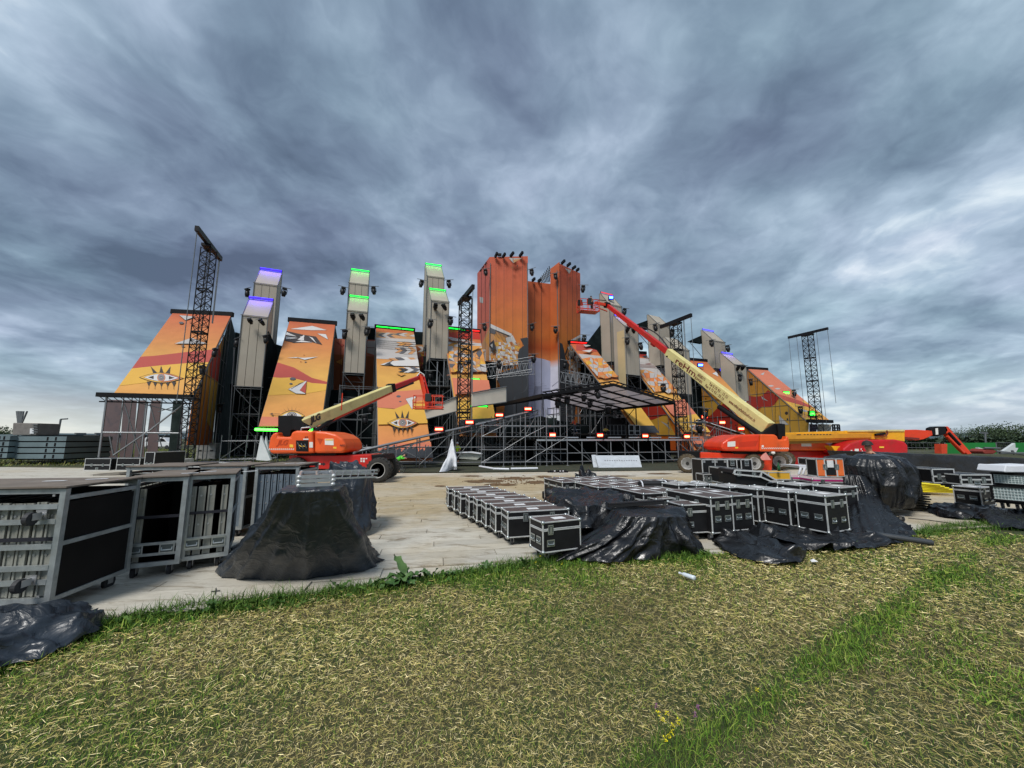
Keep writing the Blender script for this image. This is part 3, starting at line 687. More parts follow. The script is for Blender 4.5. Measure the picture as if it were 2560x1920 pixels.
wing('A2', 'outermost right sloping wing with green spots, behind the right truss tower', (1870, 922, 60.5), (1918, 925, 61.9), (2022, 1055, 50), (2079, 1055), A2, 'L',
     [(g_side, 'side_banner', [(1866, 921), (1930, 977), (2022, 1055), (2020, 1120), (1866, 1120)],
       [('deepred', [(1866, 988), (1888, 992), (1905, 990), (1920, 975), (1948, 995), (1936, 1012), (1925, 1018), (1905, 1017), (1890, 1028), (1866, 1016)]), ('gold', [(1900, 1030), (1905, 1017), (1925, 1018), (1936, 1012), (1950, 997), (2022, 1057), (2020, 1090), (1900, 1090)]), ('dark', disc(1966.5, 1033, 4, 4.4)), ('dark', disc(1969, 1048, 2.2, 2.4))]+shard([(1903, 990), (1921, 1003), (1906, 998)], 'light', g=.5)+shard([(1947, 1037), (1973, 1062), (1950, 1062)], 'white')+[('dark', [(x, 900), (x+1, 900), (x+1, 1120), (x, 1120)]) for x in (1893, 1938, 1975)])])
w = WING['A2'][0]; b = MB(); q0, q1 = P(2020, 1052, 49.6), P(2079, 1054, 50.4); b.beam(q0, q1, .5, .4); b.build('black_front_beam', m_black, w)
pb = (P(2050, 1060, 52), Vector((.1, -1, 0)).normalized()); slab('back_strip', m_beige, w, pb, [(2046, 1060), (2078, 1061), (2078, 1120), (2042, 1120)])
slab('back_strip', mat('violet_strip', srgb(70, 56, 84)), w, pb, [(2024, 1060), (2044, 1061), (2040, 1090), (2024, 1090)])
for a, c in [((2078, 1060), (2078, 1120)), ((2046, 1095), (2078, 1062))]: member('tube', hit(*a, pb)+Vector((0, -.2, 0)), hit(*c, pb)+Vector((0, -.2, 0)), .06, m_galvd, w)

# ---- back walls of printed canvas and dark scrim between the wings
def backwall(label, pxpoly, anchor, m, arts=None, nrm=(.37, -.93), cat='backdrop'):
    pl = (P(*anchor), Vector((nrm[0], nrm[1], 0)).normalized()); base = pl[0].copy(); base.z = 0
    w = thing('stage_backdrop', label, cat, base, 0, 'backdrops closing the gaps of the stage')
    s_ = slab('canvas', m, w, pl, pxpoly, .05)
    if arts: artwork(s_, pl, pxpoly, arts)
    return w
g_back = gradient_mat('banner_back', [(0, (150, 76, 26)), (.7, (176, 92, 34)), (.82, (190, 104, 50)), (.86, (196, 112, 88)), (1, (206, 116, 92))], 0, 11.7)  # stops below the pinkish top are darkened, shade put into the colour
backwall('printed orange backdrop behind the second pale pillar from the left', [(836, 846), (945, 850), (945, 1160), (830, 1160)], (870, 900, 40.5), g_back,
         [('light', [(918, 852), (945, 853), (945, 890), (918, 882)]), ('mauve', [(918, 868), (945, 869), (945, 871), (918, 870)]), ('brown', [(836, 886), (945, 892), (945, 975), (836, 975)])]+shard([(838, 905), (856, 895), (856, 914)], 'amber')+shard([(840, 855), (860, 862), (856, 868)], 'red')+  # brown shape deepens the painted shade on the lower canvas
         [('dark', [(852, 846), (853, 846), (851, 1100), (850, 1100)])])
backwall('dark ribbed backdrop behind the top of the third wing', [(918, 819), (944, 820), (944, 850), (918, 849)], (930, 840, 41.5), m_mesh)
backwall('dark ribbed backdrop beside the third pale pillar', [(1032, 829), (1058, 830), (1058, 862), (1036, 862)], (1040, 840, 42.2), m_mesh)
backwall('feather patterned backdrop right of the third wing', [(1030, 862), (1075, 862), (1075, 950), (1030, 950)], (1050, 900, 41.6), PR['tan'],
         chevrons(1074, 873, 42, 14, 4, ['char', 'white', 'brown', 'white'], 0, -1)+facets([(1030, 882), (1075, 882), (1075, 930), (1050, 950)], 4, 4, 5, ['mauve', 'white', 'gold', 'red', 'brown'])+[('dark', [(1040+i*3, 948), (1062+i*3, 900), (1063.5+i*3, 900), (1042+i*3, 948)]) for i in range(7)])
backwall('feather patterned backdrop between the third pale pillar and the central tower', [(1112, 860), (1226, 876), (1222, 910), (1200, 905), (1160, 1000), (1112, 1000)], (1170, 900, 43.2), PR['light'],
         facets([(1112, 866), (1226, 880), (1222, 908), (1200, 905), (1160, 990), (1112, 990)], 9, 8, 8, ['white', 'amber', 'tan', 'light', 'char', 'gold', 'white']))
backwall('black scrim filling the lower left of the stage', [(575, 960), (720, 960), (720, 1150), (575, 1150)], (650, 1050, 36.5), m_mesh)
backwall('black scrim behind the outer left pale pillar', [(588, 830), (722, 870), (722, 962), (588, 962)], (650, 900, 36.8), m_mesh2)
backwall('black scrim under the second pale pillar', [(828, 975), (946, 975), (946, 1150), (800, 1150)], (880, 1050, 35), m_mesh)
backwall('black scrim under the third pale pillar', [(1058, 890), (1240, 905), (1240, 1158), (1058, 1158)], (1140, 1000, 38.5), m_mesh)
backwall('black scrim low behind the canopy stage', [(1240, 1080), (1760, 1088), (1760, 1140), (1240, 1158)], (1500, 1100, 40.5), m_black)
backwall('black scrim closing the foot of the central tower behind the ramp', [(1222, 1066), (1300, 1052), (1352, 1040), (1400, 1052), (1470, 1062), (1470, 1160), (1222, 1160)], (1340, 1100, 37.5), m_mesh)
backwall('black scrim behind the inner right scaffold', [(1452, 910), (1560, 915), (1700, 985), (1700, 1100), (1452, 1100)], (1500, 1000, 47.8), m_mesh)
backwall('black scrim right of the inner right truss tower', [(1700, 910), (1756, 915), (1760, 1100), (1700, 1100)], (1730, 1000, 52.5), m_mesh, None, (.2, -.98))
backwall('feather patterned canvas behind the inner right pale pillar', [(1500, 893), (1564, 900), (1566, 960), (1512, 950)], (1540, 930, 48.6), PR['light'],
         facets([(1500, 896), (1564, 900), (1566, 960), (1512, 950)], 7, 5, 33, ['white', 'amber', 'tan', 'brown', 'orange', 'white']))
backwall('striped pale canvas between the inner right pillars', [(1594, 893), (1700, 908), (1712, 968), (1600, 940)], (1650, 910, 51.8), PR['light'],
         [('mauve', [(1594, 905+i*4), (1712, 918+i*4), (1712, 919.6+i*4), (1594, 906.4+i*4)]) for i in range(4)]+[('orange', [(1660, 944), (1712, 938), (1712, 968), (1670, 965)])])
backwall('orange canvas behind the outer right pale pillar', [(1780, 918), (1830, 921), (1840, 1000), (1800, 985)], (1810, 940, 57.5), PR['orange'],
         shard([(1800, 930), (1822, 938), (1806, 936)], 'light', g=.4)+[('red', [(1780, 925), (1826, 925), (1826, 930), (1780, 930)])])

# ---- pale pillars: front block with a slanting hood, tall block behind
def pillar(label, uL, uR, v1, vtop, v0, Y, ang, hood=2.2, depth=.15, uT=None, body='side', names='stage_pillar', mats=None, wedge=None, group='pale hooded pillars of the stage'):
    """front face from v0 up to v1, hood leaning back up to vtop"""
    a = R(ang); s_ = Vector((math.cos(a), math.sin(a), 0)); bk = Vector((-math.sin(a), math.cos(a), 0))
    fl = P(uL, v1, Y); d = ray(uR, v1)                                   # width so that the right edge meets uR
    # (fl + s w).x/(..).y ratio == d.x/d.y
    k = d.x/d.y; w = (k*(fl.y)-fl.x)/(s_.x-k*s_.y)
    z1 = fl.z; z0 = max(0, P(uL, v0, Y).z)
    if uT is not None:
        dt = ray(uT, vtop); kt = dt.x/dt.y; hood = (kt*fl.y-fl.x)/(bk.x-kt*bk.y)
    p = fl+bk*hood; z2 = P(uL if uT is None else uT, vtop, p.y).z
    base = Vector((fl.x, fl.y, 0)); t = thing('stage_pillar', label, 'pillar', base, 0, group)
    at = lambda i, j, z: Vector((fl.x, fl.y, 0))+s_*i+bk*j+Vector((0, 0, z))
    mf = mats or m_beige
    b = MB(); nz = max(2, int((z1-z0)/2.2)); seams = [z0+(z1-z0)*i/nz for i in range(nz+1)]
    for i in range(3):                                              # three vertical canvas strips
        x0, x1 = w*i/3+.015, w*(i+1)/3-.015; q = MB(); q.prism([at(x0, 0, z0), at(x1, 0, z0), at(x1, 0, z1), at(x0, 0, z1)], bk*.05); q.build('front_strip', mf, t)
    q = MB(); q.prism([at(0, .0, z1+.02), at(w, .0, z1+.02), at(w, hood, z2), at(0, hood, z2)], Vector((0, 0, -.06))); q.build('hood', mf, t)
    for x, nm in ((0, 'left_flank'), (w, 'right_flank')):
        q = MB(); prof = [at(x, .06, z0), at(x, hood+depth, z0), at(x, hood+depth, z2-.05), at(x, hood, z2-.05), at(x, .06, z1-.03)]
        q.prism(prof, s_*(.04 if x == 0 else -.04)); q.build('flank', mf, t)
    q = MB(); q.prism([at(.05, hood+depth, z0), at(w-.05, hood+depth, z0), at(w-.05, hood+depth, z2-.02), at(.05, hood+depth, z2-.02)], bk*-.04); q.build('back_scrim', m_mesh, t)
    for x in (0, w):
        member('corner_tube', at(x, -.04, 0), at(x, -.04, z1+.1), .035, m_galvd, t); member('corner_tube', at(x, hood+depth, 0), at(x, hood+depth, z2), .035, m_galvd, t)
        member('hood_edge_tube', at(x, -.03, z1+.03), at(x, hood, z2+.03), .03, m_galvd, t)
    for z in (z0-.05, z1+.06): member('ledger', at(-.1, -.06, z), at(w+.1, -.06, z), .03, m_galvd, t)
    z = z0-.2
    while z > 1.0:
        member('ledger', at(0, 0, z), at(w, 0, z), .03, m_galvd, t); member('ledger', at(0, 0, z), at(0, hood+depth, z), .03, m_galvd, t); member('ledger', at(w, 0, z), at(w, hood+depth, z), .03, m_galvd, t)
        member('brace', at(0, 0, z), at(w, 0, max(0, z-2)), .026, m_galvd, t); z -= 2.0
    t['dims'] = '' ; del t['dims']
    return t, at, w, z0, z1, z2, hood, depth
PIL = {}
PIL['1f'] = pillar('front block of the outer left pale pillar, hood washed blue', 605.4, 670.5, 789, 747, 964, 30, 23, uT=622.8)
PIL['1b'] = pillar('tall rear block of the outer left pale pillar, hood glowing blue', 635.8, 694.4, 708, 674, 960, 35.5, 24, uT=650.3)
PIL['2f'] = pillar('front block of the second pale pillar, hood lit green', 868, 919, 777, 742.5, 930, 33.5, 20, 2.0, .3)
PIL['2b'] = pillar('tall rear block of the second pale pillar, green bar along its top', 872.3, 921.2, 708, 676, 900, 38.5, 20, 2.2, .3)
PIL['3f'] = pillar('front block of the third pale pillar beside the central tower, hood edged green', 1078, 1122.4, 752, 725, 894, 35, 19, 2.2, .3)
PIL['3b'] = pillar('tall rear block of the third pale pillar, highest of the left group', 1068, 1110.5, 691, 662, 862, 40, 19, 2.4, .4)
PIL['4f'] = pillar('front block of the pale pillar right of the tower, violet hood behind red boom', 1562, 1594, 816, 790, 935, 42, 30, uT=1534)
PIL['4b'] = pillar('tall rear block of the pale pillar right of the tower, behind red boom tip', 1523, 1552.8, 761, 733, 903, 44.5, 30, uT=1500.3)
PIL['5f'] = pillar('low front block of the pale pillar behind the inner right truss tower', 1690, 1722, 872, 842, 983, 45.5, 30, uT=1660)
PIL['5b'] = pillar('tall rear block of the pale pillar behind the inner right truss tower', 1646, 1673.5, 811, 786, 912, 48, 30, uT=1619.4)
PIL['6f'] = pillar('front block of the outer right pale pillar, hood edged violet', 1836, 1864, 912, 883, 1000, 50, 28, uT=1801.4)
PIL['6b'] = pillar('tall rear block of the outer right pale pillar, violet lit ridge', 1784, 1811.7, 852, 825, 920, 53.5, 28, uT=1754.3)
# warm strip on the flank of the fourth pillar
t4, at4, w4, z04, z14, *_ = PIL['4f']
q = MB(); q.prism([at4(-.06, .1, z04-1.4), at4(-.06, 1.1, z04-1.4), at4(-.06, 1.1, z14-.4), at4(-.06, .1, z14-.4)], (-.05, 0, 0)); tag(q.build('flank_strip', m_beige2, t4), 'yellowish canvas strip')
for k in ('5b', '6b'):                                                   # little black awnings on brackets behind the right pillars
    t, at, w, z0, z1, z2, hd, dp = PIL[k]
    q = MB(); q.prism([at(-.1, hd, z2-.8), at(-3.0, hd, z2-2.0), at(-.1, hd, z2-2.0)], (0, .6, 0)); q.build('rear_awning', m_mesh, t)
    member('brace', at(-3.0, hd, z2-2.0), at(-.1, hd, z2-4.2), .04, m_galvd, t)
t, at, w, z0, z1, z2, hd, dp = PIL['4b']
q = MB(); q.prism([at(-.1, hd, z2-4), at(-2.6, hd+1, z2-7.5), at(-2.6, hd+1, z2-8.6), at(-.1, hd, z0-1)], (0, .5, 0)); q.build('rear_scrim', m_mesh, t)
t, at, w, z0, z1, z2, hd, dp = PIL['1f']
q = MB(); q.prism([at(w+.05, .3, z1-1.0), at(w+.05, 5.2, z1-1.6), at(w+.05, 5.2, .5), at(w+.05, .3, .5)], (.04, 0, 0)); q.build('side_scrim', m_mesh, t)

# ---- central tower
tw = thing('central_tower', 'tall orange central tower of two angled blocks around a recessed white footed panel', 'stage tower', (2.5, 44, 0))
def vpl(a, b):  # vertical plane through two plan points
    a, b = Vector((a[0], a[1], 0)), Vector((b[0], b[1], 0)); return plane3(a, b, a+Vector((0, 0, 5)))
LF = vpl((-2.46, 42.6), (1.73, 42.6)); LS = vpl((-2.46, 42.6), (-4.2, 47.2))
RF = vpl((5.46, 44.5), (8.3, 47.2)); RS = vpl((5.46, 44.5), (3.6, 46.7)); CF = vpl((1.9, 44.6), (4.8, 45.7))
def tower_face(pl, px, m, seams, arts, nm):
    f = slab(nm, m, tw, pl, px, .08)
    sh = list(arts)+[('dark', [(u0-.35, 600), (u0+.35, 600), (u1+.35, 1160), (u1-.35, 1160)]) for u0, u1 in seams]
    artwork(f, pl, px, sh)
    return f
hand = lambda du, s=1, dv=0, X=0: [('char', [(X+s*x+du, y+dv) for x, y in q]) for q in
     [[(-10, 870), (-20, 850), (-4, 847), (2, 850), (2, 960), (-26, 960)], [(-26, 893), (-22, 876), (-12, 868), (2, 866), (2, 930), (-24, 930)], [(-76, 950), (-74, 936), (-40, 925), (2, 922), (2, 1060), (-60, 1060), (-58, 1000)], [(-48, 1000), (-6, 1000), (-4, 1160), (-50, 1160)]]]
LA = [('white', [(1223, 808), (1280, 835), (1277, 842), (1223, 818)]), ('dark', [(1222, 818), (1277, 840), (1300, 880), (1300, 905), (1280, 920), (1222, 930)]),
      ('tan', [(1224, 822), (1268, 840), (1290, 878), (1288, 900), (1224, 900)]), ('amber', [(1236, 832), (1262, 843), (1280, 880), (1262, 866), (1236, 846)])]
LA += [('dark', [(1240+i*3.0, 828+i*1.2), (1241+i*3.0, 828+i*1.2), (1237+i*3.2, 840+i*2.0), (1236+i*3.2, 840+i*2.0)]) for i in range(10)]
LA += [('light', [(1264, 845), (1277, 841), (1284, 872), (1276, 884), (1270, 866)]), ('white', [(1277, 840), (1282, 838), (1300, 876), (1284, 872)]), ('grey', [(1224, 818), (1239, 826), (1238, 836), (1224, 832)])]
LA += chevrons(1230, 868, 8, 16, 2, ['char', 'white'], 0)+facets([(1222, 872), (1240, 856), (1262, 868), (1294, 880), (1299, 905), (1262, 915), (1222, 905)], 9, 7, 2, ['amber', 'white', 'tan', 'gold', 'brown', 'white', 'light'])
LA += [('dark', [(1222, 866), (1235, 852), (1240, 872), (1232, 882)]), ('char', [(1224, 864), (1234, 854), (1238, 872), (1232, 880)]), ('white', [(1226, 866), (1232, 862), (1232, 872)])]
LA += [('tan', [(1222, 905), (1240, 905), (1245, 990), (1222, 990)])]+[('white', [(1232+i*5, 905), (1234+i*5, 905), (1226+i*5-2, 952), (1224+i*5-2, 952)]) for i in range(6)]
LA += shard([(1271, 650.5), (1305, 651.5), (1283, 664)], 'light')+[('tan', [(1284, 663), (1283, 655), (1303, 652.5)]), ('brown', disc(1280.5, 674.5, 3.2, 3)), ('dark', disc(1293.5, 670.5, 1.6, 1.5))]
LA += hand(1320)+[('char2', disc(1300, 955, 22, 30)), ('char', disc(1298, 957, 20, 27)), ('char2', [(1283, 1000), (1288, 990), (1290, 1160), (1284, 1160)])]
tower_face(LF, [(1224, 642.5), (1319.6, 640.5), (1319.6, 1158), (1223, 1158)], g_tower, [(1240.6, 1241), (1260.5, 1260), (1282.4, 1282), (1305.8, 1306)], LA, 'left_block_front')
LSA = [('light', [(1199, 742), (1208, 744), (1208, 758), (1200, 756)]), ('tan', [(1205, 860), (1224, 815), (1224, 900), (1210, 905)]), ('amber', [(1212, 850), (1224, 830), (1224, 870)])]
tower_face(LS, [(1193.3, 683.5), (1224, 642.5), (1224, 1158), (1192, 1150)], g_block_side, [(1204, 1203), (1214, 1213)], LSA, 'left_block_flank')
RA = [('char', [(1399, 856), (1406, 860), (1411, 880), (1415, 900), (1425, 915), (1438, 935), (1440, 1000), (1428, 1158), (1399, 1158)]), ('char2', disc(1420, 962, 13, 24)), ('char', disc(1419, 963, 11.5, 22))]
RA += [('dark', [(1412, 885), (1424, 853), (1452, 836), (1452, 990), (1440, 990), (1437, 930)]), ('white', [(1424, 852), (1451, 836), (1451, 843), (1429, 856)]), ('tan', [(1425, 856), (1452, 842), (1452, 905), (1437, 925), (1415, 888)]), ('light', [(1423, 864), (1429, 858), (1430, 872), (1423, 885)]), ('grey', [(1444, 847), (1452, 844), (1452, 856), (1444, 858)])]
RA += facets([(1419, 880), (1430, 868), (1452, 860), (1452, 935), (1424, 905)], 5, 7, 6, ['amber', 'white', 'tan', 'light', 'brown', 'white', 'char'])
RA += shard([(1407, 672), (1424, 677), (1418, 687)], 'light', g=.8)+[('brown', disc(1420, 698, 2, 3)), ('dark', disc(1412.5, 690.5, 1, 1)), ('light', [(1428, 932), (1452, 928), (1452, 1000), (1436, 1000)]), ('tan', [(1440, 945), (1452, 940), (1452, 1000), (1442, 1000)])]
tower_face(RF, [(1399, 659), (1450.6, 683.5), (1452, 1120), (1399.5, 1120)], g_tower, [(1412.4, 1413.5), (1425.5, 1427), (1436, 1438)], RA, 'right_block_front')
tower_face(RS, [(1376, 672), (1398, 655), (1398, 1118), (1376, 1110)], g_centre, [], [('ghost', [(1380, 965), (1397, 952), (1397, 953.5), (1380, 967)]), ('ghost', [(1380, 975), (1395, 970), (1395, 971.5), (1380, 976.5)])], 'right_block_flank')
CA = [('lav', [(1320, 897), (1340, 894), (1360, 898), (1378, 904), (1378, 1110), (1320, 1110)])]
CA += [('ghost', [(1344+math.cos(t)*9, 985-math.sin(t)*26), (1344+math.cos(t)*34, 985-math.sin(t)*36+6), (1344+math.cos(t)*34, 985.9-math.sin(t)*36+6)]) for t in [PI*k/11 for k in range(12)]]
CA += [('ghost', [(1344-k*1.5, 965), (1345-k*1.5, 965), (1346-k*4, 1040), (1345-k*4, 1040)]) for k in range(-5, 6)]
tower_face(CF, [(1320, 702.5), (1378, 710), (1378, 1110), (1320, 1110)], g_centre, [(1336, 1337), (1353, 1353)], CA, 'recessed_centre')
# steel on the roofs and between the blocks
for u, v, u2, v2, Y in [(1238, 643, 1243, 632, 42.4), (1257, 643, 1263, 634, 42.4), (1276, 641, 1284, 631, 42.4), (1299, 641, 1307, 630, 42.4), (1404, 659, 1412, 651, 44.4), (1418, 665, 1426, 658, 45), (1431, 672, 1439, 666, 45.8), (1441, 677, 1447, 672, 46.6), (1331, 702, 1337, 696, 44.6), (1346, 703, 1352, 699, 45)]:
    member('roof_stub', P(u, v, Y), P(u2, v2, Y-.6), .22, m_black, tw, 'box', .3)
b = MB(); q = P(1249, 637, 42.5); b.box(q-Vector((.22, .1, .15)), q+Vector((.22, .1, .15))); b.build('floodlight', m_black, tw)
for i in range(9):
    a_, c_ = P(1344+i*3.6, 702-i*4.6, 45.5), P(1352+i*3.2, 708-i*.5, 46.5); member('roof_truss_bar', a_, c_, .05, m_black, tw)
for dv in (0, 8, 15): member('roof_truss_bar', P(1344, 703+dv*.3, 45.6), P(1378, 670+dv, 45.6), .05, m_galvd, tw)
for u in (1222.6, 1320.6, 1377.5, 1398.2): pass
for (x, y) in ((-2.5, 42.5), (1.78, 42.5), (5.42, 44.45)): member('corner_tube', (x, y, 0), (x, y, 21.7), .05, m_galvd, tw)
for u in range(1200, 1224, 6): member('roof_stub', P(u, 688-(u-1193)*1.32, 44), P(u+4, 682-(u-1193)*1.36, 44), .08, m_black, tw)

# ---- winch truss towers
def truss_tower(label, X, Y, H, w, bdir, blen, cables, rot, m=m_truss):
    t = thing('truss_tower', label, 'truss tower', (X, Y, 0), 0, 'black lattice winch towers')
    c, s = math.cos(rot), math.sin(rot); cor = [Vector((X+(a*c-b_*s)*w/2, Y+(a*s+b_*c)*w/2, 0)) for a, b_ in ((-1, -1), (1, -1), (1, 1), (-1, 1))]
    up = lambda p, z: Vector((p.x, p.y, z))
    for p in cor: member('chord', up(p, .1), up(p, H), w*.052, m, t)
    n = int(H/(w*.78)); st = (H-.3)/n
    for f in range(4):
        p, q = cor[f], cor[(f+1) % 4]
        for i in range(n):
            z = .3+i*st; member('brace', up(p, z) if i % 2 else up(q, z), up(q, z+st) if i % 2 else up(p, z+st), w*.030, m, t)
            member('rung', up(p, z), up(q, z), w*.03, m, t)
            if f % 2 == 0: member('brace', up(q, z) if i % 2 else up(p, z), up(p, z+st) if i % 2 else up(q, z+st), .02, m, t)
        for z in (H*.30, H*.60, H*.8): member('splice', up(p, z), up(q, z), w*.07, m, t)
    top = Vector((X, Y, H+.28)); d = Vector((*bdir, 0)).normalized()*blen/2
    b = MB(); b.beam(top-d, top+d, .2, .3); b.build('head_beam', m, t)
    b = MB(); b.beam(top-d*.25-Vector((0, 0, .22)), top+d*.25-Vector((0, 0, .22)), w*.9, .16); b.build('head_frame', m, t)
    for f, L in cables: q = top+d*f; member('cable', q, q-Vector((0, 0, L)), .022, m_galvd, t)
    b = MB(); b.beam((X, Y-w, .08), (X, Y+w, .08), .3, .16); b.beam((X-w, Y, .08), (X+w, Y, .08), .3, .15); b.build('base_frame', m, t)
    return t
def tower_at(label, utop, vtop, Y, wpx, n0, n1, cables, rot):
    """n0, n1: photo ends of the head beam"""
    top = P(utop, vtop, Y); H = top.z; zb = H+.28; d0, d1 = ray(*n0), ray(*n1)
    # beam height such that it passes over the tower
    best = min((abs(((EYE+d0*((z-1.7)/d0.z)).y+(EYE+d1*((z-1.7)/d1.z)).y)/2-Y), z) for z in [H*.8+H*.5*i/200 for i in range(200)])[1]
    a, c = EYE+d0*((best-1.7)/d0.z), EYE+d1*((best-1.7)/d1.z); d = (c-a); L = min(d.length, 7)
    return truss_tower(label, top.x, top.y, best-.28, wpx/970*Y/(1+.62*abs(top.x/top.y)), (d.x, d.y), L, cables, rot)
tower_at('nearest lattice tower at far left, tall in front of the eye wing', 524, 612, 22.6, 37, (494.5, 570), (554, 647.5), [(-.95, 10), (.93, 4.5), (.86, 4.5)], R(6))
tower_at('lattice tower between the third pale pillar and the central tower', 1164, 745, 26.2, 29, (1183.3, 715.7), (1147, 759), [(-.95, 6), (.9, 8)], R(20))
tower_at('lattice tower partly behind the lettered cream boom', 1688, 805, 33, 27, (1726, 788), (1649, 818), [(-.96, 6), (-.5, 9), (-.55, 9)], R(40))
tower_at('rightmost lattice tower standing against open sky', 2018.5, 838, 47.5, 25, (2069, 820.8), (1969.4, 844), [(-.97, 9), (-.45, 12), (.97, 9), (.55, 11)], R(8))
# ballast
def concrete(label, p, sx, sy, sz, rz=0, lay=None):
    t = thing('concrete_block', label, 'concrete block', p, rz, 'concrete ballast blocks'); b = MB(); b.box((-sx/2, -sy/2, 0), (sx/2, sy/2, sz)); b.build('block', m_conc, t, False, bevel=.03)
    for x in (-sx*.3, sx*.3): b = MB(); b.box((x-.12, -sy/2-.012, .0), (x+.12, -sy/2+.02, .1)); b.build('fork_pocket', m_black, t, False)
p0 = G(510, 1150); concrete('lower concrete block at the foot of the left lattice tower', p0+Vector((-.1, .5, 0)), 1.4, .7, .65, R(8)); concrete('upper concrete block of the stack beside the left lattice tower', p0+Vector((-.1, .5, .66)), 1.4, .7, .65, R(8))
p0 = P(434, 1156, 19.5); b_ = Vector((p0.x, p0.y, .35)); concrete('concrete block lying on black pallets behind the flight cases at left', b_, 1.5, .7, .34, R(-5))
t = thing('pallet', 'black pallet stack carrying a concrete block at left', 'pallet', (b_.x+.1, b_.y, 0)); b = MB(); b.box((b_.x-.75, b_.y-.5, 0), (b_.x+.95, b_.y+.5, .34)); b.build('pallet_boards', m_black, t)
# ================================================================== FRONT SCAFFOLDS, DECK, CANOPY, LAMPS
def scaffold(label, origin, ang, nx, dx, ny, dy, levels, top=None, decks=(), braces=True, r=.024, m=None, group='scaffold frames of the stage', rails=False):
    """system scaffold; posts, ledgers and braces are separate members"""
    m = m or m_galv; a = R(ang); s_ = Vector((math.cos(a), math.sin(a), 0)); bk = Vector((-math.sin(a), math.cos(a), 0)); o = Vector(origin)
    t = thing('scaffold', label, 'scaffold', (o.x, o.y, o.z), 0, group)
    at = lambda i, j, z: o+s_*(i*dx)+bk*(j*dy)+Vector((0, 0, z))
    H = top if top else levels[-1]
    hh = H if callable(H) else (lambda i: H)
    for i in range(nx+1):
        for j in range(ny+1): member('post', at(i, j, 0), at(i, j, hh(i)), r, m, t)
    for z in levels:
        for j in range(ny+1):
            for i in range(nx):
                if z <= min(hh(i), hh(i+1))+.01: member('ledger', at(i, j, z), at(i+1, j, z), r*.9, m, t)
        for i in range(nx+1):
            for j in range(ny):
                if z <= hh(i)+.01: member('transom', at(i, j, z), at(i, j+1, z), r*.9, m, t)
    if braces:
        for i in range(nx):
            for k in range(len(levels)-1):
                if levels[k+1] > min(hh(i), hh(i+1)): continue
                if (i+k) % 2 == 0: member('brace', at(i, 0, levels[k]), at(i+1, 0, levels[k+1]), r*.8, m, t)
                elif (i+k) % 3 == 1: member('brace', at(i+1, ny, levels[k]), at(i, ny, levels[k+1]), r*.8, m, t)
    for z in decks:
        for i in range(nx):
            if z <= min(hh(i), hh(i+1))+.1:
                b = MB(); p = at(i, 0, z); q = at(i+1, ny, z)
                b.prism([at(i, 0, z)+s_*.03, at(i+1, 0, z)-s_*.03, at(i+1, ny, z)-s_*.03, at(i, ny, z)+s_*.03], (0, 0, .06)); b.build('deck_board', m_deck, t)
    for i in range(nx+1):
        b = MB(); p = at(i, 0, 0); b.box(p+Vector((-.09, -.09, 0)), p+Vector((.09, .09, .02))); b.build('base_plate', m, t)
    return t, at
def pline(p, q, t): return p+(q-p)*t
# long bottom rail and low scaffold in front of the third wing
o = G(1000, 1171); scaffold('low front scaffold under the ramp, left of the stairs', (o.x-2.2, o.y+.1, 0), 12, 6, 1.75, 1, 1.4, [.25, 1.15], top=1.3, braces=True)
scaffold('scaffold with stair flights in the middle of the stage front', G(1210, 1169)+Vector((-.2, .5, 0)), 12, 4, 1.35, 2, 1.3, [.25, 1.0, 1.78, 2.45], top=lambda i: 2.5+.33*i, decks=(.95, 1.74))
# ramp running up along the front, and its mirrored twin at right
def ramp(label, pts, wv, lights=None, side=1):
    t = thing('ramp', label, 'ramp', (pts[0].x, pts[0].y, 0), 0, 'sloping access ramps')
    wv = Vector(wv)
    for a, c in zip(pts, pts[1:]):
        b = MB(); b.prism([a, c, c+wv, a+wv], (0, 0, -.07)); b.build('walkway', m_deck, t)
        for off in (Vector((0, 0, 0)), wv):
            member('stringer', a+off, c+off, .045, m_galv, t)
            member('handrail', a+off+Vector((0, 0, -.3)), c+off+Vector((0, 0, -.3)), .03, m_galvd, t)
        n = max(1, int((c-a).length/1.6))
        for i in range(n+1):
            p = pline(a, c, i/n)
            for off in (Vector((0, 0, 0)), wv):
                member('post', Vector((p.x+off.x, p.y+off.y, 0)), p+off, .03, m_galv, t)
            if i < n: q = pline(a, c, (i+1)/n); member('brace', Vector((p.x, p.y, .2)), q-Vector((0, 0, .1)), .022, m_galvd, t)
    return t
rp = [P(884, 1131, 20.3), P(1050, 1093, 22), P(1208, 1058, 24.2), P(1345, 1024.5, 27)]
ramp('left access ramp rising from the boom lift towards the canopy, red lamps above it', rp, (-.5, 1.4, 0))
rq = [P(1745, 1048, 36), P(1800, 1066, 35), P(1862, 1086, 34)]
ramp('right access ramp descending behind the lettered boom lift with red lamps on it', rq, (.5, 1.5, 0))
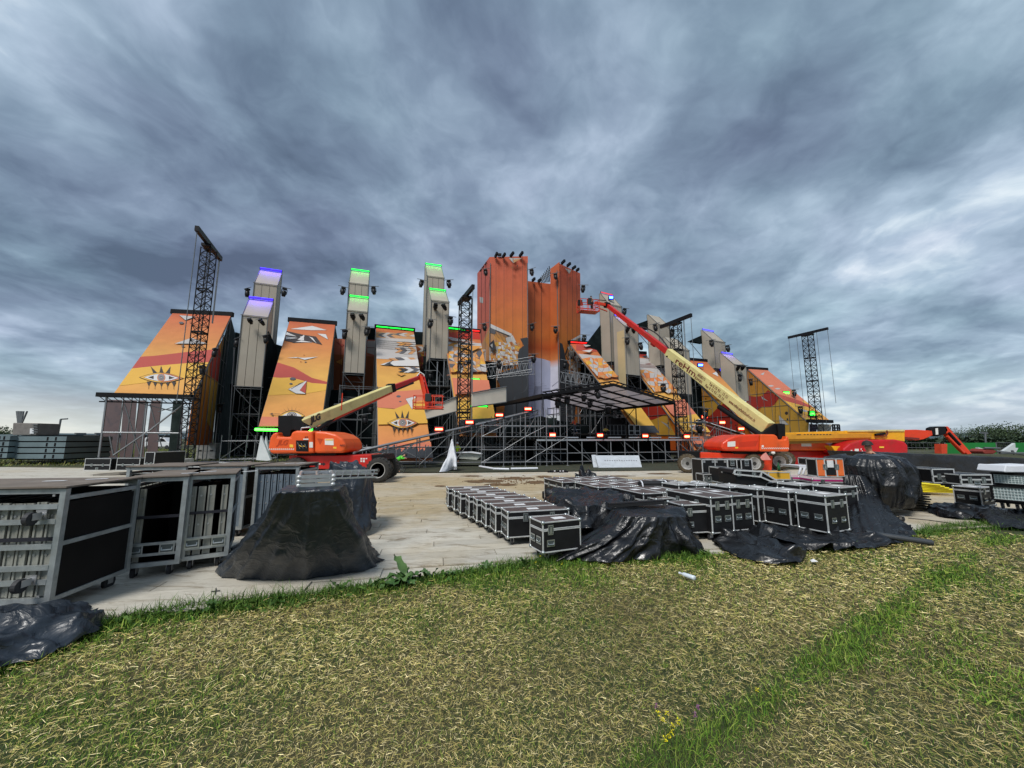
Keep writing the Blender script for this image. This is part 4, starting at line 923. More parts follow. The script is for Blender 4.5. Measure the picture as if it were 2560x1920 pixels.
# platforms around the inner left truss tower and cantilevered arm over the central tower
o = P(1055, 1100, 33); scaffold('scaffold stack below the third pale pillar with an upper working platform', (o.x, o.y, 0), 18, 4, 1.35, 2, 1.3, [.3, 2.2, 4.1, 5.2, 6.2], top=7.2, decks=(4.0, 6.1), m=m_galvd)
def lattice(label, p, q, drop, wv, n, m=m_galv, cat='truss'):
    t = thing('lattice_beam', label, cat, p, 0, 'horizontal lattice beams'); wv = Vector(wv); dn = Vector((0, 0, -drop))
    for off in (Vector((0, 0, 0)), dn, wv, wv+dn): member('chord', p+off, q+off, .035, m, t)
    for i in range(n):
        a, c = pline(p, q, i/n), pline(p, q, (i+1)/n); mid = (a+c)/2
        for off in (Vector((0, 0, 0)), wv):
            member('brace', a+off+dn, mid+off, .024, m, t); member('brace', mid+off, c+off+dn, .024, m, t)
        member('rung', a, a+wv, .022, m, t); member('rung', a+dn, a+dn+wv, .022, m, t)
    member('end_post', q, q+dn, .03, m, t); member('end_post', p, p+dn, .03, m, t); return t
lattice('galvanised lattice arm reaching across the central tower from the left', P(1196, 914, 38.5), P(1329, 901, 38.5), 1.2, (.4, 1.2, 0), 8)
for a, c in [((1180, 918), (1334, 891)), ((1180, 950), (1330, 922)), ((1180, 912), (1240, 906))]:
    pass
t = thing('guy_tubes', 'slanting galvanised tubes above the left lattice arm', 'tube', P(1180, 918, 38.2)); member('tube', P(1180, 918, 38.2), P(1334, 891, 38.2), .04, m_galv, t); member('tube', P(1180, 950, 38.2), P(1330, 923, 38.2), .04, m_galv, t)
lattice('galvanised lattice arm right of the central tower', P(1413, 925, 40), P(1520, 948, 40), 1.1, (-.4, 1.2, 0), 8)
o = P(1448, 1100, 41); scaffold('scaffold tower between the central tower and the inner right pale pillar', (o.x, o.y, 0), 22, 3, 1.5, 2, 1.3, [.3, 2.2, 4.1, 6.0, 7.4, 8.6], top=8.8, decks=(7.3,), m=m_galv)
# left scaffolds between the first wings
o = P(585, 1146, 31.5); scaffold('scaffold between the first and second left wings with a green lit foot', (o.x, o.y, 0), 20, 3, 1.4, 1, 1.3, [.3, 1.9, 3.5, 5.1, 6.7], top=6.9, m=m_galvd)
o = P(548, 1158, 26); scaffold('low scaffold bay lit green left of the boom lift', (o.x, o.y, 0), 12, 2, 1.5, 1, 1.3, [.3, 1.5], top=1.9, m=m_galv)
o = P(838, 1150, 29); scaffold('scaffold under the second pale pillar behind the left boom', (o.x, o.y, 0), 20, 3, 1.35, 1, 1.3, [.3, 1.7, 3.1, 4.6, 5.6], top=5.7, m=m_galvd)
o = P(1735, 1150, 29.5); scaffold('scaffold standing over the foot of the eye wing at right', (o.x, o.y, 0), 25, 3, 1.45, 1, 1.3, [.3, 1.7, 2.9, 4.1], top=lambda i: (3.6, 4.4, 3.4, 2.6)[i], m=m_galvd)
# tube posts with white gaps beside the wings (thin standards)
for lab, (u0, v0), (u1, v1), Y in [('tall galvanised tube beside the outer left pale pillar', (586, 870), (570, 1150), 33), ('thin tube hanging left of the second wing', (628, 962), (618, 1120), 31),
                                   ('tube right of the third wing foot', (1094, 905), (1090, 1010), 34), ('galvanised mast beside the inner left lattice tower', (1181, 878), (1178, 1150), 27), ('white edged tube below the third pale pillar', (1111, 900), (1108, 1000), 35)]:
    t = thing('tube_post', lab, 'tube', P(u1, v1, Y), 0); member('tube', P(u0, v0, Y), P(u1, v1, Y), .05, m_galv, t); member('coupler', P(u0, v0, Y), P(u0, v0+3, Y), .08, m_galvd, t)
# pale slanting parapets
def parapet(label, px, Y, Y2):
    a, b_, c, d_ = px; p0, p1 = P(*a, Y), P(*b_, Y2); pl = plane3(p0, p1, Vector((p0.x, p0.y, 0))); t = thing('ramp_parapet', label, 'parapet', (p0.x, p0.y, 0), 0, 'pale canvas parapets'); slab('canvas', mat('pale_canvas', srgb(222, 212, 194), .75, var=.08, vs=.8), t, pl, [a, b_, c, d_], .05)
    member('rail', p0+Vector((0, -.05, .04)), p1+Vector((0, -.05, .04)), .04, m_galvd, t); member('rail', hit(*d_, pl)+Vector((0, -.05, -.04)), hit(*c, pl)+Vector((0, -.05, -.04)), .04, m_galvd, t); member('stile', p1, hit(*c, pl), .035, m_galvd, t)
parapet('pale canvas parapet just right of the inner left lattice tower', [(1180, 984), (1266, 968), (1266, 1004), (1180, 1016)], 26, 28)
parapet('pale canvas parapet behind the cage of the left boom lift', [(1062, 1028), (1141, 993), (1142, 1027), (1067, 1046)], 25.5, 26.5)

# ---- stage deck
DZ = 1.62
dl, dr = G(1325, 1171), Vector((13.4, 27.6, 0)); dl = Vector((1.5, 24.3, 0)); sd_ = (dr-dl).normalized(); bk = Vector((-sd_.y, sd_.x, 0)); DL = (dr-dl).length
st = thing('main_stage', 'open main stage deck on galvanised legs below the clear canopy', 'stage', (dl.x, dl.y, 0))
at = lambda x, y, z: dl+sd_*x+bk*y+Vector((0, 0, z))
n = 6
for i in range(n):
    for j in range(5):
        b = MB(); b.prism([at(DL*i/n+.01, 2.2*j+.01, DZ-.1), at(DL*(i+1)/n-.01, 2.2*j+.01, DZ-.1), at(DL*(i+1)/n-.01, 2.2*(j+1)-.01, DZ-.1), at(DL*i/n+.01, 2.2*(j+1)-.01, DZ-.1)], (0, 0, .1)); b.build('deck_board', m_deck, st)
member('front_edge', at(0, -.04, DZ-.05), at(DL, -.04, DZ-.05), .06, m_alu, st, 'box', .1)
for i in range(2*n+1):
    x = DL*i/(2*n)
    member('post', at(x, 0, 0), at(x, 0, DZ-.1), .03, m_galv, st)
    if i % 2 == 0:
        for j in range(1, 5): member('post', at(x, 2.2*j, 0), at(x, 2.2*j, DZ-.1), .03, m_galvd, st)
    if i < 2*n and i % 2 == 0: member('brace', at(x, .1, DZ-.15), at(x+DL/n*.9, .1, .1), .028, m_galv, st)
    if i % 3 == 1: member('brace', at(x, .5, .1), at(x-DL/n*.5, .5, DZ-.2), .026, m_galvd, st)
for z in (.22, .75): member('ledger', at(0, .03, z), at(DL, .03, z), .03, m_galv, st)
b = MB(); b.prism([at(.2, 3.2, .02), at(DL-.2, 3.2, .02), at(DL-.2, 3.2, DZ-.12), at(.2, 3.2, DZ-.12)], bk*.03); b.build('skirt', m_mesh, st)
for x in (.9, 2.4, 5.9, 7.1):   # small fairy bulbs under the deck
    pass
# riser and dark flight cases on the deck
def simple_stage_case(label, u, v, Y, w, h, d=.6, rails=True):
    p = P(u, v, Y); t = thing('stage_case', label, 'flight case', (p.x, p.y, p.z), 0, 'flight cases on the stage deck')
    b = MB(); b.box((p.x-w/2, p.y, p.z), (p.x+w/2, p.y+d, p.z+h)); b.build('body', m_black, t)
    for x in (-w/2, w/2): member('edge', (p.x+x, p.y-.01, p.z), (p.x+x, p.y-.01, p.z+h), .03, m_alu if rails else m_galvd, t, 'box')
    for z in (0, h, h*.4): member('edge', (p.x-w/2, p.y-.01, p.z+z), (p.x+w/2, p.y-.01, p.z+z), .025, m_alu if rails else m_galvd, t, 'box')
zf = 1088
for i in range(5): simple_stage_case(f'{("first","second","third","fourth","fifth")[i]} dark case from the left in the row on the stage deck', 1521+i*9.5, zf-1, 33, .30, .82, rails=False)
simple_stage_case('pale edged case right of the dark row on the stage deck', 1579, zf-1, 33, .42, .82); simple_stage_case('rightmost pale edged case on the stage deck beside the canopy post', 1594, zf-1, 33, .40, .80)
t = thing('dj_riser', 'low dark riser with pale edge bars where an orange vested worker stands', 'riser', P(1430, 1082, 39)); q = P(1404, 1083, 39); b = MB(); b.box((q.x, q.y, q.z-.2), (q.x+3.6, q.y+2.5, q.z)); b.build('platform', m_deck, t)
for z in (0, .35): member('edge_bar', (q.x, q.y-.03, q.z+z), (q.x+1.9, q.y-.03, q.z+z), .03, m_alu, t)
# low fixture bars along the deck front
for i in range(8):
    x = .4+i*DL/8; t = thing('light_bar', f'{("first","second","third","fourth","fifth","sixth","seventh","eighth")[i]} unlit white light bar from the left on the stage front edge', 'light bar', at(x, .12, DZ), 0, 'light bars on the stage edge')
    member('tube', at(x, .12, DZ+.1), at(x+.95, .12, DZ+.1), .05, m_alu, t)
    for k in (.1, .85): member('foot', at(x+k, .12, DZ), at(x+k, .12, DZ+.08), .03, m_black, t)
# light battens standing on the riser, speaker stack seen against the light
t = thing('speaker_stack', 'dark speaker stack against the bright gap left of the worker', 'speaker', P(1381, 1068, 38)); q = P(1381, 1068, 38)
b = MB(); b.box((q.x-.45, q.y, q.z-.2), (q.x+.45, q.y+.7, q.z+.9)); b.build('cabinet', m_mesh2, t)
t = thing('sky_gap_panel', 'added pale panel standing in for bright sky behind the dark speaker stack', 'sheet', P(1390, 1068, 41.5)); pl = (P(1390, 1068, 41.5), Vector((.2, -1, 0)).normalized()); slab('sheet', m_white, t, pl, [(1366, 1038), (1400, 1039), (1402, 1082), (1366, 1082)], .04)  # added pale panel, its colour standing in for daylight through a gap
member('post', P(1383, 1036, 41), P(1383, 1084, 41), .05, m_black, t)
# mixer box on top of black boxes
t = thing('amp_rack', 'white and black device with two round dials on top of stacked black cases', 'equipment', P(1557, 1062, 36)); q = P(1557, 1043, 36)
b = MB(); b.box((q.x-.5, q.y, q.z-.05), (q.x+.5, q.y+.4, q.z+.22)); b.build('casing', m_white, t)
for dx in (-.3, .3): b = MB(); b.lathe([(.11, 0), (.11, .04)], (q.x+dx, q.y-.04, q.z+.09), (0, 1, 0)); b.build('dial', m_black, t)
b = MB(); b.box((q.x-1.1, q.y+.1, q.z-1.75), (q.x+.9, q.y+1.2, q.z-.06)); b.build('case_stack', m_black, t)

# ---- canopy
cv = thing('canopy', 'black gabled canopy frame with clear smoky sheets over the stage', 'canopy', (7.07, 27, 0))
bkd = Vector((-.38, .925, 0)); RG = P(1534, 961.5, 27); FR = P(1687, 1007, 29.3); FL = Vector((2.0, 25.0, 0)); FL.z = FR.z+.1
Lr = 10.2
ridge = lambda t: RG+bkd*t
ev_r = lambda t: FR+bkd*t
ev_l = lambda t: FL+bkd*t
m_clear = bpy.data.materials.new('smoky_clear_sheet'); m_clear.use_nodes = True
t_ = NT(m_clear.node_tree); t_.n.clear(); o_ = t_.new('ShaderNodeOutputMaterial'); tr_ = t_.new('ShaderNodeBsdfTransparent'); tl_ = t_.new('ShaderNodeBsdfTranslucent'); gl_ = t_.new('ShaderNodeBsdfGlossy')
tr_.inputs[0].default_value = (.62, .62, .64, 1); tl_.inputs[0].default_value = (.55, .50, .50, 1); gl_.inputs[0].default_value = (.5, .5, .52, 1); gl_.inputs['Roughness'].default_value = .15
nb = t_.new('ShaderNodeBump', Strength=.4, Distance=.1); t_.set(nb.inputs['Height'], t_.noise(t_.new('ShaderNodeTexCoord').outputs['Object'], .9, 3, .5, 1.0)); t_.set(gl_.inputs['Normal'], nb.outputs[0])
x1, x2_ = t_.new('ShaderNodeMixShader'), t_.new('ShaderNodeMixShader'); x1.inputs[0].default_value = .55; t_.set(x1.inputs[1], tr_.outputs[0]); t_.set(x1.inputs[2], tl_.outputs[0]); x2_.inputs[0].default_value = .10; t_.set(x2_.inputs[1], x1.outputs[0]); t_.set(x2_.inputs[2], gl_.outputs[0]); t_.set(o_.inputs[0], x2_.outputs[0])
for side in (ev_r, ev_l):
    for i in range(5):
        t0, t1 = Lr*i/5, Lr*(i+1)/5
        for k in range(4):
            a0, a1 = k/4, (k+1)/4
            pts = [pline(ridge(t0), side(t0), a0), pline(ridge(t1), side(t1), a0), pline(ridge(t1), side(t1), a1), pline(ridge(t0), side(t0), a1)]
            sag = Vector((0, 0, .06)); b = MB(); b.prism([p+sag for p in pts], (0, 0, .006)); b.build('clear_sheet', m_clear, cv)
    for i in range(6):
        t0 = Lr*i/5; member('rafter', ridge(t0), side(t0), .12 if i in (0, 5) else .08, m_black, cv, 'box', .16)
    for k in range(1, 4): member('purlin', pline(ridge(0), side(0), k/4)+Vector((0, 0, .03)), pline(ridge(Lr), side(Lr), k/4)+Vector((0, 0, .03)), .03, m_galvd, cv)
    member('eave_beam', side(0), side(Lr), .14, m_black, cv, 'box', .22)
    for t0 in (0, 4.4, Lr):
        p = side(t0); member('post', Vector((p.x, p.y, DZ)), p, .075, m_black, cv, 'box')
member('ridge_beam', ridge(0), ridge(Lr), .14, m_black, cv, 'box', .2)
a, c = ridge(0)+Vector((0, 0, .12)), None
for side in (ev_r, ev_l):
    member('front_chord', ridge(0)+Vector((0, 0, .25)), side(0)+Vector((0, 0, .2)), .05, m_truss, cv)
    for k in range(12):
        p, q = pline(ridge(0), side(0), k/12), pline(ridge(0), side(0), (k+1)/12); member('web', p, q+Vector((0, 0, .22)), .03, m_truss, cv)
p = ev_r(4.4); q = ev_r(Lr)
member('brace', Vector((p.x, p.y, DZ+.3)), pline(p, q, .6), .03, m_truss, cv); member('brace', p, Vector((*pline(p, q, .6).xy, DZ+.3)), .03, m_truss, cv)
o = P(1228, 1156, 29); scaffold('dark scaffold layer behind the stair scaffold at the ramp top', (o.x, o.y, 0), 14, 4, 1.1, 2, 1.1, [.3, 1.2, 2.1, 3.0], top=3.3, m=m_galvd, decks=(2.05,))
# wide scaffold frame within the canopy
o = P(1392, 1088, 31); scaffold('rear scaffold frame on the stage deck around the orange vested worker', (o.x, o.y, DZ), 22, 2, 1.55, 1, 1.5, [.0, 1.1, 2.0, 2.5], top=2.6, m=m_galvd)

# ---- lamps
m_lens = mat('lamp_lens', (.25, .27, .3), .1, var=0); m_lampb = mat('lamp_black', (.009, .009, .01), .45, var=.15, spec=.3)
def lamp_proto():
    t = thing('moving_head_lamp', 'x', 'stage lamp', (0, 0, 0)); b = MB()
    member('bar', (-.55, 0, .32), (.55, 0, .32), .03, m_galvd, t)
    b = MB(); b.box((-.2, -.17, .08), (.2, .17, .26)); b.build('base', m_lampb, t, False, bevel=.03)
    for x in (-.23, .23): member('yoke', (x, 0, .1), (x, 0, -.32), .045, m_lampb, t, 'box', .1)
    b = MB(); b.lathe([(.10, .02), (.19, -.04), (.2, -.35), (.15, -.55), (.13, -.56)], (0, 0, 0), (0, 0, 1), 14); b.build('head', m_lampb, t, False, True)
    b = MB(); b.lathe([(.12, -.555), (.10, -.575)], (0, 0, 0), (0, 0, 1), 14); b.build('lens', m_lens, t, False)
    return t
LP0 = lamp_proto(); LAMPS = [
 (618.4, 728, 35.5, 'left outrigger of the tall outer left pillar'), (711, 727, 35.5, 'right outrigger of the tall outer left pillar'), (592, 852, 30, 'dark corner left of the outer left front pillar'), (664, 845, 29.6, 'right edge of the outer left front pillar'),
 (858, 724, 38, 'left outrigger of the tall second pillar'), (934, 723, 38, 'right outrigger of the tall second pillar'), (862, 832, 33, 'left side of the second front pillar'), (918.5, 825, 33, 'right side of the second front pillar'),
 (1054, 706, 39.5, 'left outrigger of the tall third pillar'), (1122, 707, 39.5, 'right outrigger of the tall third pillar'), (1076.5, 806, 34.2, 'left edge of the third front pillar'), (1126, 799, 34.6, 'right side of the third front pillar'),
 (1213.8, 678, 42, 'upper flank of the left tower block'), (1329, 678, 42, 'upper right edge of the left tower block'), (1388.5, 688, 44, 'upper inner flank of the right tower block'), (1457.8, 719, 46.5, 'upper right side of the right tower block'),
 (1211, 815, 41, 'lower flank of the left tower block'), (1330, 815.5, 42, 'seam right of the left tower block'), (1388.7, 822, 44, 'inner flank of the right tower block'), (1460.4, 844, 46.5, 'lower right side of the right tower block'),
 (1334, 893, 38.4, 'tip of the left lattice arm'), (1247.5, 908, 38.2, 'middle of the left lattice arm'), (1413, 908, 39.6, 'start of the right lattice arm'),
 (1561, 777, 44, 'red boom beside the tall inner right pillar'), (1568, 850, 41.6, 'left edge of the inner right front pillar'), (1601, 863, 42.5, 'right side of the inner right front pillar'), (1638, 816, 46, 'left flank of the fifth tall pillar'), (1680.5, 830, 48, 'right side of the fifth tall pillar'),
 (1778.5, 856, 52, 'left flank of the sixth tall pillar'), (1819, 869, 54, 'right side of the sixth tall pillar'), (1849.5, 942, 49.5, 'front of the outer right pillar'), (1877, 953, 56, 'ochre flank of the outermost right wing'),
 (1984.8, 980, 55, 'edge of the outermost right wing below the green spot'), (2001, 1022, 51, 'foot of the outermost right wing'), (537, 878, 27.5, 'right edge tube of the outermost left wing'), (506, 922, 26, 'lattice tower side of the outermost left wing'), (550, 1018, 30, 'scaffold below the outermost left wing'),
 (1658, 967, 36.5, 'cable above the eye wing at right'), (1763, 1030, 33, 'ochre banner above the right ramp'), (1748, 1065, 31, 'top of the scaffold over the right eye wing'), (852, 1018, 28, 'scaffold below the second pillar, left'), (926, 1018, 28, 'scaffold below the second pillar, right'),
 (818, 1048, 22, 'gap under the cream boom'), (912, 1045, 27, 'scaffold right of the second wing'), (1395, 1004, 26.2, 'left slope of the canopy, first'), (1418, 998, 26.4, 'left slope of the canopy, second'), (1460, 988, 26.7, 'left slope of the canopy, third'), (1493, 981, 26.8, 'left slope of the canopy, nearest the ridge'),
 (1475, 1005, 30, 'left canopy slope further back'), (1521, 1018, 31, 'middle canopy rafter'), (1214, 1064, 24.4, 'left ramp near the grey wing foot'), (1076, 935, 35, 'lower end of the third front pillar')]
faces = [(624.3, 800, 29.7, 'left one on the face of the outer left front pillar'), (652.7, 803, 29.9, 'right one on the face of the outer left front pillar'), (881.7, 788.5, 33.2, 'left one on the face of the second front pillar'), (904, 790, 33.3, 'right one on the face of the second front pillar'),
         (1089, 763.5, 34.7, 'left one on the face of the third front pillar'), (1109.4, 765, 34.8, 'right one on the face of the third front pillar'), (1569.7, 822, 41.8, 'left one on the face of the inner right front pillar'), (1583.4, 824, 41.9, 'right one on the face of the inner right front pillar'),
         (1846.5, 917, 49.8, 'left one on the face of the outer right pillar'), (1857.4, 917.5, 49.9, 'right one on the face of the outer right pillar')]
first = True
for i, (u, v, Y, lab) in enumerate(LAMPS+faces):
    p = P(u, v, Y); sc = (1.0 if Y > 30 else .8)*(1.15 if Y > 44 else 1)
    if i >= len(LAMPS): sc *= .85
    rot = (random.uniform(-.15, .15)+(.9 if i >= len(LAMPS) else 0), random.uniform(-.2, .2), random.uniform(-.5, .5))
    L = f'black stage lamp hung at the {lab}' if i < len(LAMPS) else f'black lamp, {lab}'
    if first: LP0.location = p; LP0.rotation_euler = rot; LP0.scale = (sc,)*3; LP0['label'] = L; LP0['group'] = 'black moving head lamps'; first = False
    else: copy_thing(LP0, L, p, 0, 'black moving head lamps', sc, rot)

def glow(name, rgb, s): return mat('glow_'+name, (0.02, .02, .02), .4, var=0, emit=rgb, es=s)
g_green, g_blue, g_red, g_lime = glow('green', (.004, 1, .05), 1.3), glow('blue', (.03, .01, 1), 1.3), glow('red', (1, .012, .01), 1.6), glow('hot_green', (.04, 1, .03), 6)
g_redhot = glow('red_hot', (1, .16, .06), 8); g_cyan = glow('cyan', (.05, .35, 1), 7)
def strip(label, a, c, m, r=.07):
    t = thing('light_strip', label, 'light strip', a, 0, 'glowing light strips'); n = max(2, int((c-a).length/1.1))
    for i in range(n): member('glowing_tube', pline(a, c, i/n+.01), pline(a, c, (i+1)/n-.01), r, m, t)
    for q in (a, c): member('end_clip', q-Vector((0, 0, .12)), q+Vector((0, 0, .1)), .04, m_black, t)
def hoodstrip(key, label, m, r=.08, front=False):
    t, at_, w_, z0, z1, z2, hd, dp = PIL[key]
    if front: strip(label, at_(0, -.1, z1+.1), at_(w_, -.1, z1+.1), m, r)
    else: strip(label, at_(0, hd-.1, z2+.12), at_(w_, hd-.1, z2+.12), m, r)
hoodstrip('1f', 'blue light strip along the hood of the outer left front pillar', g_blue, .1); hoodstrip('1b', 'blue light strip topping the tall outer left pillar', g_blue, .11)
hoodstrip('2f', 'green light strip on the hood of the second front pillar', g_green); hoodstrip('2b', 'green light strip topping the tall second pillar', g_green)
hoodstrip('3f', 'green light strip on the hood of the third front pillar', g_green); hoodstrip('3b', 'green light strip topping the tall third pillar', g_green)
g_dred = glow('dim_red', (1, .05, .08), .5); g_dblue = glow('dim_blue', (.08, .06, 1), 1.0)
hoodstrip('4b', 'dim red light strip topping the tall inner right pillar', g_dred, .07); hoodstrip('6b', 'dim violet strip topping the tall outer right pillar', g_dblue, .09); hoodstrip('6f', 'dim violet strip on the hood of the outer right front pillar', g_dblue, .08); hoodstrip('4f', 'dim violet strip on the hood of the inner right front pillar', g_dblue, .06)
def hoodlamp(key, rgb, e):
    t, at_, w_, z0, z1, z2, hd, dp = PIL[key]; ld = bpy.data.lights.new('strip_light', 'AREA'); ld.shape = 'RECTANGLE'; ld.size = w_; ld.size_y = .15; ld.energy = e; ld.color = rgb
    o = bpy.data.objects.new('strip_light', ld); C.objects.link(o); p = at_(w_/2, hd-.42, z2+.12); o.location = p; aim = at_(w_/2, hd*.55, z1+(z2-z1)*.55)
    o.rotation_euler = (p-aim).to_track_quat('Z', 'Y').to_euler()
for k_, c_, e_ in (('1f', (.10, .03, 1), 14), ('1b', (.10, .03, 1), 18), ('2f', (.05, 1, .08), 3.5), ('2b', (.05, 1, .08), 5), ('3f', (.05, 1, .08), 2.5), ('3b', (.05, 1, .08), 5), ('6f', (.2, .1, 1), 7), ('4f', (.3, .15, 1), 5)): hoodlamp(k_, c_, e_)
def wstrip(key, label, m, t0=0, t1=1, r=.06):
    w_, pl, tl, tr, bl, br = WING[key]; strip(label, pline(tl, tr, t0)+pl[1]*.15, pline(tl, tr, t1)+pl[1]*.15, m, r)
wstrip('C', 'green light strip along the top of the third wing', g_green); wstrip('D', 'green light strip along the left top of the fourth wing', g_green, 0, .6); wstrip('D', 'red light strip along the right top of the fourth wing', g_red, .62, 1); wstrip('D2', 'red light strip on the wing top just right of the central tower', g_red)
strip('bright green light bar at the foot of the second wing', P(637, 1073.5, 23.5), P(695, 1075, 23.8), g_lime, .075)
strip('lime light strip above the yellow foot beside the inner left lattice tower', P(1176, 1015, 27.5), P(1219, 1016, 28.2), g_green, .05); strip('short green light strip under the left lattice arm', P(1176, 946, 33), P(1199, 948, 33.3), g_green, .05)
def blinder(label, u, v, Y, m, w=.46, h=.2, hot=None):
    p = P(u, v, Y); t = thing('strobe_lamp', label, 'strobe lamp', (p.x, p.y, p.z), 0, 'glowing strobe lamps'); b = MB(); b.box((p.x-w/2-.05, p.y, p.z-h/2-.05), (p.x+w/2+.05, p.y+.22, p.z+h/2+.05)); b.build('housing', m_lampb, t, bevel=.02)
    b = MB(); b.box((p.x-w/2, p.y-.03, p.z-h/2), (p.x+w/2, p.y+.02, p.z+h/2)); b.build('glowing_face', m, t)
    b = MB(); b.box((p.x-w/2.3, p.y-.06, p.z-h*.28), (p.x+w/2.3, p.y-.01, p.z+h*.22)); b.build('tube', hot or g_redhot, t)
    for x in (-w/2-.08, w/2+.08): member('bracket', (p.x+x, p.y+.1, p.z-h/2-.22), (p.x+x, p.y+.1, p.z+h*.2), .025, m_lampb, t)
for i, (u, v, Y) in enumerate([(1097.6, 1072.7, 22.6), (1174, 1055.5, 23.6), (1248.6, 1037.4, 25), (1320, 1022, 26.4)]):
    blinder(f'red strobe on the left ramp, {("lowest", "second from below", "third from below", "topmost")[i]}', u, v, Y, g_red)
for i, (u, v, Y) in enumerate([(1381.5, 1087, 24.5), (1500, 1088, 25.3), (1613, 1089.5, 26.2), (1717, 1091, 27)]):
    blinder(f'red strobe on the stage front edge, {("leftmost", "second from left", "third from left", "rightmost")[i]}', u, v, Y, g_red, .36, .22)
for i, (u, v, Y) in enumerate([(1761.5, 1042, 35.6), (1805.5, 1056, 35), (1852.7, 1071.5, 34)]):
    blinder(f'red strobe on the right ramp, {("uppermost", "middle", "lowest")[i]}', u, v, Y, g_red, .5, .26)
blinder('blue lit lamp on the hood of the tall inner right pillar', 1527.7, 743.6, 45, g_blue, .45, .45, g_cyan); blinder('blue lamp half hidden by the red boom', 1542, 835, 43.5, g_blue, .6, .6, g_blue)
blinder('blue lamp at the top of the wing behind the lettered boom', 1751, 912.6, 50, g_blue, .6, .4, g_cyan); blinder('small blue lamp beside the outer right pillar', 1806.5, 924, 54, g_blue, .7, .4, g_blue)
blinder('green lamp on the slope of the outermost right wing', 1966, 982, 56, g_green, .8, .4, g_lime); blinder('green lamp at the right lattice tower', 2030, 1033.5, 51, g_green, .7, .6, g_lime)
blinder('green lamp shining between body and boom of the left boom lift', 774, 1075.5, 21, g_green, .35, .25, g_lime)
# slanted tube bundle of the roof at left canopy; angled white board lying against the stage
t = thing('leaning_panel', 'grey white panel with faint print leaning on the stage front', 'panel', G(1560, 1170), 0, 'panels leaning against the stage front'); m_pan = mat('weathered_white_panel', srgb(190, 196, 202), .6, var=.1, vs=2, dirt=(srgb(150, 152, 150), .5))
pa, pb_ = G(1497, 1169.5), G(1605, 1168); up_ = P(1488, 1138.5, pa.y+.6); pl = plane3(pa, pb_, up_); slab('board', m_pan, t, pl, [(1488, 1138.5), (1597, 1138.5), (1605, 1168.5), (1497, 1170)], .06)
for i, u in enumerate(range(1513, 1592, 6)):
    q = hit(u, 1152, pl)+pl[1]*.01; b = MB(); hgt = random.uniform(.06, .1); b.box((q.x-.045, q.y-.006, q.z-hgt/2), (q.x+.03, q.y, q.z+hgt/2)); b.build('faint_print', mat('faint_print_grey', srgb(150, 152, 158), .7), t)
t = thing('leaning_panel', 'narrow grey panel standing behind the left end of the white panel', 'panel', G(1490, 1169), 0, 'panels leaning against the stage front'); slab('board', m_pan, t, (pl[0]+Vector((0, .35, 0)), pl[1]), [(1479, 1137), (1489, 1137), (1496, 1169), (1484, 1169)], .05)
# ================================================================== BOOM LIFTS
def paint(name, rgb, rough=.38): return mat(name, srgb(*rgb), rough, var=.10, vs=1.3, dirt=(srgb(110, 72, 50), .35))
m_or = paint('orange_paint', (232, 92, 34)); m_rd = paint('red_paint', (196, 30, 22)); m_cream = paint('cream_paint', (222, 208, 140), .5); m_orr = paint('orange_red_paint', (222, 62, 26)); m_crim = paint('crimson_paint', (190, 18, 28)); m_yel = paint('yellow_paint', (236, 170, 26))
m_tyre = mat('tyre_rubber', (.03, .028, .025), .85, var=.4, vs=6, bump=.5, bs=20); m_tyrem = mat('muddy_tyre_rubber', srgb(84, 72, 54), .9, var=.4, vs=8, bump=.6, bs=25, dirt=((.025, .022, .02), .9)); m_rim = mat('rim_grey', srgb(176, 174, 170), .55, var=.2, vs=6)
m_ink = mat('print_black_ink', (.02, .02, .025), .5, var=0); m_decal = mat('decal_white', (.75, .74, .7), .5, var=.06); m_dy = mat('decal_yellow', srgb(240, 190, 60), .5, var=.05)
m_maroon = mat('maroon_ink', srgb(110, 40, 34), .6, var=0); m_hose = mat('hose_black', (.015, .015, .016), .55, var=.1)
def wheel(parent, c, ax, R_, W_, m_t=m_tyre):
    c = Vector(c); ax = Vector(ax).normalized(); n = 28
    b = MB(); b.lathe([(R_*.62, -W_/2), (R_*.88, -W_/2), (R_*.97, -W_*.40), (R_, -W_*.2), (R_, W_*.2), (R_*.97, W_*.40), (R_*.88, W_/2), (R_*.62, W_/2)], c, ax, n, cap=False); ty = b.build('tyre', m_t, parent, smooth=True)
    up = Vector((0, 0, 1)); side = ax.cross(up).normalized(); L = MB()
    for i in range(20):
        a = 2*PI*i/20
        for sg in (-1, 1):
            rad = (side*math.cos(a)+up*math.sin(a)); a2 = a+sg*.16; rad2 = side*math.cos(a2)+up*math.sin(a2)
            L.beam(c+rad*R_*.99+ax*(.02*sg), c+rad2*R_*.985+ax*(W_*.48*sg), R_*.07, R_*.07)
    lg = L.build('tread_lugs', m_t, parent); lg.parent = parent
    b = MB(); b.lathe([(R_*.60, -W_*.42), (R_*.64, -W_*.42), (R_*.62, -W_*.30), (R_*.50, -W_*.22), (R_*.30, -W_*.20), (R_*.22, -W_*.34), (R_*.05, -W_*.36)], c, ax, 24); b.build('rim', m_rim, parent, smooth=True)
    b = MB(); b.lathe([(R_*.62, -W_*.44), (R_*.66, -W_*.50), (R_*.60, -W_*.50), (R_*.56, -W_*.44)], c, ax, 24); b.build('rim_ring', m_rim, parent, smooth=True)
    b = MB(); b.lathe([(R_*.2, -W_*.37), (R_*.17, -W_*.5), (R_*.05, -W_*.5)], c, ax, 12); b.build('hub', m_tyre, parent)
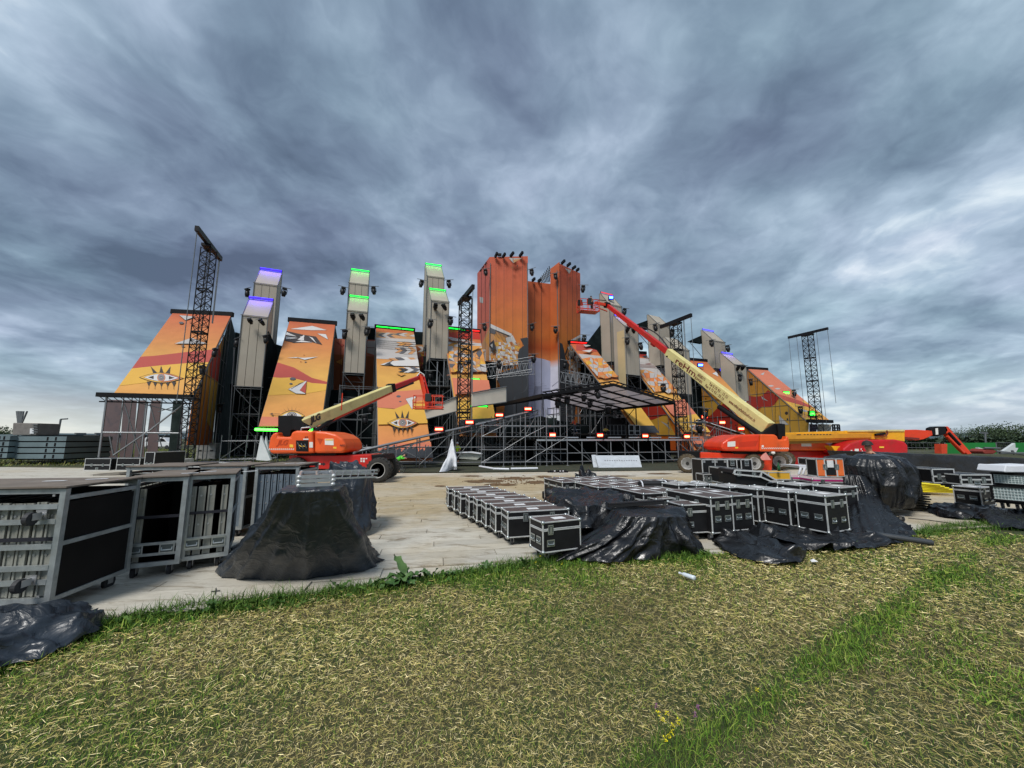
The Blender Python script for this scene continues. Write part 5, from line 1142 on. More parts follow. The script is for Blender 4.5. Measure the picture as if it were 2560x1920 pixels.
def pprism(name, parent, px, Yp, depth, m, bevel=.0, seg=3, nrm=None, smooth=False):
    """outline traced on a vertical plane at distance Yp, with real thickness behind it"""
    n = Vector(nrm).normalized() if nrm else Vector((0, -1, 0)); pl = (Vector((0, Yp, 0)) if not isinstance(Yp, Vector) else Yp, n)
    b = MB(); b.prism([hit(u, v, pl) for u, v in px], -n*depth); return b.build(name, m, parent, bevel=bevel, seg=seg, smooth=smooth)
def cage(parent, o, xd, yd, w, d, h, m, r=.022):
    """rail basket; o = floor corner"""
    xd, yd = Vector(xd).normalized(), Vector(yd).normalized(); at = lambda i, j, z: o+xd*i+yd*j+Vector((0, 0, z))
    b = MB(); b.prism([at(0, 0, 0), at(w, 0, 0), at(w, d, 0), at(0, d, 0)], (0, 0, .05)); b.build('basket_floor', m, parent)
    for z in (.14, h*.5, h):
        for a, c in ((at(0, 0, z), at(w, 0, z)), (at(w, 0, z), at(w, d, z)), (at(w, d, z), at(0, d, z)), (at(0, d, z), at(0, 0, z))): member('rail', a, c, r, m, parent)
    for i in (0, w*.33, w*.66, w):
        for j in (0, d): member('upright', at(i, j, 0), at(i, j, h), r, m, parent)
    b = MB(); b.prism([at(w*.4, -.05, h*.55), at(w*.6, -.05, h*.55), at(w*.6, -.05, h+.1), at(w*.4, -.05, h+.1)], yd*.25); b.build('control_box', m_hose, parent, bevel=.02)
# ---------------- left lift
A = thing('boom_lift', 'orange and cream telescopic boom lift parked left of centre, cage lowered before the eye wing', 'boom lift', (-6.8, 15.9, 0), 0, 'boom lifts')
Y0 = 15.15
pprism('chassis', A, [(722, 1139), (868, 1138.5), (928, 1136.5), (932, 1172), (880, 1173), (866, 1161), (845, 1159), (822, 1173), (760, 1172.5), (722, 1160)], Y0+.35, 1.3, m_rd, .03)
pprism('axle_box', A, [(928, 1137), (956, 1136), (962, 1150), (930, 1160)], Y0+.4, 1.5, m_black, .03)
for (u, v, y) in ((947, 1172.5, Y0+.0), (740, 1172.5, Y0+.1)): q = P(u, v, y+.15); wheel(A, (q.x, y+.18, .475), (0, 1, 0), .475, .36)
for u in (947, 740): q = P(u, 1172.5, Y0+.15); wheel(A, (q.x-.2, Y0+1.9, .475), (0, -1, 0), .475, .36)
tb = Vector((-7.6, Y0+.05, 0)); nb_ = (0, -1, 0)
pprism('engine_cover', A, [(668.6, 1121), (674, 1094), (681, 1083), (694, 1080), (694, 1092), (725, 1092), (728, 1080), (740, 1076.5), (781, 1077), (784, 1133), (676, 1134)], Y0+.0, 1.75, m_or, .09, 4)
pprism('front_cover', A, [(785, 1077.5), (815, 1079.5), (840, 1086), (856, 1097), (864.5, 1112), (862, 1128), (852, 1132.5), (785, 1133)], Y0+.0, 1.75, m_or, .10, 4)
pprism('counterweight', A, [(694.5, 1039), (730, 1038.5), (756, 1068), (727, 1076), (725, 1091.5), (694.5, 1091.5)], Y0+.35, 1.0, m_black, .03)
pprism('boom_knuckle', A, [(728, 1039), (742, 1041), (764, 1070), (752, 1079), (732, 1074)], Y0+.28, .5, m_black, .02)
pprism('turntable_ring', A, [(740, 1133), (840, 1133), (838, 1139), (744, 1139)], Y0+.3, 1.2, m_black, .01)
pp = lambda nm, px, m, off=.012: pprism(nm, A, px, Y0-off, .02, m)
pp('engine_grille', [(740, 1101), (770, 1101), (770, 1129), (740, 1128)], m_black, .03)
for i in range(5): member('grille_hose', P(744+i*4.5, 1106+(i*7) % 12, Y0-.04), P(750+i*4, 1122-(i*5) % 9, Y0-.05), .014, m_dy if i % 2 else m_galvd, A)
pp('notice_plate', [(812, 1097), (833.5, 1097), (834, 1113), (812, 1112)], m_decal); pp('notice_plate_head', [(813, 1098), (832.5, 1098), (832.5, 1101), (813, 1101)], m_dy, .02)
pp('decal', [(758, 1096.5), (771, 1096.5), (771, 1099.5), (758, 1099.5)], m_decal); pp('decal', [(773, 1105), (782, 1105), (782, 1119), (773, 1119)], m_decal); pp('decal', [(724, 1111), (733, 1111.5), (733, 1119), (724, 1118)], m_dy)
pp('door_recess', [(793, 1096), (808, 1097), (800, 1112)], paint('dark_orange_paint', (190, 66, 22)), .006); pp('decal', [(833, 1117), (841, 1117), (841, 1122), (833, 1121)], m_dy)
for i in range(13):
    u = 671+i*5; pp('hazard_stripe', [(u, 1125), (u+2.4, 1125), (u+4.6, 1121), (u+2.2, 1121)], m_decal, .01)
place_text('JLG', .26, paint('dark_orange_paint', (190, 66, 22)), A, P(706, 1107, Y0-.008), (1, 0, 0), (0, 0, 1), bold=.008, shear=.3)
place_text('JLG', .08, m_ink, A, P(766, 1093, Y0-.008), (1, 0, 0), (0, 0, 1)); place_text('860SJ', .09, m_ink, A, P(856, 1113.5, Y0-.03), (1, 0, 0), (0, 0, 1))
pl_ = lambda px, m, nm: pprism(nm, A, px, Y0+.338, .02, m)
pl_([(788, 1160), (794, 1156), (794, 1158), (801, 1158), (801, 1162), (794, 1162), (794, 1165)], m_decal, 'arrow'); pl_([(814, 1160), (808, 1156), (808, 1158), (801.5, 1158), (801.5, 1162), (808, 1162), (808, 1165)], m_ink, 'arrow')
for (u, v, w_, h_) in ((901, 1145, 5, 4), (908, 1145, 4, 4), (901, 1151, 4, 4), (907, 1150.5, 5, 5), (914, 1145, 4, 3), (838, 1156, 2.5, 8)): pl_([(u, v), (u+w_, v), (u+w_, v+h_), (u, v+h_)], m_decal, 'decal')
# boom (outer section, inner sections, jib, cage)
b0 = P(752, 1065, Y0+.55); b1 = P(978, 970, 21.4); dB = (b1-b0).normalized(); b2 = P(1050, 943, 23.6); sN = Vector((dB.y, -dB.x, 0)).normalized()
bo = MB(); bo.beam(b0, b1, .34, .50, w2=.32, h2=.36); bo.build('outer_boom', m_cream, A, bevel=.03)
bo = MB(); bo.beam(b0+Vector((0, 0, -.30))+dB*1.5, b1+Vector((0, 0, -.25)), .16, .13); bo.build('under_boom', m_orr, A)
bo = MB(); bo.beam(b1-dB*.1, b2, .26, .27, w2=.24, h2=.22); bo.build('inner_boom', m_rd, A, bevel=.02); bo = MB(); bo.beam(b1-dB*.15, b1+dB*.12, .42, .46); bo.build('boom_collar', m_black, A)
bo = MB(); bo.beam(b1+Vector((0, 0, -.2))+dB*.3, b2+Vector((0, 0, -.16))-dB*.8, .12, .12); bo.build('cable_carrier', m_hose, A)
bo = MB(); bo.beam(b0+Vector((0, 0, -.42))+dB*.8+sN*.02, b0+Vector((0, 0, -.36))+dB*4.6, .12, .1); bo.build('hose_tray', m_hose, A)
member('lift_cylinder', P(783, 1083, Y0+.6), b0+dB*1.9+Vector((0, 0, -.26)), .085, m_black, A); member('cylinder_rod', b0+dB*1.5+Vector((0, 0, -.34)), b0+dB*2.3+Vector((0, 0, -.2)), .045, m_alu, A)
bo = MB(); bo.tube([P(752, 1079, Y0+.2), P(754, 1070, Y0+.2), P(775, 1068, Y0+.2), P(778, 1076, Y0+.2)], .03, 8); bo.build('guard_hoop', m_galv, A)
bo = MB(); q = b0+dB*4.0+Vector((0, 0, -.36)); bo.tube([q+dB*(i*.16)+Vector((0, 0, .16*math.sin(PI*i/8)+.06))-sN*.2 for i in range(9)], .03, 6); bo.build('hose_loop', m_hose, A)
k0 = b2+Vector((.02, -.05, .12)); k1 = P(1070, 1021, 22.6); bo = MB(); bo.beam(k0, k1, .16, .2); bo.build('jib', m_orr, A); bo = MB(); bo.beam(k0+Vector((.18, .1, 0)), k1+Vector((.2, .1, .1)), .07, .08); bo.build('jib_link', m_rd, A)
bo = MB(); bo.lathe([(.16, -.16), (.16, .16)], b2, sN, 12); bo.build('knuckle_pin', m_black, A); bo = MB(); bo.tube([b2-dB*.4+Vector((0, 0, .15)), b2+Vector((0, 0, .32)), b2+Vector((.25, 0, .15)), b2+Vector((.25, 0, -.3))], .03); bo.build('hose_loop', m_decal, A)
o = P(1032.5, 1022, 22.2); wd = (1105-1032.5)/970*22.2; cage(A, o, (1, .05, 0), (-.05, 1, 0), wd, .75, P(1033, 988, 22.2).z-o.z, m_orr)
jm = b0+dB*3.0+sN*.0
# lettering on the visible side of the boom
sd1 = sN if (EYE-b0).dot(sN) > 0 else -sN; updir = Vector((0, 0, 1))-dB*dB.z
place_text('JLG', .36, m_ink, A, P(789, 1046, b0.y+.45)+sd1*.0, dB, updir, bold=.014, shear=.2)
A.children[-1].matrix_local.translation = (INV[A.name] @ (b0+dB*2.15+sd1*.187))
# ---------------- right lift
B_ = thing('boom_lift', 'big orange boom lift with rehm lettering, cage raised beside the central tower', 'boom lift', (12, 20.2, 0), 0, 'boom lifts')
Y1 = 19.3
ch = [(1752, 1131.5), (1900, 1135), (1932, 1140), (1930, 1176), (1752, 1167)]
pprism('chassis', B_, ch, Y1+.35, 1.3, m_orr, .03); pprism('axle_box', B_, [(1722, 1128), (1752, 1128), (1752, 1160), (1722, 1160)], Y1+.45, 1.2, m_black, .03)
q = P(1720, 1158, Y1+.2); wheel(B_, (q.x, Y1+.25, .46), (.42, .9, 0), .46, .44, m_tyrem); q = P(1883, 1158, Y1+.3); wheel(B_, (q.x, Y1+.35, .46), (.1, 1, 0), .46, .44, m_tyrem)
q = P(1950, 1158, Y1+1.8); wheel(B_, (q.x, Y1+1.9, .46), (.42, .9, 0), .46, .44, m_tyrem); q = P(1735, 1150, Y1+2.2); wheel(B_, (q.x, Y1+2.3, .46), (0, -1, 0), .46, .4, m_tyrem)
pprism('front_cover', B_, [(1803.4, 1117), (1806, 1107), (1818, 1098), (1836, 1090), (1856, 1086.5), (1901, 1085.5), (1899, 1129), (1815, 1127.5), (1805, 1124)], Y1, 1.9, m_orr, .10, 4)
pprism('engine_cover', B_, [(1901.5, 1085.5), (1938, 1086), (1944, 1091), (1947, 1099), (1964, 1099), (1967, 1089), (1973, 1094), (1975, 1108), (1974, 1129), (1900, 1129)], Y1, 1.9, m_or, .09, 4)
pprism('counterweight', B_, [(1944, 1060), (1950, 1058.5), (1963.5, 1060), (1964.5, 1098), (1948, 1098)], Y1+.3, .9, m_black, .03); pprism('boom_knuckle', B_, [(1936, 1059), (1946, 1061), (1948, 1086), (1902, 1086), (1916, 1075)], Y1+.45, .5, m_black, .02)
pprism('turntable_ring', B_, [(1830, 1129), (1925, 1130), (1920, 1136), (1836, 1135)], Y1+.3, 1.2, m_black, .01)
pq = lambda nm, px, m, off=.012: pprism(nm, B_, px, Y1-off, .02, m)
pq('notice_plate', [(1819, 1104.5), (1838.5, 1103), (1838.5, 1116), (1819, 1117)], m_decal); pq('decal', [(1838, 1117.5), (1846, 1117.5), (1845, 1121), (1838, 1121)], m_dy); pq('decal', [(1904.5, 1113), (1909.5, 1113), (1909.5, 1118), (1904.5, 1118)], m_decal)
pq('cover_recess', [(1848, 1106), (1896, 1101), (1889, 1116), (1846, 1118)], paint('dark_orange_red_paint', (196, 52, 22)), .004)
for i in range(14): u = 1903+i*5; pq('hazard_stripe', [(u, 1119), (u+2.4, 1119), (u+4.8, 1122.5), (u+2.4, 1122.5)], m_decal, .012)
pprism('warning_triangle', B_, [(1906, 1137), (1915, 1131), (1928, 1150), (1905, 1150), (1901, 1144)], Y1-.05, .02, mat('faded_pink_plate', srgb(226, 150, 140), .5)); q = P(1933, 1133, Y1-.1); bo = MB(); bo.lathe([(.02, -.06), (.09, 0), (.07, .08)], q, (0, 0, 1)); bo.build('work_light', m_decal, B_)
c0 = P(1921, 1072, 19.9); tip = P(1519, 764, 32); dC = (tip-c0).normalized(); tt = (10.65-c0.x)/(tip.x-c0.x); c1 = c0+(tip-c0)*tt; sC = Vector((dC.y, -dC.x, 0)).normalized(); sC = sC if (EYE-c0).dot(sC) > 0 else -sC
bo = MB(); bo.beam(c0, c1, .52, .72, w2=.42, h2=.52); bo.build('outer_boom', m_cream, B_, bevel=.03)
bo = MB(); bo.beam(c1-dC*.05, tip, .34, .40, w2=.28, h2=.30); bo.build('inner_boom', m_rd, B_, bevel=.02)
upc = Vector((0, 0, 1))-dC*dC.z; upc.normalize()
bo = MB(); bo.tube([c1+upc*.2+dC*(i*.42)+upc*(.35*math.sin(PI*i/9)) for i in range(10)], .045, 6); bo.build('hose_loop', m_hose, B_)
bo = MB(); bo.beam(c1+dC*1.4-upc*.26, c1+dC*1.8-upc*.26, .2, .14); bo.build('hose_clamp', m_rd, B_); bo = MB(); bo.beam(c1+dC*4.6-upc*.22, c1+dC*5.1-upc*.22, .2, .12); bo.build('hose_clamp', m_rd, B_); member('proximity_roller', c1-upc*.2-dC*.3-sC*.25, c1-upc*.2-dC*.3+sC*.26, .06, m_black, B_)
member('lift_cylinder', P(1908, 1092, 19.8), c0+dC*3.0-upc*.75, .15, m_black, B_); member('cylinder_rod', c0+dC*2.9-upc*.7, c0+dC*5.2-upc*.38, .06, m_galvd, B_); member('cylinder_rod', c0+dC*2.4-upc*.78, c0+dC*4.6-upc*.5, .03, m_alu, B_)
Lc = (c1-c0).length
def on_boom(u):
    """parameter along the boom axis at picture column u"""
    lo, hi = 0.0, 1.0; f = lambda t: (lambda p: 1280+970*(p.x/((p.y)*_c+(p.z-1.7)*_s)))(c0+dC*(Lc*t)+sC*.25)
    for _ in range(40):
        md = (lo+hi)/2
        if f(md) > u: lo = md
        else: hi = md
    return lo
def boom_text(body, u0, u1, dv, hgt, m, bold=0.0):
    ta, tb_ = on_boom(u0), on_boom(u1); me = text_mesh(body, 1.0, m, bold=bold, extrude=.02); xs = [v.co.x for v in me.vertices]; ys = [v.co.y for v in me.vertices]; wd, hg = max(xs)-min(xs), max(ys)-min(ys); my_ = (max(ys)+min(ys))/2
    for v in me.vertices: v.co.y -= my_
    t_ = (ta+tb_)/2; thick = .72+(.52-.72)*t_; wid = .52+(.42-.52)*t_; p = c0+dC*(Lc*t_)+sC*(wid/2+.004)+upc*(dv*thick); X_ = -dC; Z_ = X_.cross(upc).normalized(); Y_ = Z_.cross(X_)
    M = Matrix.Translation(p) @ Matrix(((X_.x, Y_.x, Z_.x), (X_.y, Y_.y, Z_.y), (X_.z, Y_.z, Z_.z))).to_4x4() @ Matrix.Diagonal(((ta-tb_)*Lc/wd, hgt*thick/hg, .3, 1))
    return put('lettering', me, B_, INV[B_.name] @ M)
boom_text('reHm', 1690, 1738, .0, .66, m_maroon, .012)
boom_text('ARBEITS', 1742, 1760, .19, .27, m_maroon); boom_text('BÜHNEN', 1740, 1757, -.19, .33, m_maroon)
boom_text('Tel 0 73 93 - 15 52', 1771, 1817, .18, .26, m_maroon); boom_text('Fax 0 73 93 - 33 16', 1766, 1812, -.18, .26, m_maroon)
boom_text('www.rehm-arbeitsbuehnen.de', 1823, 1888, .02, .27, m_maroon)
q = tip+dC*.1; bo = MB(); bo.lathe([(.26, -.2), (.26, .2)], q, sC, 12); bo.build('knuckle', m_black, B_); j1 = P(1487, 757, 31.6); bo = MB(); bo.beam(q, j1, .18, .22); bo.build('jib', m_orr, B_); member('hose_loop', q+Vector((-.1, 0, .4)), j1+Vector((0, 0, .3)), .04, m_hose, B_); member('jib_link', q-Vector((0, 0, .55)), j1-Vector((0, 0, .35)), .05, m_orr, B_)
o = P(1453, 775, 30.8); wd = 1.65; cage(B_, o, (1, .25, 0), (-.25, 1, 0), wd, .85, 1.0, m_orr, .026)
bo = MB(); q = P(1451, 757, 30.9); bo.box(q-Vector((.2, .1, .22)), q+Vector((.15, .1, .22))); bo.build('hanging_lamp_case', m_black, B_)
# ---------------- lift behind it, folded
D_ = thing('boom_lift', 'orange boom lift parked behind the lettered one, body low, boom folded flat', 'boom lift', (17.5, 23, 0), 0, 'boom lifts')
Y2 = 22.6
pprism('body_cover', D_, [(1975, 1107), (1990, 1103), (2056, 1103), (2072, 1111), (2082, 1120), (2078, 1127), (1975, 1127)], Y2, 1.8, m_or, .08, 4); pprism('chassis', D_, [(1975, 1128), (2080, 1128), (2110, 1136), (2110, 1168), (1990, 1166), (1975, 1150)], Y2+.3, 1.3, m_rd, .03)
pprism('notice_plate', D_, [(2003, 1107), (2028, 1107), (2029, 1116), (2004, 1116)], Y2-.015, .02, m_decal)
q = P(1966, 1146, Y2); wheel(D_, (q.x, Y2+.1, .47), (.45, .88, 0), .47, .42, m_tyrem); q = P(2120, 1146, Y2); wheel(D_, (q.x, Y2+1.9, .47), (0, 1, 0), .47, .4, m_tyrem)
# ---------------- crimson lift with long yellow boom
F_ = thing('boom_lift', 'crimson lift with long horizontal yellow boom and an orange jib drooping right', 'boom lift', (21.5, 22.5, 0), 0, 'boom lifts')
Y3 = 21.4
pprism('body_cover', F_, [(2107, 1132), (2109, 1122), (2124, 1110), (2148, 1102), (2160, 1100), (2158, 1137), (2116, 1138)], Y3, 1.9, m_crim, .08, 4); pprism('rear_cover', F_, [(2160, 1100), (2240, 1098.5), (2262, 1104), (2271, 1112), (2272, 1132), (2262, 1138), (2159, 1138)], Y3+.02, 1.9, m_crim, .10, 4)
pprism('chassis', F_, [(2100, 1138), (2272, 1138), (2272, 1160), (2100, 1162)], Y3+.3, 1.3, m_rd, .03); pprism('yellow_arm', F_, [(2078, 1115), (2110, 1116), (2124, 1140), (2098, 1141)], Y3+.4, .5, m_yel, .02)
for (u, v, w_, h_) in ((2137, 1122, 10, 7), (2152, 1121, 2, 4), (2155, 1126, 2, 4), (2127, 1125, 4, 2)): pprism('decal', F_, [(u, v), (u+w_, v), (u+w_, v+h_), (u, v+h_)], Y3-.012, .02, m_decal)
pprism('decal', F_, [(2199, 1116), (2210, 1116), (2210, 1120), (2199, 1120)], Y3-.012, .02, m_dy)
for u in (2128, 2250): q = P(u, 1150, Y3+.2); wheel(F_, (q.x, Y3+.3, .47), (0, 1, 0), .47, .4, m_tyrem)
Yb = 22.2
pprism('outer_boom', F_, [(1958, 1082), (2120, 1077), (2262, 1075), (2262, 1104), (2240, 1100), (2180, 1098), (1958, 1104)], Yb, .6, m_yel, .02); pprism('upper_rail', F_, [(2120, 1076), (2240, 1074), (2262, 1074), (2262, 1078), (2120, 1079)], Yb-.06, .3, m_cream)
pprism('telescope_tube', F_, [(1960, 1085.5), (2176, 1083.5), (2180, 1087), (2178, 1093), (2170, 1094), (1960, 1098)], Yb-.12, .2, mat('ochre_paint', srgb(206, 146, 40), .5)); pprism('boom_print', F_, [(1992, 1085.6), (2002, 1085.4), (2002, 1087.4), (1992, 1087.6)], Yb-.135, .02, m_ink)
for i in range(9): u = 2010+i*8; pprism('boom_print', F_, [(u, 1085.2), (u+4, 1085.1), (u+4, 1087), (u, 1087.1)], Yb-.135, .02, m_ink)
pprism('boom_foot', F_, [(1960, 1104), (2130, 1099), (2180, 1099), (2140, 1106), (1960, 1110)], Yb+.1, .4, mat('dirty_yellow_paint', srgb(150, 110, 40), .7))
member('hydraulic_fitting', P(2188, 1087, Yb-.1), P(2212, 1084, Yb-.1), .07, m_black, F_); bo = MB(); bo.tube([P(2200, 1088, Yb-.12), P(2214, 1090, Yb-.12), P(2219, 1084, Yb-.12), P(2217, 1076, Yb-.12)], .035); bo.build('hose_loop', m_maroon, F_)
pprism('inner_boom', F_, [(2262, 1075), (2290, 1074), (2330, 1077), (2332, 1088), (2310, 1098), (2290, 1101), (2262, 1094)], Yb+.05, .45, m_orr, .02); pprism('inner_boom_lower', F_, [(2262, 1092), (2300, 1095), (2298, 1099), (2262, 1097)], Yb, .2, m_maroon)
pprism('knuckle', F_, [(2328, 1084), (2330, 1070), (2340, 1066), (2366, 1066), (2370, 1076), (2364, 1085), (2344, 1091)], Yb+.1, .35, m_black, .02); pprism('knuckle_plate', F_, [(2339, 1071), (2345, 1070), (2346, 1086), (2340, 1087)], Yb+.06, .02, m_decal)
pprism('jib', F_, [(2362, 1066), (2370, 1066), (2382, 1080), (2430, 1134), (2420, 1136), (2408, 1126), (2366, 1082)], Yb+.1, .3, m_orr, .015); member('jib_link', P(2368, 1090, Yb), P(2410, 1132, Yb), .06, m_orr, F_); member('jib_link', P(2372, 1082, Yb+.05), P(2400, 1112, Yb+.05), .07, m_black, F_)
t = thing('boom_lift', 'folded platform railing of a lift far right of the outermost wing', 'boom lift', P(2088, 1076, 40), 0, 'boom lifts')
for u in (2081, 2086, 2093, 2098): member('upright', P(u, 1062, 40), P(u+1.5, 1078, 40), .07, m_black, t)
for v in (1062, 1070, 1077): member('rail', P(2081, v, 40), P(2098, v, 40), .07, m_black, t)
# ================================================================== FLIGHT CASES, CARTS, TARPS
m_lam = mat('black_laminate', (.009, .009, .010), .5, spec=.3, var=.25, vs=6); m_lamb = mat('brown_laminate', srgb(84, 72, 68), .6, var=.2, vs=8, dirt=(srgb(130, 120, 112), .3))
m_edge = mat('case_edge_aluminium', (.66, .67, .66), .38, metal=.4, var=.14, vs=9); m_lat = mat('latch_plate', (.48, .51, .50), .3, metal=.8, var=.2, vs=12); m_recess = mat('latch_recess', (.10, .12, .12), .4, metal=.5)
m_paper = mat('paper_label', (.72, .72, .72), .7, var=.08, vs=20); m_pink = mat('magenta_edge', srgb(176, 30, 110), .5, var=.1); m_orange = mat('orange_laminate', srgb(226, 110, 50), .5); m_yelc = mat('yellow_laminate', srgb(222, 170, 50), .5)
m_castor = mat('castor_rubber', (.025, .025, .028), .6); m_castorw = mat('castor_steel', (.5, .5, .5), .35, metal=.7)
_cache = {}
def shared(key, fn):
    if key not in _cache: _cache[key] = fn()
    return _cache[key]
def castor_mesh(r=.05):
    def f():
        b = MB(); b.lathe([(r*.5, -.016), (r, -.014), (r, .014), (r*.5, .016)], (0, .02, -.12+r), (1, 0, 0), 14, 0); b.box((-.028, -.03, -.012), (.028, .03, 0), 1)
        for x in (-.024, .02): b.box((x, -.012, -.12+r*.8), (x+.004, .04, 0), 1)
        return b.mesh('castor', [m_castor, m_castorw])
    return shared(('castor', r), f)
def corner_mesh():
    def f():
        b = MB(); b.lathe([(.004, -.026), (.02, -.022), (.028, -.005), (.028, .008), (.02, .024), (.004, .028)], (0, 0, 0), (0, 0, 1), 10); return b.mesh('corner_cap', m_lat, True)
    return shared('corner', f)
def latch_mesh(w, h):
    def f():
        b = MB(); b.box((-w/2, -.006, -h/2), (w/2, 0, h/2), 0); b.box((-w*.36, -.008, -h*.40), (w*.36, -.0055, h*.40), 1); b.box((-w*.15, -.017, -h*.22), (w*.15, -.008, h*.30), 0); b.box((-w*.25, -.012, -h*.36), (w*.25, -.008, -h*.22), 0)
        for x in (-w*.43, w*.43):
            for z in (-h*.42, 0, h*.42): b.box((x-.004, -.009, z-.004), (x+.004, -.006, z+.004), 1)
        return b.mesh('latch', [m_lat, m_recess])
    return shared(('latch', w, h), f)
def handle_mesh(w, h):
    def f():
        b = MB(); b.box((-w/2, -.006, -h/2), (w/2, 0, h/2), 0); b.box((-w*.41, -.008, -h*.36), (w*.41, -.0055, h*.36), 1); b.bar((-w*.34, -.016, -h*.16), (w*.34, -.016, -h*.16), .008, 8, 2); b.bar((-w*.34, -.016, -h*.16), (-w*.34, -.006, h*.1), .006, 6, 0); b.bar((w*.34, -.016, -h*.16), (w*.34, -.006, h*.1), .006, 6, 0)
        return b.mesh('handle', [m_lat, m_recess, m_lat])
    return shared(('handle', w, h), f)
def case_proto(L, W, H, lid=.12, top=None, side=None, end=None, edge=None, nl=2, nh_end=2, end_latch=0, ch=.12, paper=True, face_edge=.019, longh=0, castors=True):
    """L along x (long), W along y, end face at x = -L/2"""
    t = thing('flight_case', 'x', 'flight case'); e = face_edge; edge = edge or m_edge; top = top or m_lamb; side = side or m_lam; zb = ch
    b = MB(); b.box((-L/2+.004, -W/2+.004, zb+.004), (L/2-.004, W/2-.004, zb+H-lid-.006)); b.build('body', side, t, False)
    b = MB(); b.box((-L/2+.004, -W/2+.004, zb+H-lid+.002), (L/2-.004, W/2-.004, zb+H-.008)); b.build('lid', side, t, False)
    b = MB(); b.box((-L/2+e*.8, -W/2+e*.8, zb+H-.008), (L/2-e*.8, W/2-e*.8, zb+H-.003)); b.build('lid_panel', top, t, False)
    b = MB()
    for sx in (-1, 1):
        for sy in (-1, 1):
            x, y = sx*L/2, sy*W/2; b.box((min(x, x-sx*e), min(y, y-sy*e), zb+.02), (max(x, x-sx*e), max(y, y-sy*e), zb+H-.02))
    for z in (zb, zb+H-e, zb+H-lid-e*.9, zb+H-lid+.003):
        hgt = e if z in (zb, zb+H-e) else e*.8
        for sy in (-1, 1): y = sy*W/2; b.box((-L/2+.001, min(y, y-sy*e), z), (L/2-.001, max(y, y-sy*e)+.0, z+hgt))
        for sx in (-1, 1): x = sx*L/2; b.box((min(x, x-sx*e), -W/2+.002, z+.0005), (max(x, x-sx*e), W/2-.002, z+hgt-.0005))
    b.build('aluminium_edging', edge, t, False, bevel=.003, seg=1)
    for sx in (-1, 1):
        for sy in (-1, 1):
            for z in (zb+.01, zb+H-.012): put('corner_cap', corner_mesh(), t, Matrix.Translation((sx*(L/2-.012), sy*(W/2-.012), z)))
            if castors: put('castor', castor_mesh(), t, Matrix.Translation((sx*(L/2-.10), sy*(W/2-.07), zb)) @ Matrix.Rotation(random.uniform(-1, 1), 4, 'Z'))
    sl = H-lid
    for sy, ang in ((-1, 0), (1, PI)):
        for k in range(nl):
            x = L*(-.5+(k+.5)/nl) if nl > 1 else 0; x = x*.86 if nl > 1 else -L*.3
            put('latch', latch_mesh(.085, .13), t, Matrix.Translation((x, sy*(W/2+.001), zb+sl)) @ Matrix.Rotation(ang, 4, 'Z'))
            if longh: put('handle', handle_mesh(.12, .09), t, Matrix.Translation((x, sy*(W/2+.001), zb+sl*.42)) @ Matrix.Rotation(ang, 4, 'Z'))
    for sx, ang in ((-1, -PI/2), (1, PI/2)):
        for k in range(nh_end):
            y = W*(-.5+(k+.5)/nh_end)*.9
            put('handle', handle_mesh(min(.13, W*.36), .10), t, Matrix.Translation((sx*(L/2+.001), y, zb+sl*.52)) @ Matrix.Rotation(ang, 4, 'Z'))
            if end_latch: put('latch', latch_mesh(.085, .14), t, Matrix.Translation((sx*(L/2+.001), y, zb+sl)) @ Matrix.Rotation(ang, 4, 'Z'))
    if paper:
        b = MB(); x = L*random.uniform(-.08, .12); b.prism([(x-.09, -W*.18, zb+H-.002), (x+.10, -W*.2, zb+H-.002), (x+.11, W*.16, zb+H-.002), (x-.08, W*.18, zb+H-.002)], (0, 0, .001)); b.build('paper_label', m_paper, t, False)
    return t
def put_case(proto, used, label, loc, rz, group, scale=None):
    if not used: proto.location = loc; proto.rotation_euler = (0, 0, rz); proto['label'] = label; proto['group'] = group; return proto
    return copy_thing(proto, label, loc, rz, group, scale)
ORD = ['first', 'second', 'third', 'fourth', 'fifth', 'sixth', 'seventh', 'eighth', 'ninth', 'tenth', 'eleventh', 'twelfth']
FZ = .024
# --- row of eight long low cases
pr = case_proto(1.06, .395, .40, lid=.10, nl=2, nh_end=2); used = 0
n0, n7 = G(1268, 1282, .53), G(1107.7, 1219.6, .53); ang = R(15.5); ax = Vector((math.cos(ang), math.sin(ang), 0)); ay = Vector((-ax.y, ax.x, 0))
for i in range(8):
    p = n0+(n7-n0)*(i/8.0); c = p+ax*(1.06/2)+ay*(.395/2); c.z = FZ
    put_case(pr, used, f'low flight case, {ORD[i]} counted from the near end of the long row of eight', c+ay*.01*i+Vector((random.uniform(-.012, .012), 0, 0)), ang+random.uniform(-.012, .012), 'row of eight low flight cases'); used = 1
# --- single case in front, its right end under the tarp
p = G(1356.5, 1310.7, .53); a2 = R(24); c = p+Vector((math.cos(a2), math.sin(a2), 0))*.31+Vector((-math.sin(a2), math.cos(a2), 0))*.2; c.z = FZ
q = case_proto(.62, .40, .41, lid=.11, nl=1, nh_end=2, end_latch=0, longh=1); put_case(q, 0, 'nearest small flight case at the grass, its right half under the black sheet', c, a2, 'small flight cases beside the tarp')
# --- small case right of the tarp
p = G(1716, 1265+20, .52); q2 = case_proto(.7, .42, .46, lid=.12, nl=1, longh=1, nh_end=2); a3 = R(12)
pa = G(1704, 1336, .12); c = Vector((pa.x+.30, pa.y+.20, FZ)); put_case(q2, 0, 'small flight case between the black sheet and the two tall cases', c, a3, 'small flight cases beside the tarp')
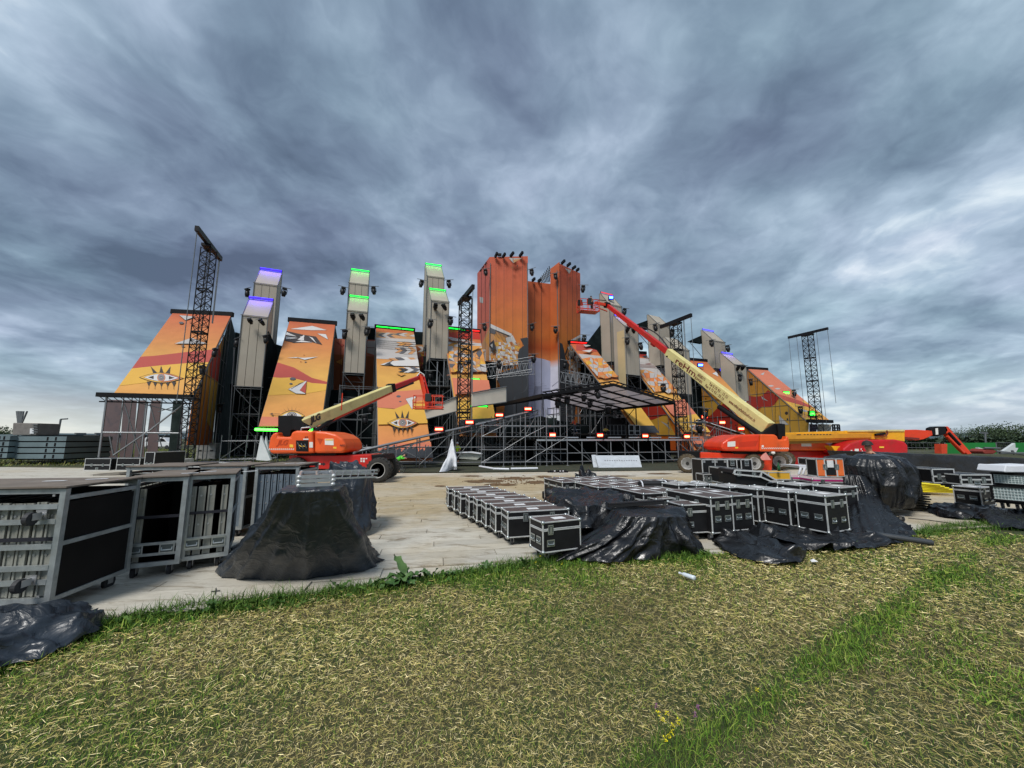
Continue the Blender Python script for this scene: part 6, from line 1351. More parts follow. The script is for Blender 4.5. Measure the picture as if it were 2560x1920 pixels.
# --- two upright cases with double latches facing the camera
up = case_proto(1.05, .47, .58, lid=.14, nl=2, nh_end=2, end_latch=1, longh=0, top=m_lamb)
def by_front(proto, used, label, u, v, zb, W, L, rz, group, scale=None):
    """place so that the lower left corner of its near end face sits at pixel (u, v); end face looks at the camera"""
    c0 = G(u, v, zb); f = Vector((math.cos(rz), math.sin(rz), 0)); bkv = Vector((-f.y, f.x, 0)); c = c0+f*(W/2)+bkv*(L/2); c.z = FZ
    return put_case(proto, used, label, c, rz+PI/2, group, scale)
by_front(up, 0, 'tall flight case with two latches up front, left of the close pair', 1782.4, 1336, .14, .47, 1.05, R(19), 'tall flight cases in the right stack')
p = G(1782.4, 1336, .14); f19 = Vector((math.cos(R(19)), math.sin(R(19)), 0)); bk19 = Vector((-f19.y, f19.x, 0))
c = p+f19*(.47*1.5+.02)+bk19*(1.05/2+.03); c.z = FZ; put_case(up, 1, 'tall flight case with two latches up front, right of the close pair', c, R(19)+PI/2, 'tall flight cases in the right stack')
# rows behind the pair: tops only
k = 0
for r_, (du, dv, n_) in enumerate([(-.0, 1.12, 3), (.0, 2.22, 4), (0, 3.34, 4)]):
    for i in range(n_):
        c = p+f19*(.47*(.5-(1 if r_ else 1)+i*1.06)-.3*r_)+bk19*(1.05/2+dv); c.z = FZ-.02
        lab = f'{ORD[i]} case from the left in the {("nearest", "middle", "farthest")[r_]} row behind the close pair'
        copy_thing(up, lab, c, R(19)+PI/2+random.uniform(-.01, .01), 'tall flight cases in the right stack', (1, 1, .94))
# --- rows sharing one heading; anchored by the near top corner
def by_corner(proto, used, label, u, v, zt, L, W, rz, group, scale=None):
    c0 = G(u, v, zt); f = Vector((math.cos(rz), math.sin(rz), 0)); bkv = Vector((-f.y, f.x, 0)); c = c0+f*(L/2)+bkv*(W/2); c.z = FZ
    return put_case(proto, used, label, c, rz, group, scale)
H24 = R(23)
big = case_proto(.60, .48, .60, lid=.14, nl=2, nh_end=2, longh=1, top=mat('pale_lid', srgb(150, 148, 146), .6, var=.15, vs=6), face_edge=.021)
by_corner(big, 0, 'big flight case at the right end, standing before the shrouded lump', 2063, 1240, .745, .60, .48, H24, 'big flight cases of the right block')
by_corner(big, 1, 'big flight case just left of the one before the shrouded lump', 1971, 1230, .745, .60, .48, H24, 'big flight cases of the right block')
for i, (u, v) in enumerate(((1893, 1223), (1824, 1218), (1741, 1213), (1697, 1212))):
    by_corner(big, 1, f'{ORD[i]} lid seen leftwards from the two big cases, in their row', u, v, .745, .60, .48, H24, 'big flight cases of the right block')
for i, (u, v) in enumerate(((2098, 1219), (2001, 1213), (1915, 1206))):
    by_corner(big, 1, f'{("right", "middle", "left")[i]} flight case of the three in front of the magenta rimmed lids', u, v, .745, .60, .48, H24, 'big flight cases of the right block')
# --- low cases beyond the foil
lo = case_proto(.62, .5, .44, lid=.12, nl=2, nh_end=2, top=m_lamb); ul = 0
for i, (u, v) in enumerate(((1640, 1248), (1592, 1236), (1546, 1226), (1508, 1219), (1476, 1214))):
    by_corner(lo, ul, f'{ORD[i]} low flight case from the right in the row under the tube bundle', u, v, .58, .62, .5, R(19), 'low flight cases in the middle'); ul = 1
for i, (u, v) in enumerate(((1700, 1236), (1664, 1226), (1628, 1215), (1596, 1207), (1742, 1232), (1712, 1218), (1676, 1209), (1640, 1204))):
    by_corner(lo, 1, f'{ORD[i]} low flight case beyond the tube bundle, counted from the near end', u, v, .58, .62, .5, R(19), 'low flight cases in the middle')
# magenta rimmed flat cases
mg = case_proto(1.1, .55, .62, lid=.07, nl=1, nh_end=1, top=mat('pinkish_lid', srgb(190, 160, 160), .45, var=.15, vs=5), edge=None, paper=False)
for i, (u, v) in enumerate(((1958, 1213), (2034, 1221))):
    o = by_corner(mg, i, f'{("left", "right")[i]} flat case with magenta rimmed lid', (1952, 2030)[i], (1193, 1199)[i], .75, 1.1, .55, R(-8), 'magenta rimmed cases')
b = MB(); b.box((-.553, -.278, .69), (.553, .278, .728)); rim = b.build('magenta_band', m_pink, mg, False)
for o in [o for o in C.objects if o.get('group') == 'magenta rimmed cases' and o is not mg]:
    r2 = rim.copy(); C.objects.link(r2); r2.parent = o
# upright black cases with castors showing (stood on end), 4 in a cluster
def upend(label, u0, v0, u1, v1, Y, kind, group, d=.6):
    """case standing on end, built to its own width and height; castor plate, wheels or latches to the viewer"""
    p0, p1 = P(u0, v1, Y), P(u1, v0, Y); w, h = p1.x-p0.x, p1.z-max(p0.z, 0); z0 = max(p0.z, 0); t = thing('flight_case', label, 'flight case', (p0.x, Y, z0), 0, group); e = .022
    q = lambda x0, y0, z0_, x1, y1, z1, nm, m, **k: (lambda b: (b.box((x0, y0, z0_), (x1, y1, z1)), b.build(nm, m, t, False, **k))[1])(MB())
    q(.003, .003, .003, w-.003, d, h-.003, 'body', {'yellow': m_yelc}.get(kind, m_lam))
    if kind == 'orange': q(.01, -.003, .01, w-.01, .002, h-.01, 'orange_panel', m_orange)
    b = MB()
    for x in (0, w-e):
        for y in (0, d-e+.004): b.box((x, y-.002, 0), (x+e, y+e-.002, h))
        b.box((x, 0, h-e), (x+e, d, h+.001)); b.box((x, 0, 0), (x+e, d, e))
    for z in (0, h-e):
        b.box((0, -.003, z), (w, e-.003, z+e)); b.box((0, d-e+.003, z), (w, d+.003, z+e))
    if kind in ('latch', 'orange'): b.box((0, -.004, h*.42), (w, e-.004, h*.42+e*1.4)) if kind == 'latch' else (b.box((w*.27, -.004, 0), (w*.27+e*1.5, .02, h)), b.box((w*.70, -.004, 0), (w*.70+e*1.5, .02, h)))
    b.build('aluminium_edging', m_edge, t, False)
    if kind == 'wheels':
        for x in (w*.18, w*.82):
            for z in (h*.1, h*.9): put('castor', castor_mesh(.055), t, Matrix.Translation((x, -.002, z)) @ Matrix.Rotation(PI/2, 4, 'X') @ Matrix.Rotation(PI, 4, 'Y') @ Matrix.Scale(-1, 4, (0, 0, 1)))
    if kind == 'latch':
        for x in (w*.28, w*.72): put('latch', latch_mesh(.085, .13), t, Matrix.Translation((x, -.004, h*.44)))
        put('handle', handle_mesh(.13, .1), t, Matrix.Translation((w*.5, -.004, h*.16)))
    if kind == 'handles': 
        for x in (w*.5,): put('handle', handle_mesh(.11, .16), t, Matrix.Translation((x, -.004, h*.72)))
    if kind == 'orange':
        q(w*.32, -.004, 0.03, w*.69, .0, h-.03, 'black_panel', m_lam); q(w*.38, -.008, h*.52, w*.62, -.004, h*.92, 'paper_label', m_paper)
        for x in (w*.29, w*.73): put('latch', latch_mesh(.09, .11), t, Matrix.Translation((x, -.006, h*.55)))
    return t
GU = 'upended flight cases before the lettered lift'
upend('upended black case with four castors, leftmost before the lettered lift', 1758, 1148, 1788, 1208, 10.4, 'wheels', GU); upend('upended black case showing castors, second from the left before the lettered lift', 1789, 1148, 1818, 1208, 10.5, 'wheels', GU)
upend('black case with two latches under the leftmost upended case', 1759, 1185, 1785, 1206, 9.9, 'latch', GU, .4); upend('black case with a big handle, right of the two castor cases', 1820, 1148, 1842, 1180, 10.7, 'handles', GU); upend('narrow black case with a handle, rightmost of the upended group', 1854, 1148, 1880, 1182, 10.7, 'handles', GU); upend('narrow black case between the two handled upended cases', 1843, 1148, 1853, 1182, 10.8, 'plain', GU)
upend('low latched case tucked beneath the second castor case', 1794, 1190, 1814, 1210, 9.8, 'latch', GU, .4)
upend('black case with a white rim standing upright before the handled cases', 1806, 1170, 1832, 1209, 9.4, 'plain', 'white rimmed cases'); upend('narrow case with salmon side beside the white rimmed upright case', 1833, 1172, 1852, 1209, 9.45, 'orange', 'white rimmed cases', .3)
upend('orange and black case with a paper sheet on its door, behind the shrouded lump', 2045, 1147, 2107, 1192, 8.3, 'orange', 'orange cases', .3)
upend('small black case with a pale edge left of the orange case', 2026, 1145, 2045, 1164, 9.6, 'latch', 'small black cases', .4)
upend('yellow case half hidden between the open lid case and the magenta lids', 1922, 1180, 1976, 1200, 9.3, 'yellow', 'yellow cases', .4)
# open wedge lid case
t = thing('flight_case', 'black flight case with a slanting open lid beside the white canister', 'flight case', G(1870, 1212)); Yq = 8.6
pprism('body', t, [(1838, 1187), (1912, 1196), (1926, 1202), (1912, 1214), (1842, 1212)], Yq, .7, m_lam, .01); pprism('lid', t, [(1836, 1184), (1838, 1175), (1903, 1179), (1940, 1200), (1925, 1202), (1900, 1189)], Yq-.04, .7, m_lam, .01)
for a_, c_ in [((1835, 1184), (1838, 1175)), ((1838, 1175), (1904, 1179)), ((1904, 1179), (1941, 1201)), ((1835, 1185), (1901, 1192)), ((1901, 1191), (1904, 1179)), ((1901, 1192), (1926, 1203))]: member('aluminium_edging', P(*a_, Yq-.06), P(*c_, Yq-.06), .03, m_edge, t, 'box')
for u in (1848, 1885): put('latch', latch_mesh(.085, .1), t, INV[t.name] @ Matrix.Translation(P(u, 1184.5+(u-1848)*.07, Yq-.06)))
# canister
p = G(1743, 1236, .50); q = P(1743, 1203, p.y)
t = thing('jerry_can', 'white plastic canister standing on the flight cases', 'canister', (p.x, p.y+.1, .50)); s_ = (1762-1732)/970*p.y; hh_ = .26
b = MB(); b.box((-s_/2, -.08, 0), (s_/2, .08, hh_*.82)); b.build('canister_body', mat('white_plastic', (.74, .78, .84), .35, var=.04), t, False, bevel=.03)
b = MB(); b.lathe([(.025, hh_*.80), (.025, hh_*.95)], (s_*.28, 0, 0)); b.build('cap', m_white, t, False); b = MB(); b.tube([(-s_*.3, 0, hh_*.8), (-s_*.25, 0, hh_), (s_*.1, 0, hh_), (s_*.15, 0, hh_*.8)], .014); b.build('grip', m_white, t, False)
b = MB(); b.box((-s_*.22, -.084, hh_*.25), (s_*.0, -.0805, hh_*.6)); b.build('blue_print', mat('blue_ink', (.25, .4, .7), .6), t, False)
# black tube bundle lying on cases
p = G(1635, 1226, .56); t = thing('tube_bundle', 'bundle of black tubes with white end straps lying on the low cases', 'tube bundle', p)
for i in range(9):
    a = 2*PI*i/8; rr = 0 if i == 8 else .075; o_ = Vector((-math.sin(R(15)), math.cos(R(15)), 0))*math.cos(a)*rr+Vector((0, 0, .1+math.sin(a)*rr))
    d_ = Vector((math.cos(R(12)), math.sin(R(12))-.12, 0)); member('tube', p+o_-d_*.33, p+o_+d_*.33, .034, m_hose, t)
for s_ in (-.3, .26): b = MB(); b.lathe([(.118, -.012), (.118, .012)], p+Vector((0, 0, .1))+d_*s_, d_, 12); b.build('strap', m_white, t)
# stack at the middle: magenta box under tangled gear
mid = case_proto(.52, .5, .44, lid=.1, nl=2, nh_end=1, top=m_pink); c = G(1416, 1246, .1); c.z = FZ; put_case(mid, 0, 'flight case with magenta lid edge beneath tangled black gear', c+Vector((0, .5, 0)), R(-2), 'magenta topped cases', .95)
t = thing('rigging', 'black spiky rigging frame heaped on the magenta edged case', 'rigging', G(1395, 1180, .5)); q = P(1395, 1181, c.y+.55)
for i in range(9): member('arm', q+Vector((-.22+i*.055, 0, random.uniform(-.02, .03))), q+Vector((-.20+i*.055, random.uniform(-.1, .1), .07)), .018, m_black, t, 'box')
b = MB(); b.box(q+Vector((-.3, -.06, .0)), q+Vector((.28, .1, .035))); b.build('frame', m_black, t)
for i in (1, 3, 4): b = MB(); b.box(q+Vector((-.2+i*.08, -.065, .03)), q+Vector((-.16+i*.08, -.055, .06))); b.build('tag', m_paper, t)
t = thing('black_box', 'small black padded box left of the heap, on the trackway', 'box', G(1368, 1250)); q = G(1368, 1250); b = MB(); b.box((q.x-.12, q.y, 0), (q.x+.12, q.y+.3, .2)); b.build('body', m_black, t, bevel=.02)
for x in (-.06, .06): member('strap', (q.x+x, q.y-.005, .0), (q.x+x, q.y-.005, .2), .012, m_galvd, t)

# --- far left cases behind the carts
lc = [('low flight case with four corner plates, leftmost behind the carts', 209, 1146, 278, 1176, 18.2, 'latch'), ('low flight case next to the leftmost one behind the carts', 289, 1145, 351, 1176, 18.2, 'latch'), ('upright black flight case with a small yellow sticker behind the carts', 357, 1130, 388, 1183, 17, 'latch'),
      ('low flight case right of the concrete block behind the carts, left one', 463, 1156, 524, 1177, 15.5, 'latch'), ('low flight case right of the concrete block behind the carts, right one', 532, 1156, 596, 1177, 15.5, 'latch')]
for lab, u0, v0, u1, v1, Y, k in lc: upend(lab, u0, v0, u1, v1, Y, k, 'flight cases at the far left', .8 if u0 != 357 else 1.6)

# --- deck carts
m_gal = mat('zinc_frame', (.40, .43, .43), .42, metal=.55, var=.22, vs=7, dirt=((.28, .26, .22), .3)); m_slat = mat('grey_deck_edge', srgb(150, 150, 140), .6, metal=.15, var=.16, vs=3, dirt=(srgb(118, 112, 96), .45)); m_slatb = mat('blue_grey_deck_edge', srgb(112, 124, 134), .55, metal=.2, var=.15, vs=4)
m_ply = mat('dark_ply_panel', (.006, .005, .005), .6, spec=.2, var=.5, vs=2.2); m_topp = mat('cart_top_board', srgb(116, 104, 92), .75, var=.18, vs=5, dirt=(srgb(150, 142, 132), .5)); m_strap = mat('black_strap', (.012, .012, .02), .6)
def swivel():
    def f():
        b = MB(); b.lathe([(.03, -.022), (.062, -.02), (.062, .02), (.03, .022)], (0, -.10, -.02), (1, 0, 0), 16, 0); b.box((-.045, -.008, -.045), (.045, 0, .045), 1); b.bar((0, 0, 0), (0, -.04, 0), .025, 10, 1)
        for x in (-.03, .026): b.box((x, -.115, -.035), (x+.004, -.03, .03), 1)
        return b.mesh('swivel_wheel', [m_castor, m_castorw])
    return shared('swivel', f)
def cart(label, C_, rz, w, d, h, slats, strap=True, handles=False, wheels_front=False, slat_m=m_slat, solid=True, zb=.15, group='stage deck carts'):
    """C_: front right bottom corner. local x runs left to right along the front (-w..0), y back"""
    t = thing('deck_cart', label, 'cart', (C_.x, C_.y, 0), rz, group); e = .05
    bx = lambda a, c, nm, m, **k: (lambda b: (b.box(a, c), b.build(nm, m, t, False, **k))[1])(MB())
    for x in (-w, -e):
        for y in (0, d-e): bx((x, y, zb), (x+e, y+e, h-.02), 'corner_post', m_gal)
    for y in (0, d-e):
        for z in (zb, h-.075): bx((-w+e, y+.004, z), (-e, y+e-.004, z+e), 'rail', m_gal)
    for x in (-w, -e):
        for z in (zb, zb+(h-zb)*.47, h-.14): bx((x+.006, e, z), (x+e-.006, d-e, z+e*.8), 'side_rail', m_gal)
    bx((-w-.01, -.015, h-.02), (.01, d+.01, h-.004), 'top_board', m_topp)
    bx((-w-.012, -.02, h-.028), (.012, d+.012, h-.0205), 'top_rim', m_black)
    for x in (-w+.02, -.03): bx((x, e, zb+.04), (x+.006, d-e, h-.16), 'side_panel', m_ply)
    bx((-w+e, d-.03, zb+.04), (-e, d-.02, h-.1), 'back_panel', m_ply); bx((-w+e, e, zb+.005), (-e, d-e, zb+.02), 'floor', m_ply)
    for k, (x0, x1) in enumerate(slats):
        n = max(1, int(round((x1-x0)/.105))); sw = (x1-x0)/n
        for i in range(n):
            a = x0+i*sw; b = MB(); hi = h-.16-.01*random.random(); y0 = .045+random.uniform(0, .012)
            # a C-shaped deck edge profile: web with two flanges
            b.box((a+.003, y0, zb+.055), (a+sw-.018, y0+.012, hi)); b.box((a+.003, y0-.012, zb+.055), (a+.020, y0+.001, hi)); b.box((a+sw-.036, y0-.012, zb+.055), (a+sw-.018, y0+.001, hi))
            o_ = b.build('deck_edge', slat_m, t, False); b = MB(); b.box((a+.003, y0+.0125, zb+.055), (a+sw-.018, d-.12, hi-.004)); b.build('deck_panel', m_ply, t, False)
            for z in ((hi-.12), (h*.47)): 
                bb_ = MB(); bb_.bar((a+sw*.36, y0-.006, z), (a+sw*.36, y0-.0, z), .012, 8); rv = bb_.build('rivet', m_castorw, o_, False)
    if strap:
        z = zb+(h-zb)*.52; bx((-w+.01, .018, z), (-.01, .024, z+.035), 'strap', m_strap)
    if handles:
        z = zb+.16; bx((-w+e, .0, z+.09), (-e, .03, z+.12), 'lower_rail', m_gal); bx((-w+e, .0, z-.035), (-e, .03, z-.005), 'lower_rail', m_gal)
        for x in (-w*.78, -w*.24): put('handle', handle_mesh(.15, .12), t, Matrix.Translation((x, -.004, z+.045)))
    if wheels_front:
        for z in (h-.22, h-.36, zb+.62*(h-zb)-.18, zb+.30, zb+.17): bx((-w+e, -.004, z), (-e, .03, z+.045), 'cross_rail', m_gal)
        for x in (-w+.22, -.17):
            for z in (h-.27, zb+.22): put('swivel_wheel', swivel(), t, Matrix.Translation((x, -.006, z)))
        for x in (-w*.62, -w*.35, -.1):
            for z in (h-.1, zb+.06): bx((x, -.012, z), (x+.02, -.004, z+.02), 'bolt', m_castorw)
    for x in (-w+.1, -.12):
        for y in (.1, d-.14): put('castor', castor_mesh(.06), t, Matrix.Translation((x, y, zb)) @ Matrix.Scale(1.25, 4))
    return t
c1 = G(122, 1509, .15); cart('largest stage deck cart at the left edge with wheels mounted on its front', c1, R(8), 2.0, .92, 1.235, [(-1.94, -.06)], wheels_front=True)
c2 = G(447.5, 1409.5, .15); c2l = G(297, 1425, .15); r2 = math.atan2(c2.y-c2l.y, c2.x-c2l.x); cart('middle deck cart, mostly empty with two upright deck edges inside', c2, r2, (c2-c2l).length, 1.0, 1.235, [(-.56+.0, -.40)], handles=True)
c3 = G(570, 1389, .15); c3l = G(458, 1402, .15); r3 = math.atan2(c3.y-c3l.y, c3.x-c3l.x); cart('third deck cart filled with grey deck edges and strapped across', c3, r3+R(3), (c3-c3l).length*1.08, .95, 1.235, [(-.49, -.19), (-.14, -.055)], handles=True)
c4 = P(747, 1222, 7.2); c4 = Vector((c4.x, 6.5, 0)); q = G(752-4, 1170, 1.235); cart('deck cart with blue grey deck edges behind the covered cart', Vector((-4.02*.93, 6.95, 0)), R(6), .72, .9, 1.235, [(-.67, -.05)], slat_m=m_slatb, strap=False)
cart('deck cart behind the third cart, only its top and rim showing', Vector((-4.62, 6.9, 0)), R(6), .75, .9, 1.235, [(-.70, -.05)], slat_m=m_slatb, strap=False)
cart('rear deck cart between the large cart and the boom lift', Vector((-5.6, 6.8, 0)), R(8), .9, .9, 1.235, [(-.8, -.1)], strap=False)
# paper scraps on the cart tops
for i, (x, y) in enumerate([(-5.0, 4.35), (-4.75, 4.55), (-4.3, 5.3), (-4.25, 5.55), (-3.7, 5.6), (-4.1, 7.3), (-3.95, 7.4)]):
    t = thing('paper_scrap', f'white sticker scrap on the cart tops, {ORD[i]} counting from the near left', 'paper', (x, y, 1.235), R(20+i*9), 'white stickers on the deck carts'); b = MB(); b.box((-.09, -.03, 0), (.09, .03, .002)); b.build('scrap', m_paper, t, False)
# ================================================================== TARPS
def tarp_mat(name, col, rough=.34):
    m = bpy.data.materials.new(name); m.use_nodes = True; t = NT(m.node_tree); b = t.n['Principled BSDF']
    oc = t.new('ShaderNodeTexCoord').outputs['Object']
    wv = t.vmath('ADD', oc, t.vmath('SCALE', t.noise(oc, 1.8, 3, .5, out='Color'))); wv.node.inputs[1].links[0].from_node.inputs['Scale'].default_value = .5
    n1 = t.noise(wv, 4.5, 4, .5, 1.2); n2 = t.noise(wv, 17, 3, .5, .8)
    cr = t.math('SUBTRACT', 1.0, t.math('ABSOLUTE', t.math('SUBTRACT', t.math('MULTIPLY', n1, 2.0), 1.0)))
    h = t.math('ADD', t.math('MULTIPLY', t.math('POWER', cr, 3.0), .8), t.math('MULTIPLY', n2, .16))
    bn = t.new('ShaderNodeBump', Strength=.34, Distance=.03); t.set(bn.inputs['Height'], h); t.set(b.inputs['Normal'], bn.outputs[0])
    dust = t.mrange(t.noise(oc, 3.3, 6, .65), .5, .75, 0, .5)
    c = t.mix(dust, (*col, 1), (col[0]*2.2+.01, col[1]*2.2+.01, col[2]*2.2+.01, 1)); t.set(b.inputs['Base Color'], c)
    t.set(b.inputs['Roughness'], t.mrange(n1, .3, .7, rough-.06, rough+.16)); b.inputs['Specular IOR Level'].default_value = .6
    return m
m_tarp = tarp_mat('black_tarp', (.016, .018, .022)); m_tarpg = tarp_mat('slate_tarp', (.019, .026, .036), .36); m_foil = tarp_mat('glossy_black_foil', (.006, .0065, .008), .30)
def resample(loop, n):
    pts = [Vector(p) for p in loop]; L = [0]
    for i in range(len(pts)): L.append(L[-1]+(pts[(i+1) % len(pts)]-pts[i]).length)
    out = []
    for k in range(n):
        s = L[-1]*k/n; i = max(j for j in range(len(pts)) if L[j] <= s+1e-9); f = (s-L[i])/max(1e-9, L[i+1]-L[i]); out.append(pts[i].lerp(pts[(i+1) % len(pts)], f))
    return out
def ridged(p, o=3):
    v = 0; a = 1; s = 0
    for i in range(o): v += a*(1-abs(mnoise.noise(p*(2**i)+Vector((i*7.1, 3.3*i, 1.7))))*2); s += a; a *= .5
    return v/s
def crease_set(seed, flat=True, k=8, fmin=4.5, fmax=19.):
    rr_ = random.Random(seed); o = []
    for i in range(k):
        a_ = rr_.uniform(0, PI); f = fmin*(fmax/fmin)**(i/(k-1)); z = rr_.gauss(0, .9 *.28 if flat is False else .3)
        o.append((Vector((math.cos(a_), math.sin(a_), z)).normalized()*f, rr_.uniform(0, 6), Vector((rr_.uniform(-9, 9), rr_.uniform(-9, 9), rr_.uniform(-9, 9))), (fmin/f)**.9))
    return o
def creases(q, cset):
    """long sharp folds: gated ridges of warped waves"""
    v = 0; w0 = mnoise.noise(q*1.7)*2.2; w1 = mnoise.noise(q*3.1+Vector((5, 5, 5)))*.9
    for d_, ph, off, am in cset:
        g_ = mnoise.noise(q*1.3+off)+.18
        if g_ <= 0: continue
        s_ = 1-abs(math.sin(d_.dot(q)+ph+w0*1.2+w1)); v += am*min(1, g_*2.6)*s_*s_*(3-2*s_)*(.6+.4*s_)
    return v
def loft(name, rings, m, parent, n=128, sub=10, fold=.05, fseed=0., nfold=9, cap=True, crumple=.02, cs=3.0, capn=9, zmin=.026, top_keep=0.0, flat=False, pleat=0.0, npl=11):
    """closed rings from hem to top; vertical folds that grow towards the hem, crumples everywhere"""
    cset = crease_set(int(fseed*10)+3, flat); RR = [resample(r, n) for r in rings]; nr = len(RR); rows = []
    for a in range(nr-1):
        for s in range(sub):
            f = s/sub; rows.append(([RR[a][i].lerp(RR[a+1][i], f) for i in range(n)], (a+f)/(nr-1)))
    rows.append((RR[-1], 1.0)); V = []
    for pts, hgt in rows:
        c = sum(pts, Vector())/n
        for i, p in enumerate(pts):
            out = (pts[(i+1) % n]-pts[i-1]).cross(Vector((0, 0, 1))).normalized()
            if out.dot(p-c) < 0: out = -out
            ang = 2*PI*i/n; fo = ridged(Vector((math.cos(ang)*nfold*.33, math.sin(ang)*nfold*.33, hgt*1.2+fseed)), 2)-.35
            if pleat: wv_ = mnoise.noise(Vector((math.cos(ang)*2, math.sin(ang)*2, fseed)))*2.4+mnoise.noise(p*2.2)*.7; fo += pleat*(1-abs(math.sin(ang*npl*.5+wv_))**.7)*(.5+.8*abs(mnoise.noise(Vector((math.cos(ang)*3, math.sin(ang)*3, 9+hgt)))))
            q = p+out*fold*fo*(1.08-hgt)**.6
            k = creases(q*(cs/3.0), cset)-.45
            amp = crumple*(1 if top_keep == 0 else min(1, (1-hgt)/top_keep+.12)); q = q+(out*.75+Vector((0, 0, .35 if not flat else 1.0)))*k*amp
            if q.z < zmin: q.z = zmin+.002*abs(k)
            V.append(q)
    F = []
    R_ = len(rows)
    for r in range(R_-1):
        for i in range(n): F.append((r*n+i, r*n+(i+1) % n, (r+1)*n+(i+1) % n, (r+1)*n+i))
    if cap:
        top = V[-n:]; c = sum(top, Vector())/n; base = (R_-1)*n
        for k in range(1, capn):
            f = k/capn
            for i in range(n):
                q = top[i].lerp(c, f); e = (creases(q*(cs/3.0), cset)-.45)*crumple*(1.0 if flat else .35); V.append(q+Vector((0, 0, e)))
            b0 = base+(k-1)*n; b1 = base+k*n
            for i in range(n): F.append((b0+i, b0+(i+1) % n, b1+(i+1) % n, b1+i))
        V.append(c); ci = len(V)-1; b0 = base+(capn-1)*n
        for i in range(n): F.append((b0+i, b0+(i+1) % n, ci))
    b = MB(); b.v = [tuple(p) for p in V]; b.f = F; b.m = [0]*len(F); return b.build(name, m, parent, smooth=True)
def heap(name, outline, h, m, parent, seed=0, crumple=.09, cs=3.0, n=150, z0=0., prof=((1, 0), (.94, .35), (.84, .62), (.66, .84), (.42, 1.0))):
    pts = [Vector((p[0], p[1], 0)) for p in outline]; c = sum(pts, Vector())/len(pts)
    rings = [[c+(p-c)*s_+Vector((0, 0, z0+.03+h*z)) for p in pts] for s_, z in prof]
    return loft(name, rings, m, parent, n=n, sub=8, fold=.05, fseed=seed, nfold=14, crumple=crumple, cs=cs, capn=18, flat=True, zmin=z0+.024)
def align(a, c):
    ca, cc = sum(a, Vector())/len(a), sum(c, Vector())/len(c)
    def unwrap(l, cen):
        k = min(range(len(l)), key=lambda i: abs(math.atan2(l[i].y-cen.y, l[i].x-cen.x)+PI*.75)); l = l[k:]+l[:k]
        ar = sum(l[i].x*l[(i+1) % len(l)].y-l[(i+1) % len(l)].x*l[i].y for i in range(len(l)))
        return l if ar > 0 else [l[0]]+l[:0:-1]
    return unwrap(a, ca), unwrap(c, cc)
def sheet(name, hem, tp, m, parent, bulge=(.52, .80, .94), seed=1., fold=.08, nfold=10, crumple=.03, cs=3., n=160, flat=False, zmin=.026, **kw):
    H, T = align(resample(hem, n), resample(tp, n)); rings = [H]
    for k, f in enumerate(bulge):
        w = (k+1)/(len(bulge)+1); rr = []
        for a, c in zip(H, T): p = a.lerp(c, f); p.z = a.z+(c.z-a.z)*w; rr.append(p)
        rings.append(rr)
    rings.append(T); return loft(name, rings, m, parent, n=n, sub=12, fold=fold, fseed=seed, nfold=nfold, crumple=crumple, cs=cs, top_keep=0 if flat else .25, flat=flat, capn=14, zmin=zmin, **kw)
def gp(px, z=.03): return [G(u, v, z) for u, v in px]
# 1. covered cart, wide skirt on the boards
hem = gp([(557, 1428), (600, 1446), (674, 1450), (760, 1447), (810, 1441), (860, 1430), (905, 1424), (942, 1413), (925, 1385), (880, 1330), (750, 1310), (640, 1330), (590, 1380)])
topz = 1.14; tp = [G(692, 1231, topz), G(770, 1227, topz), G(843, 1224, topz), G(862, 1211, topz), G(790, 1209, topz), G(722, 1213, topz)]
ctr = sum(tp, Vector())/6
t = thing('covered_cart', 'cart under a slate grey tarp spread wide over the boards, frames on top', 'tarp covered cart', (hem[2].x+.6, hem[2].y+.4, 0), 0, 'tarp covered carts')
sheet('tarp', hem, tp, m_tarpg, t, (.32, .58, .82), 1.3, .13, 7, .034, 2.6, n=260, pleat=.62, npl=24)
# aluminium frames lying on it
t = thing('frame_stack', 'stack of aluminium frames with ball corners on the covered cart', 'frame stack', G(790, 1215, topz))
fr = [G(746, 1221, topz+.02), G(832, 1217, topz+.02), G(826, 1204, topz+.02), G(752, 1206, topz+.02)]
for k in range(3):
    z = Vector((0, 0, .03+.045*k)); q = [p+z for p in fr]
    for i in range(4): member('frame_bar', q[i], q[(i+1) % 4], .024, m_alu, t, 'box', .036)
    member('frame_bar', q[0].lerp(q[1], .5), q[3].lerp(q[2], .5), .02, m_alu, t, 'box', .03)
    for p in q: b = MB(); b.lathe([(.008, -.022), (.024, -.01), (.024, .01), (.008, .022)], p, (0, 0, 1), 10); b.build('ball_corner', m_edge, t, smooth=True)
# 2. second covered cart behind, hanging sheet
z2 = 1.02; tp2 = [G(836, 1196, z2), G(912, 1193, z2), G(928, 1180, z2), G(850, 1180, z2)]
t = thing('covered_cart', 'second tarp covered cart behind, its dark sheet hanging down at the right', 'tarp covered cart', (tp2[0].x+.3, tp2[0].y+.3, 0), 0, 'tarp covered carts')
cc_ = (tp2[0]+tp2[1]+tp2[2]+tp2[3])/4; hem2 = [cc_+(p-cc_)*(1.20 if i % 2 else 1.12)+Vector((0, 0, -.74-.10*(i % 3))) for i, p in enumerate(resample(tp2, 12))]
sheet('tarp', hem2, tp2, m_tarpg, t, (.5, .75, .9), 4.1, .10, 9, .03, 3.0, zmin=.1, pleat=.9, npl=22)
t = thing('tarp_roll', 'grey tarp bundled on top of the second covered cart', 'tarp', G(868, 1178, z2+.1)); tcx = G(872, 1182, z2+.05)
heap('sheet', [(tcx.x+.34*math.cos(a_), tcx.y+.26*math.sin(a_)) for a_ in [2*PI*k/12 for k in range(12)]], .15, m_tarpg, t, 3.3, .05, 4.5, z0=z2)
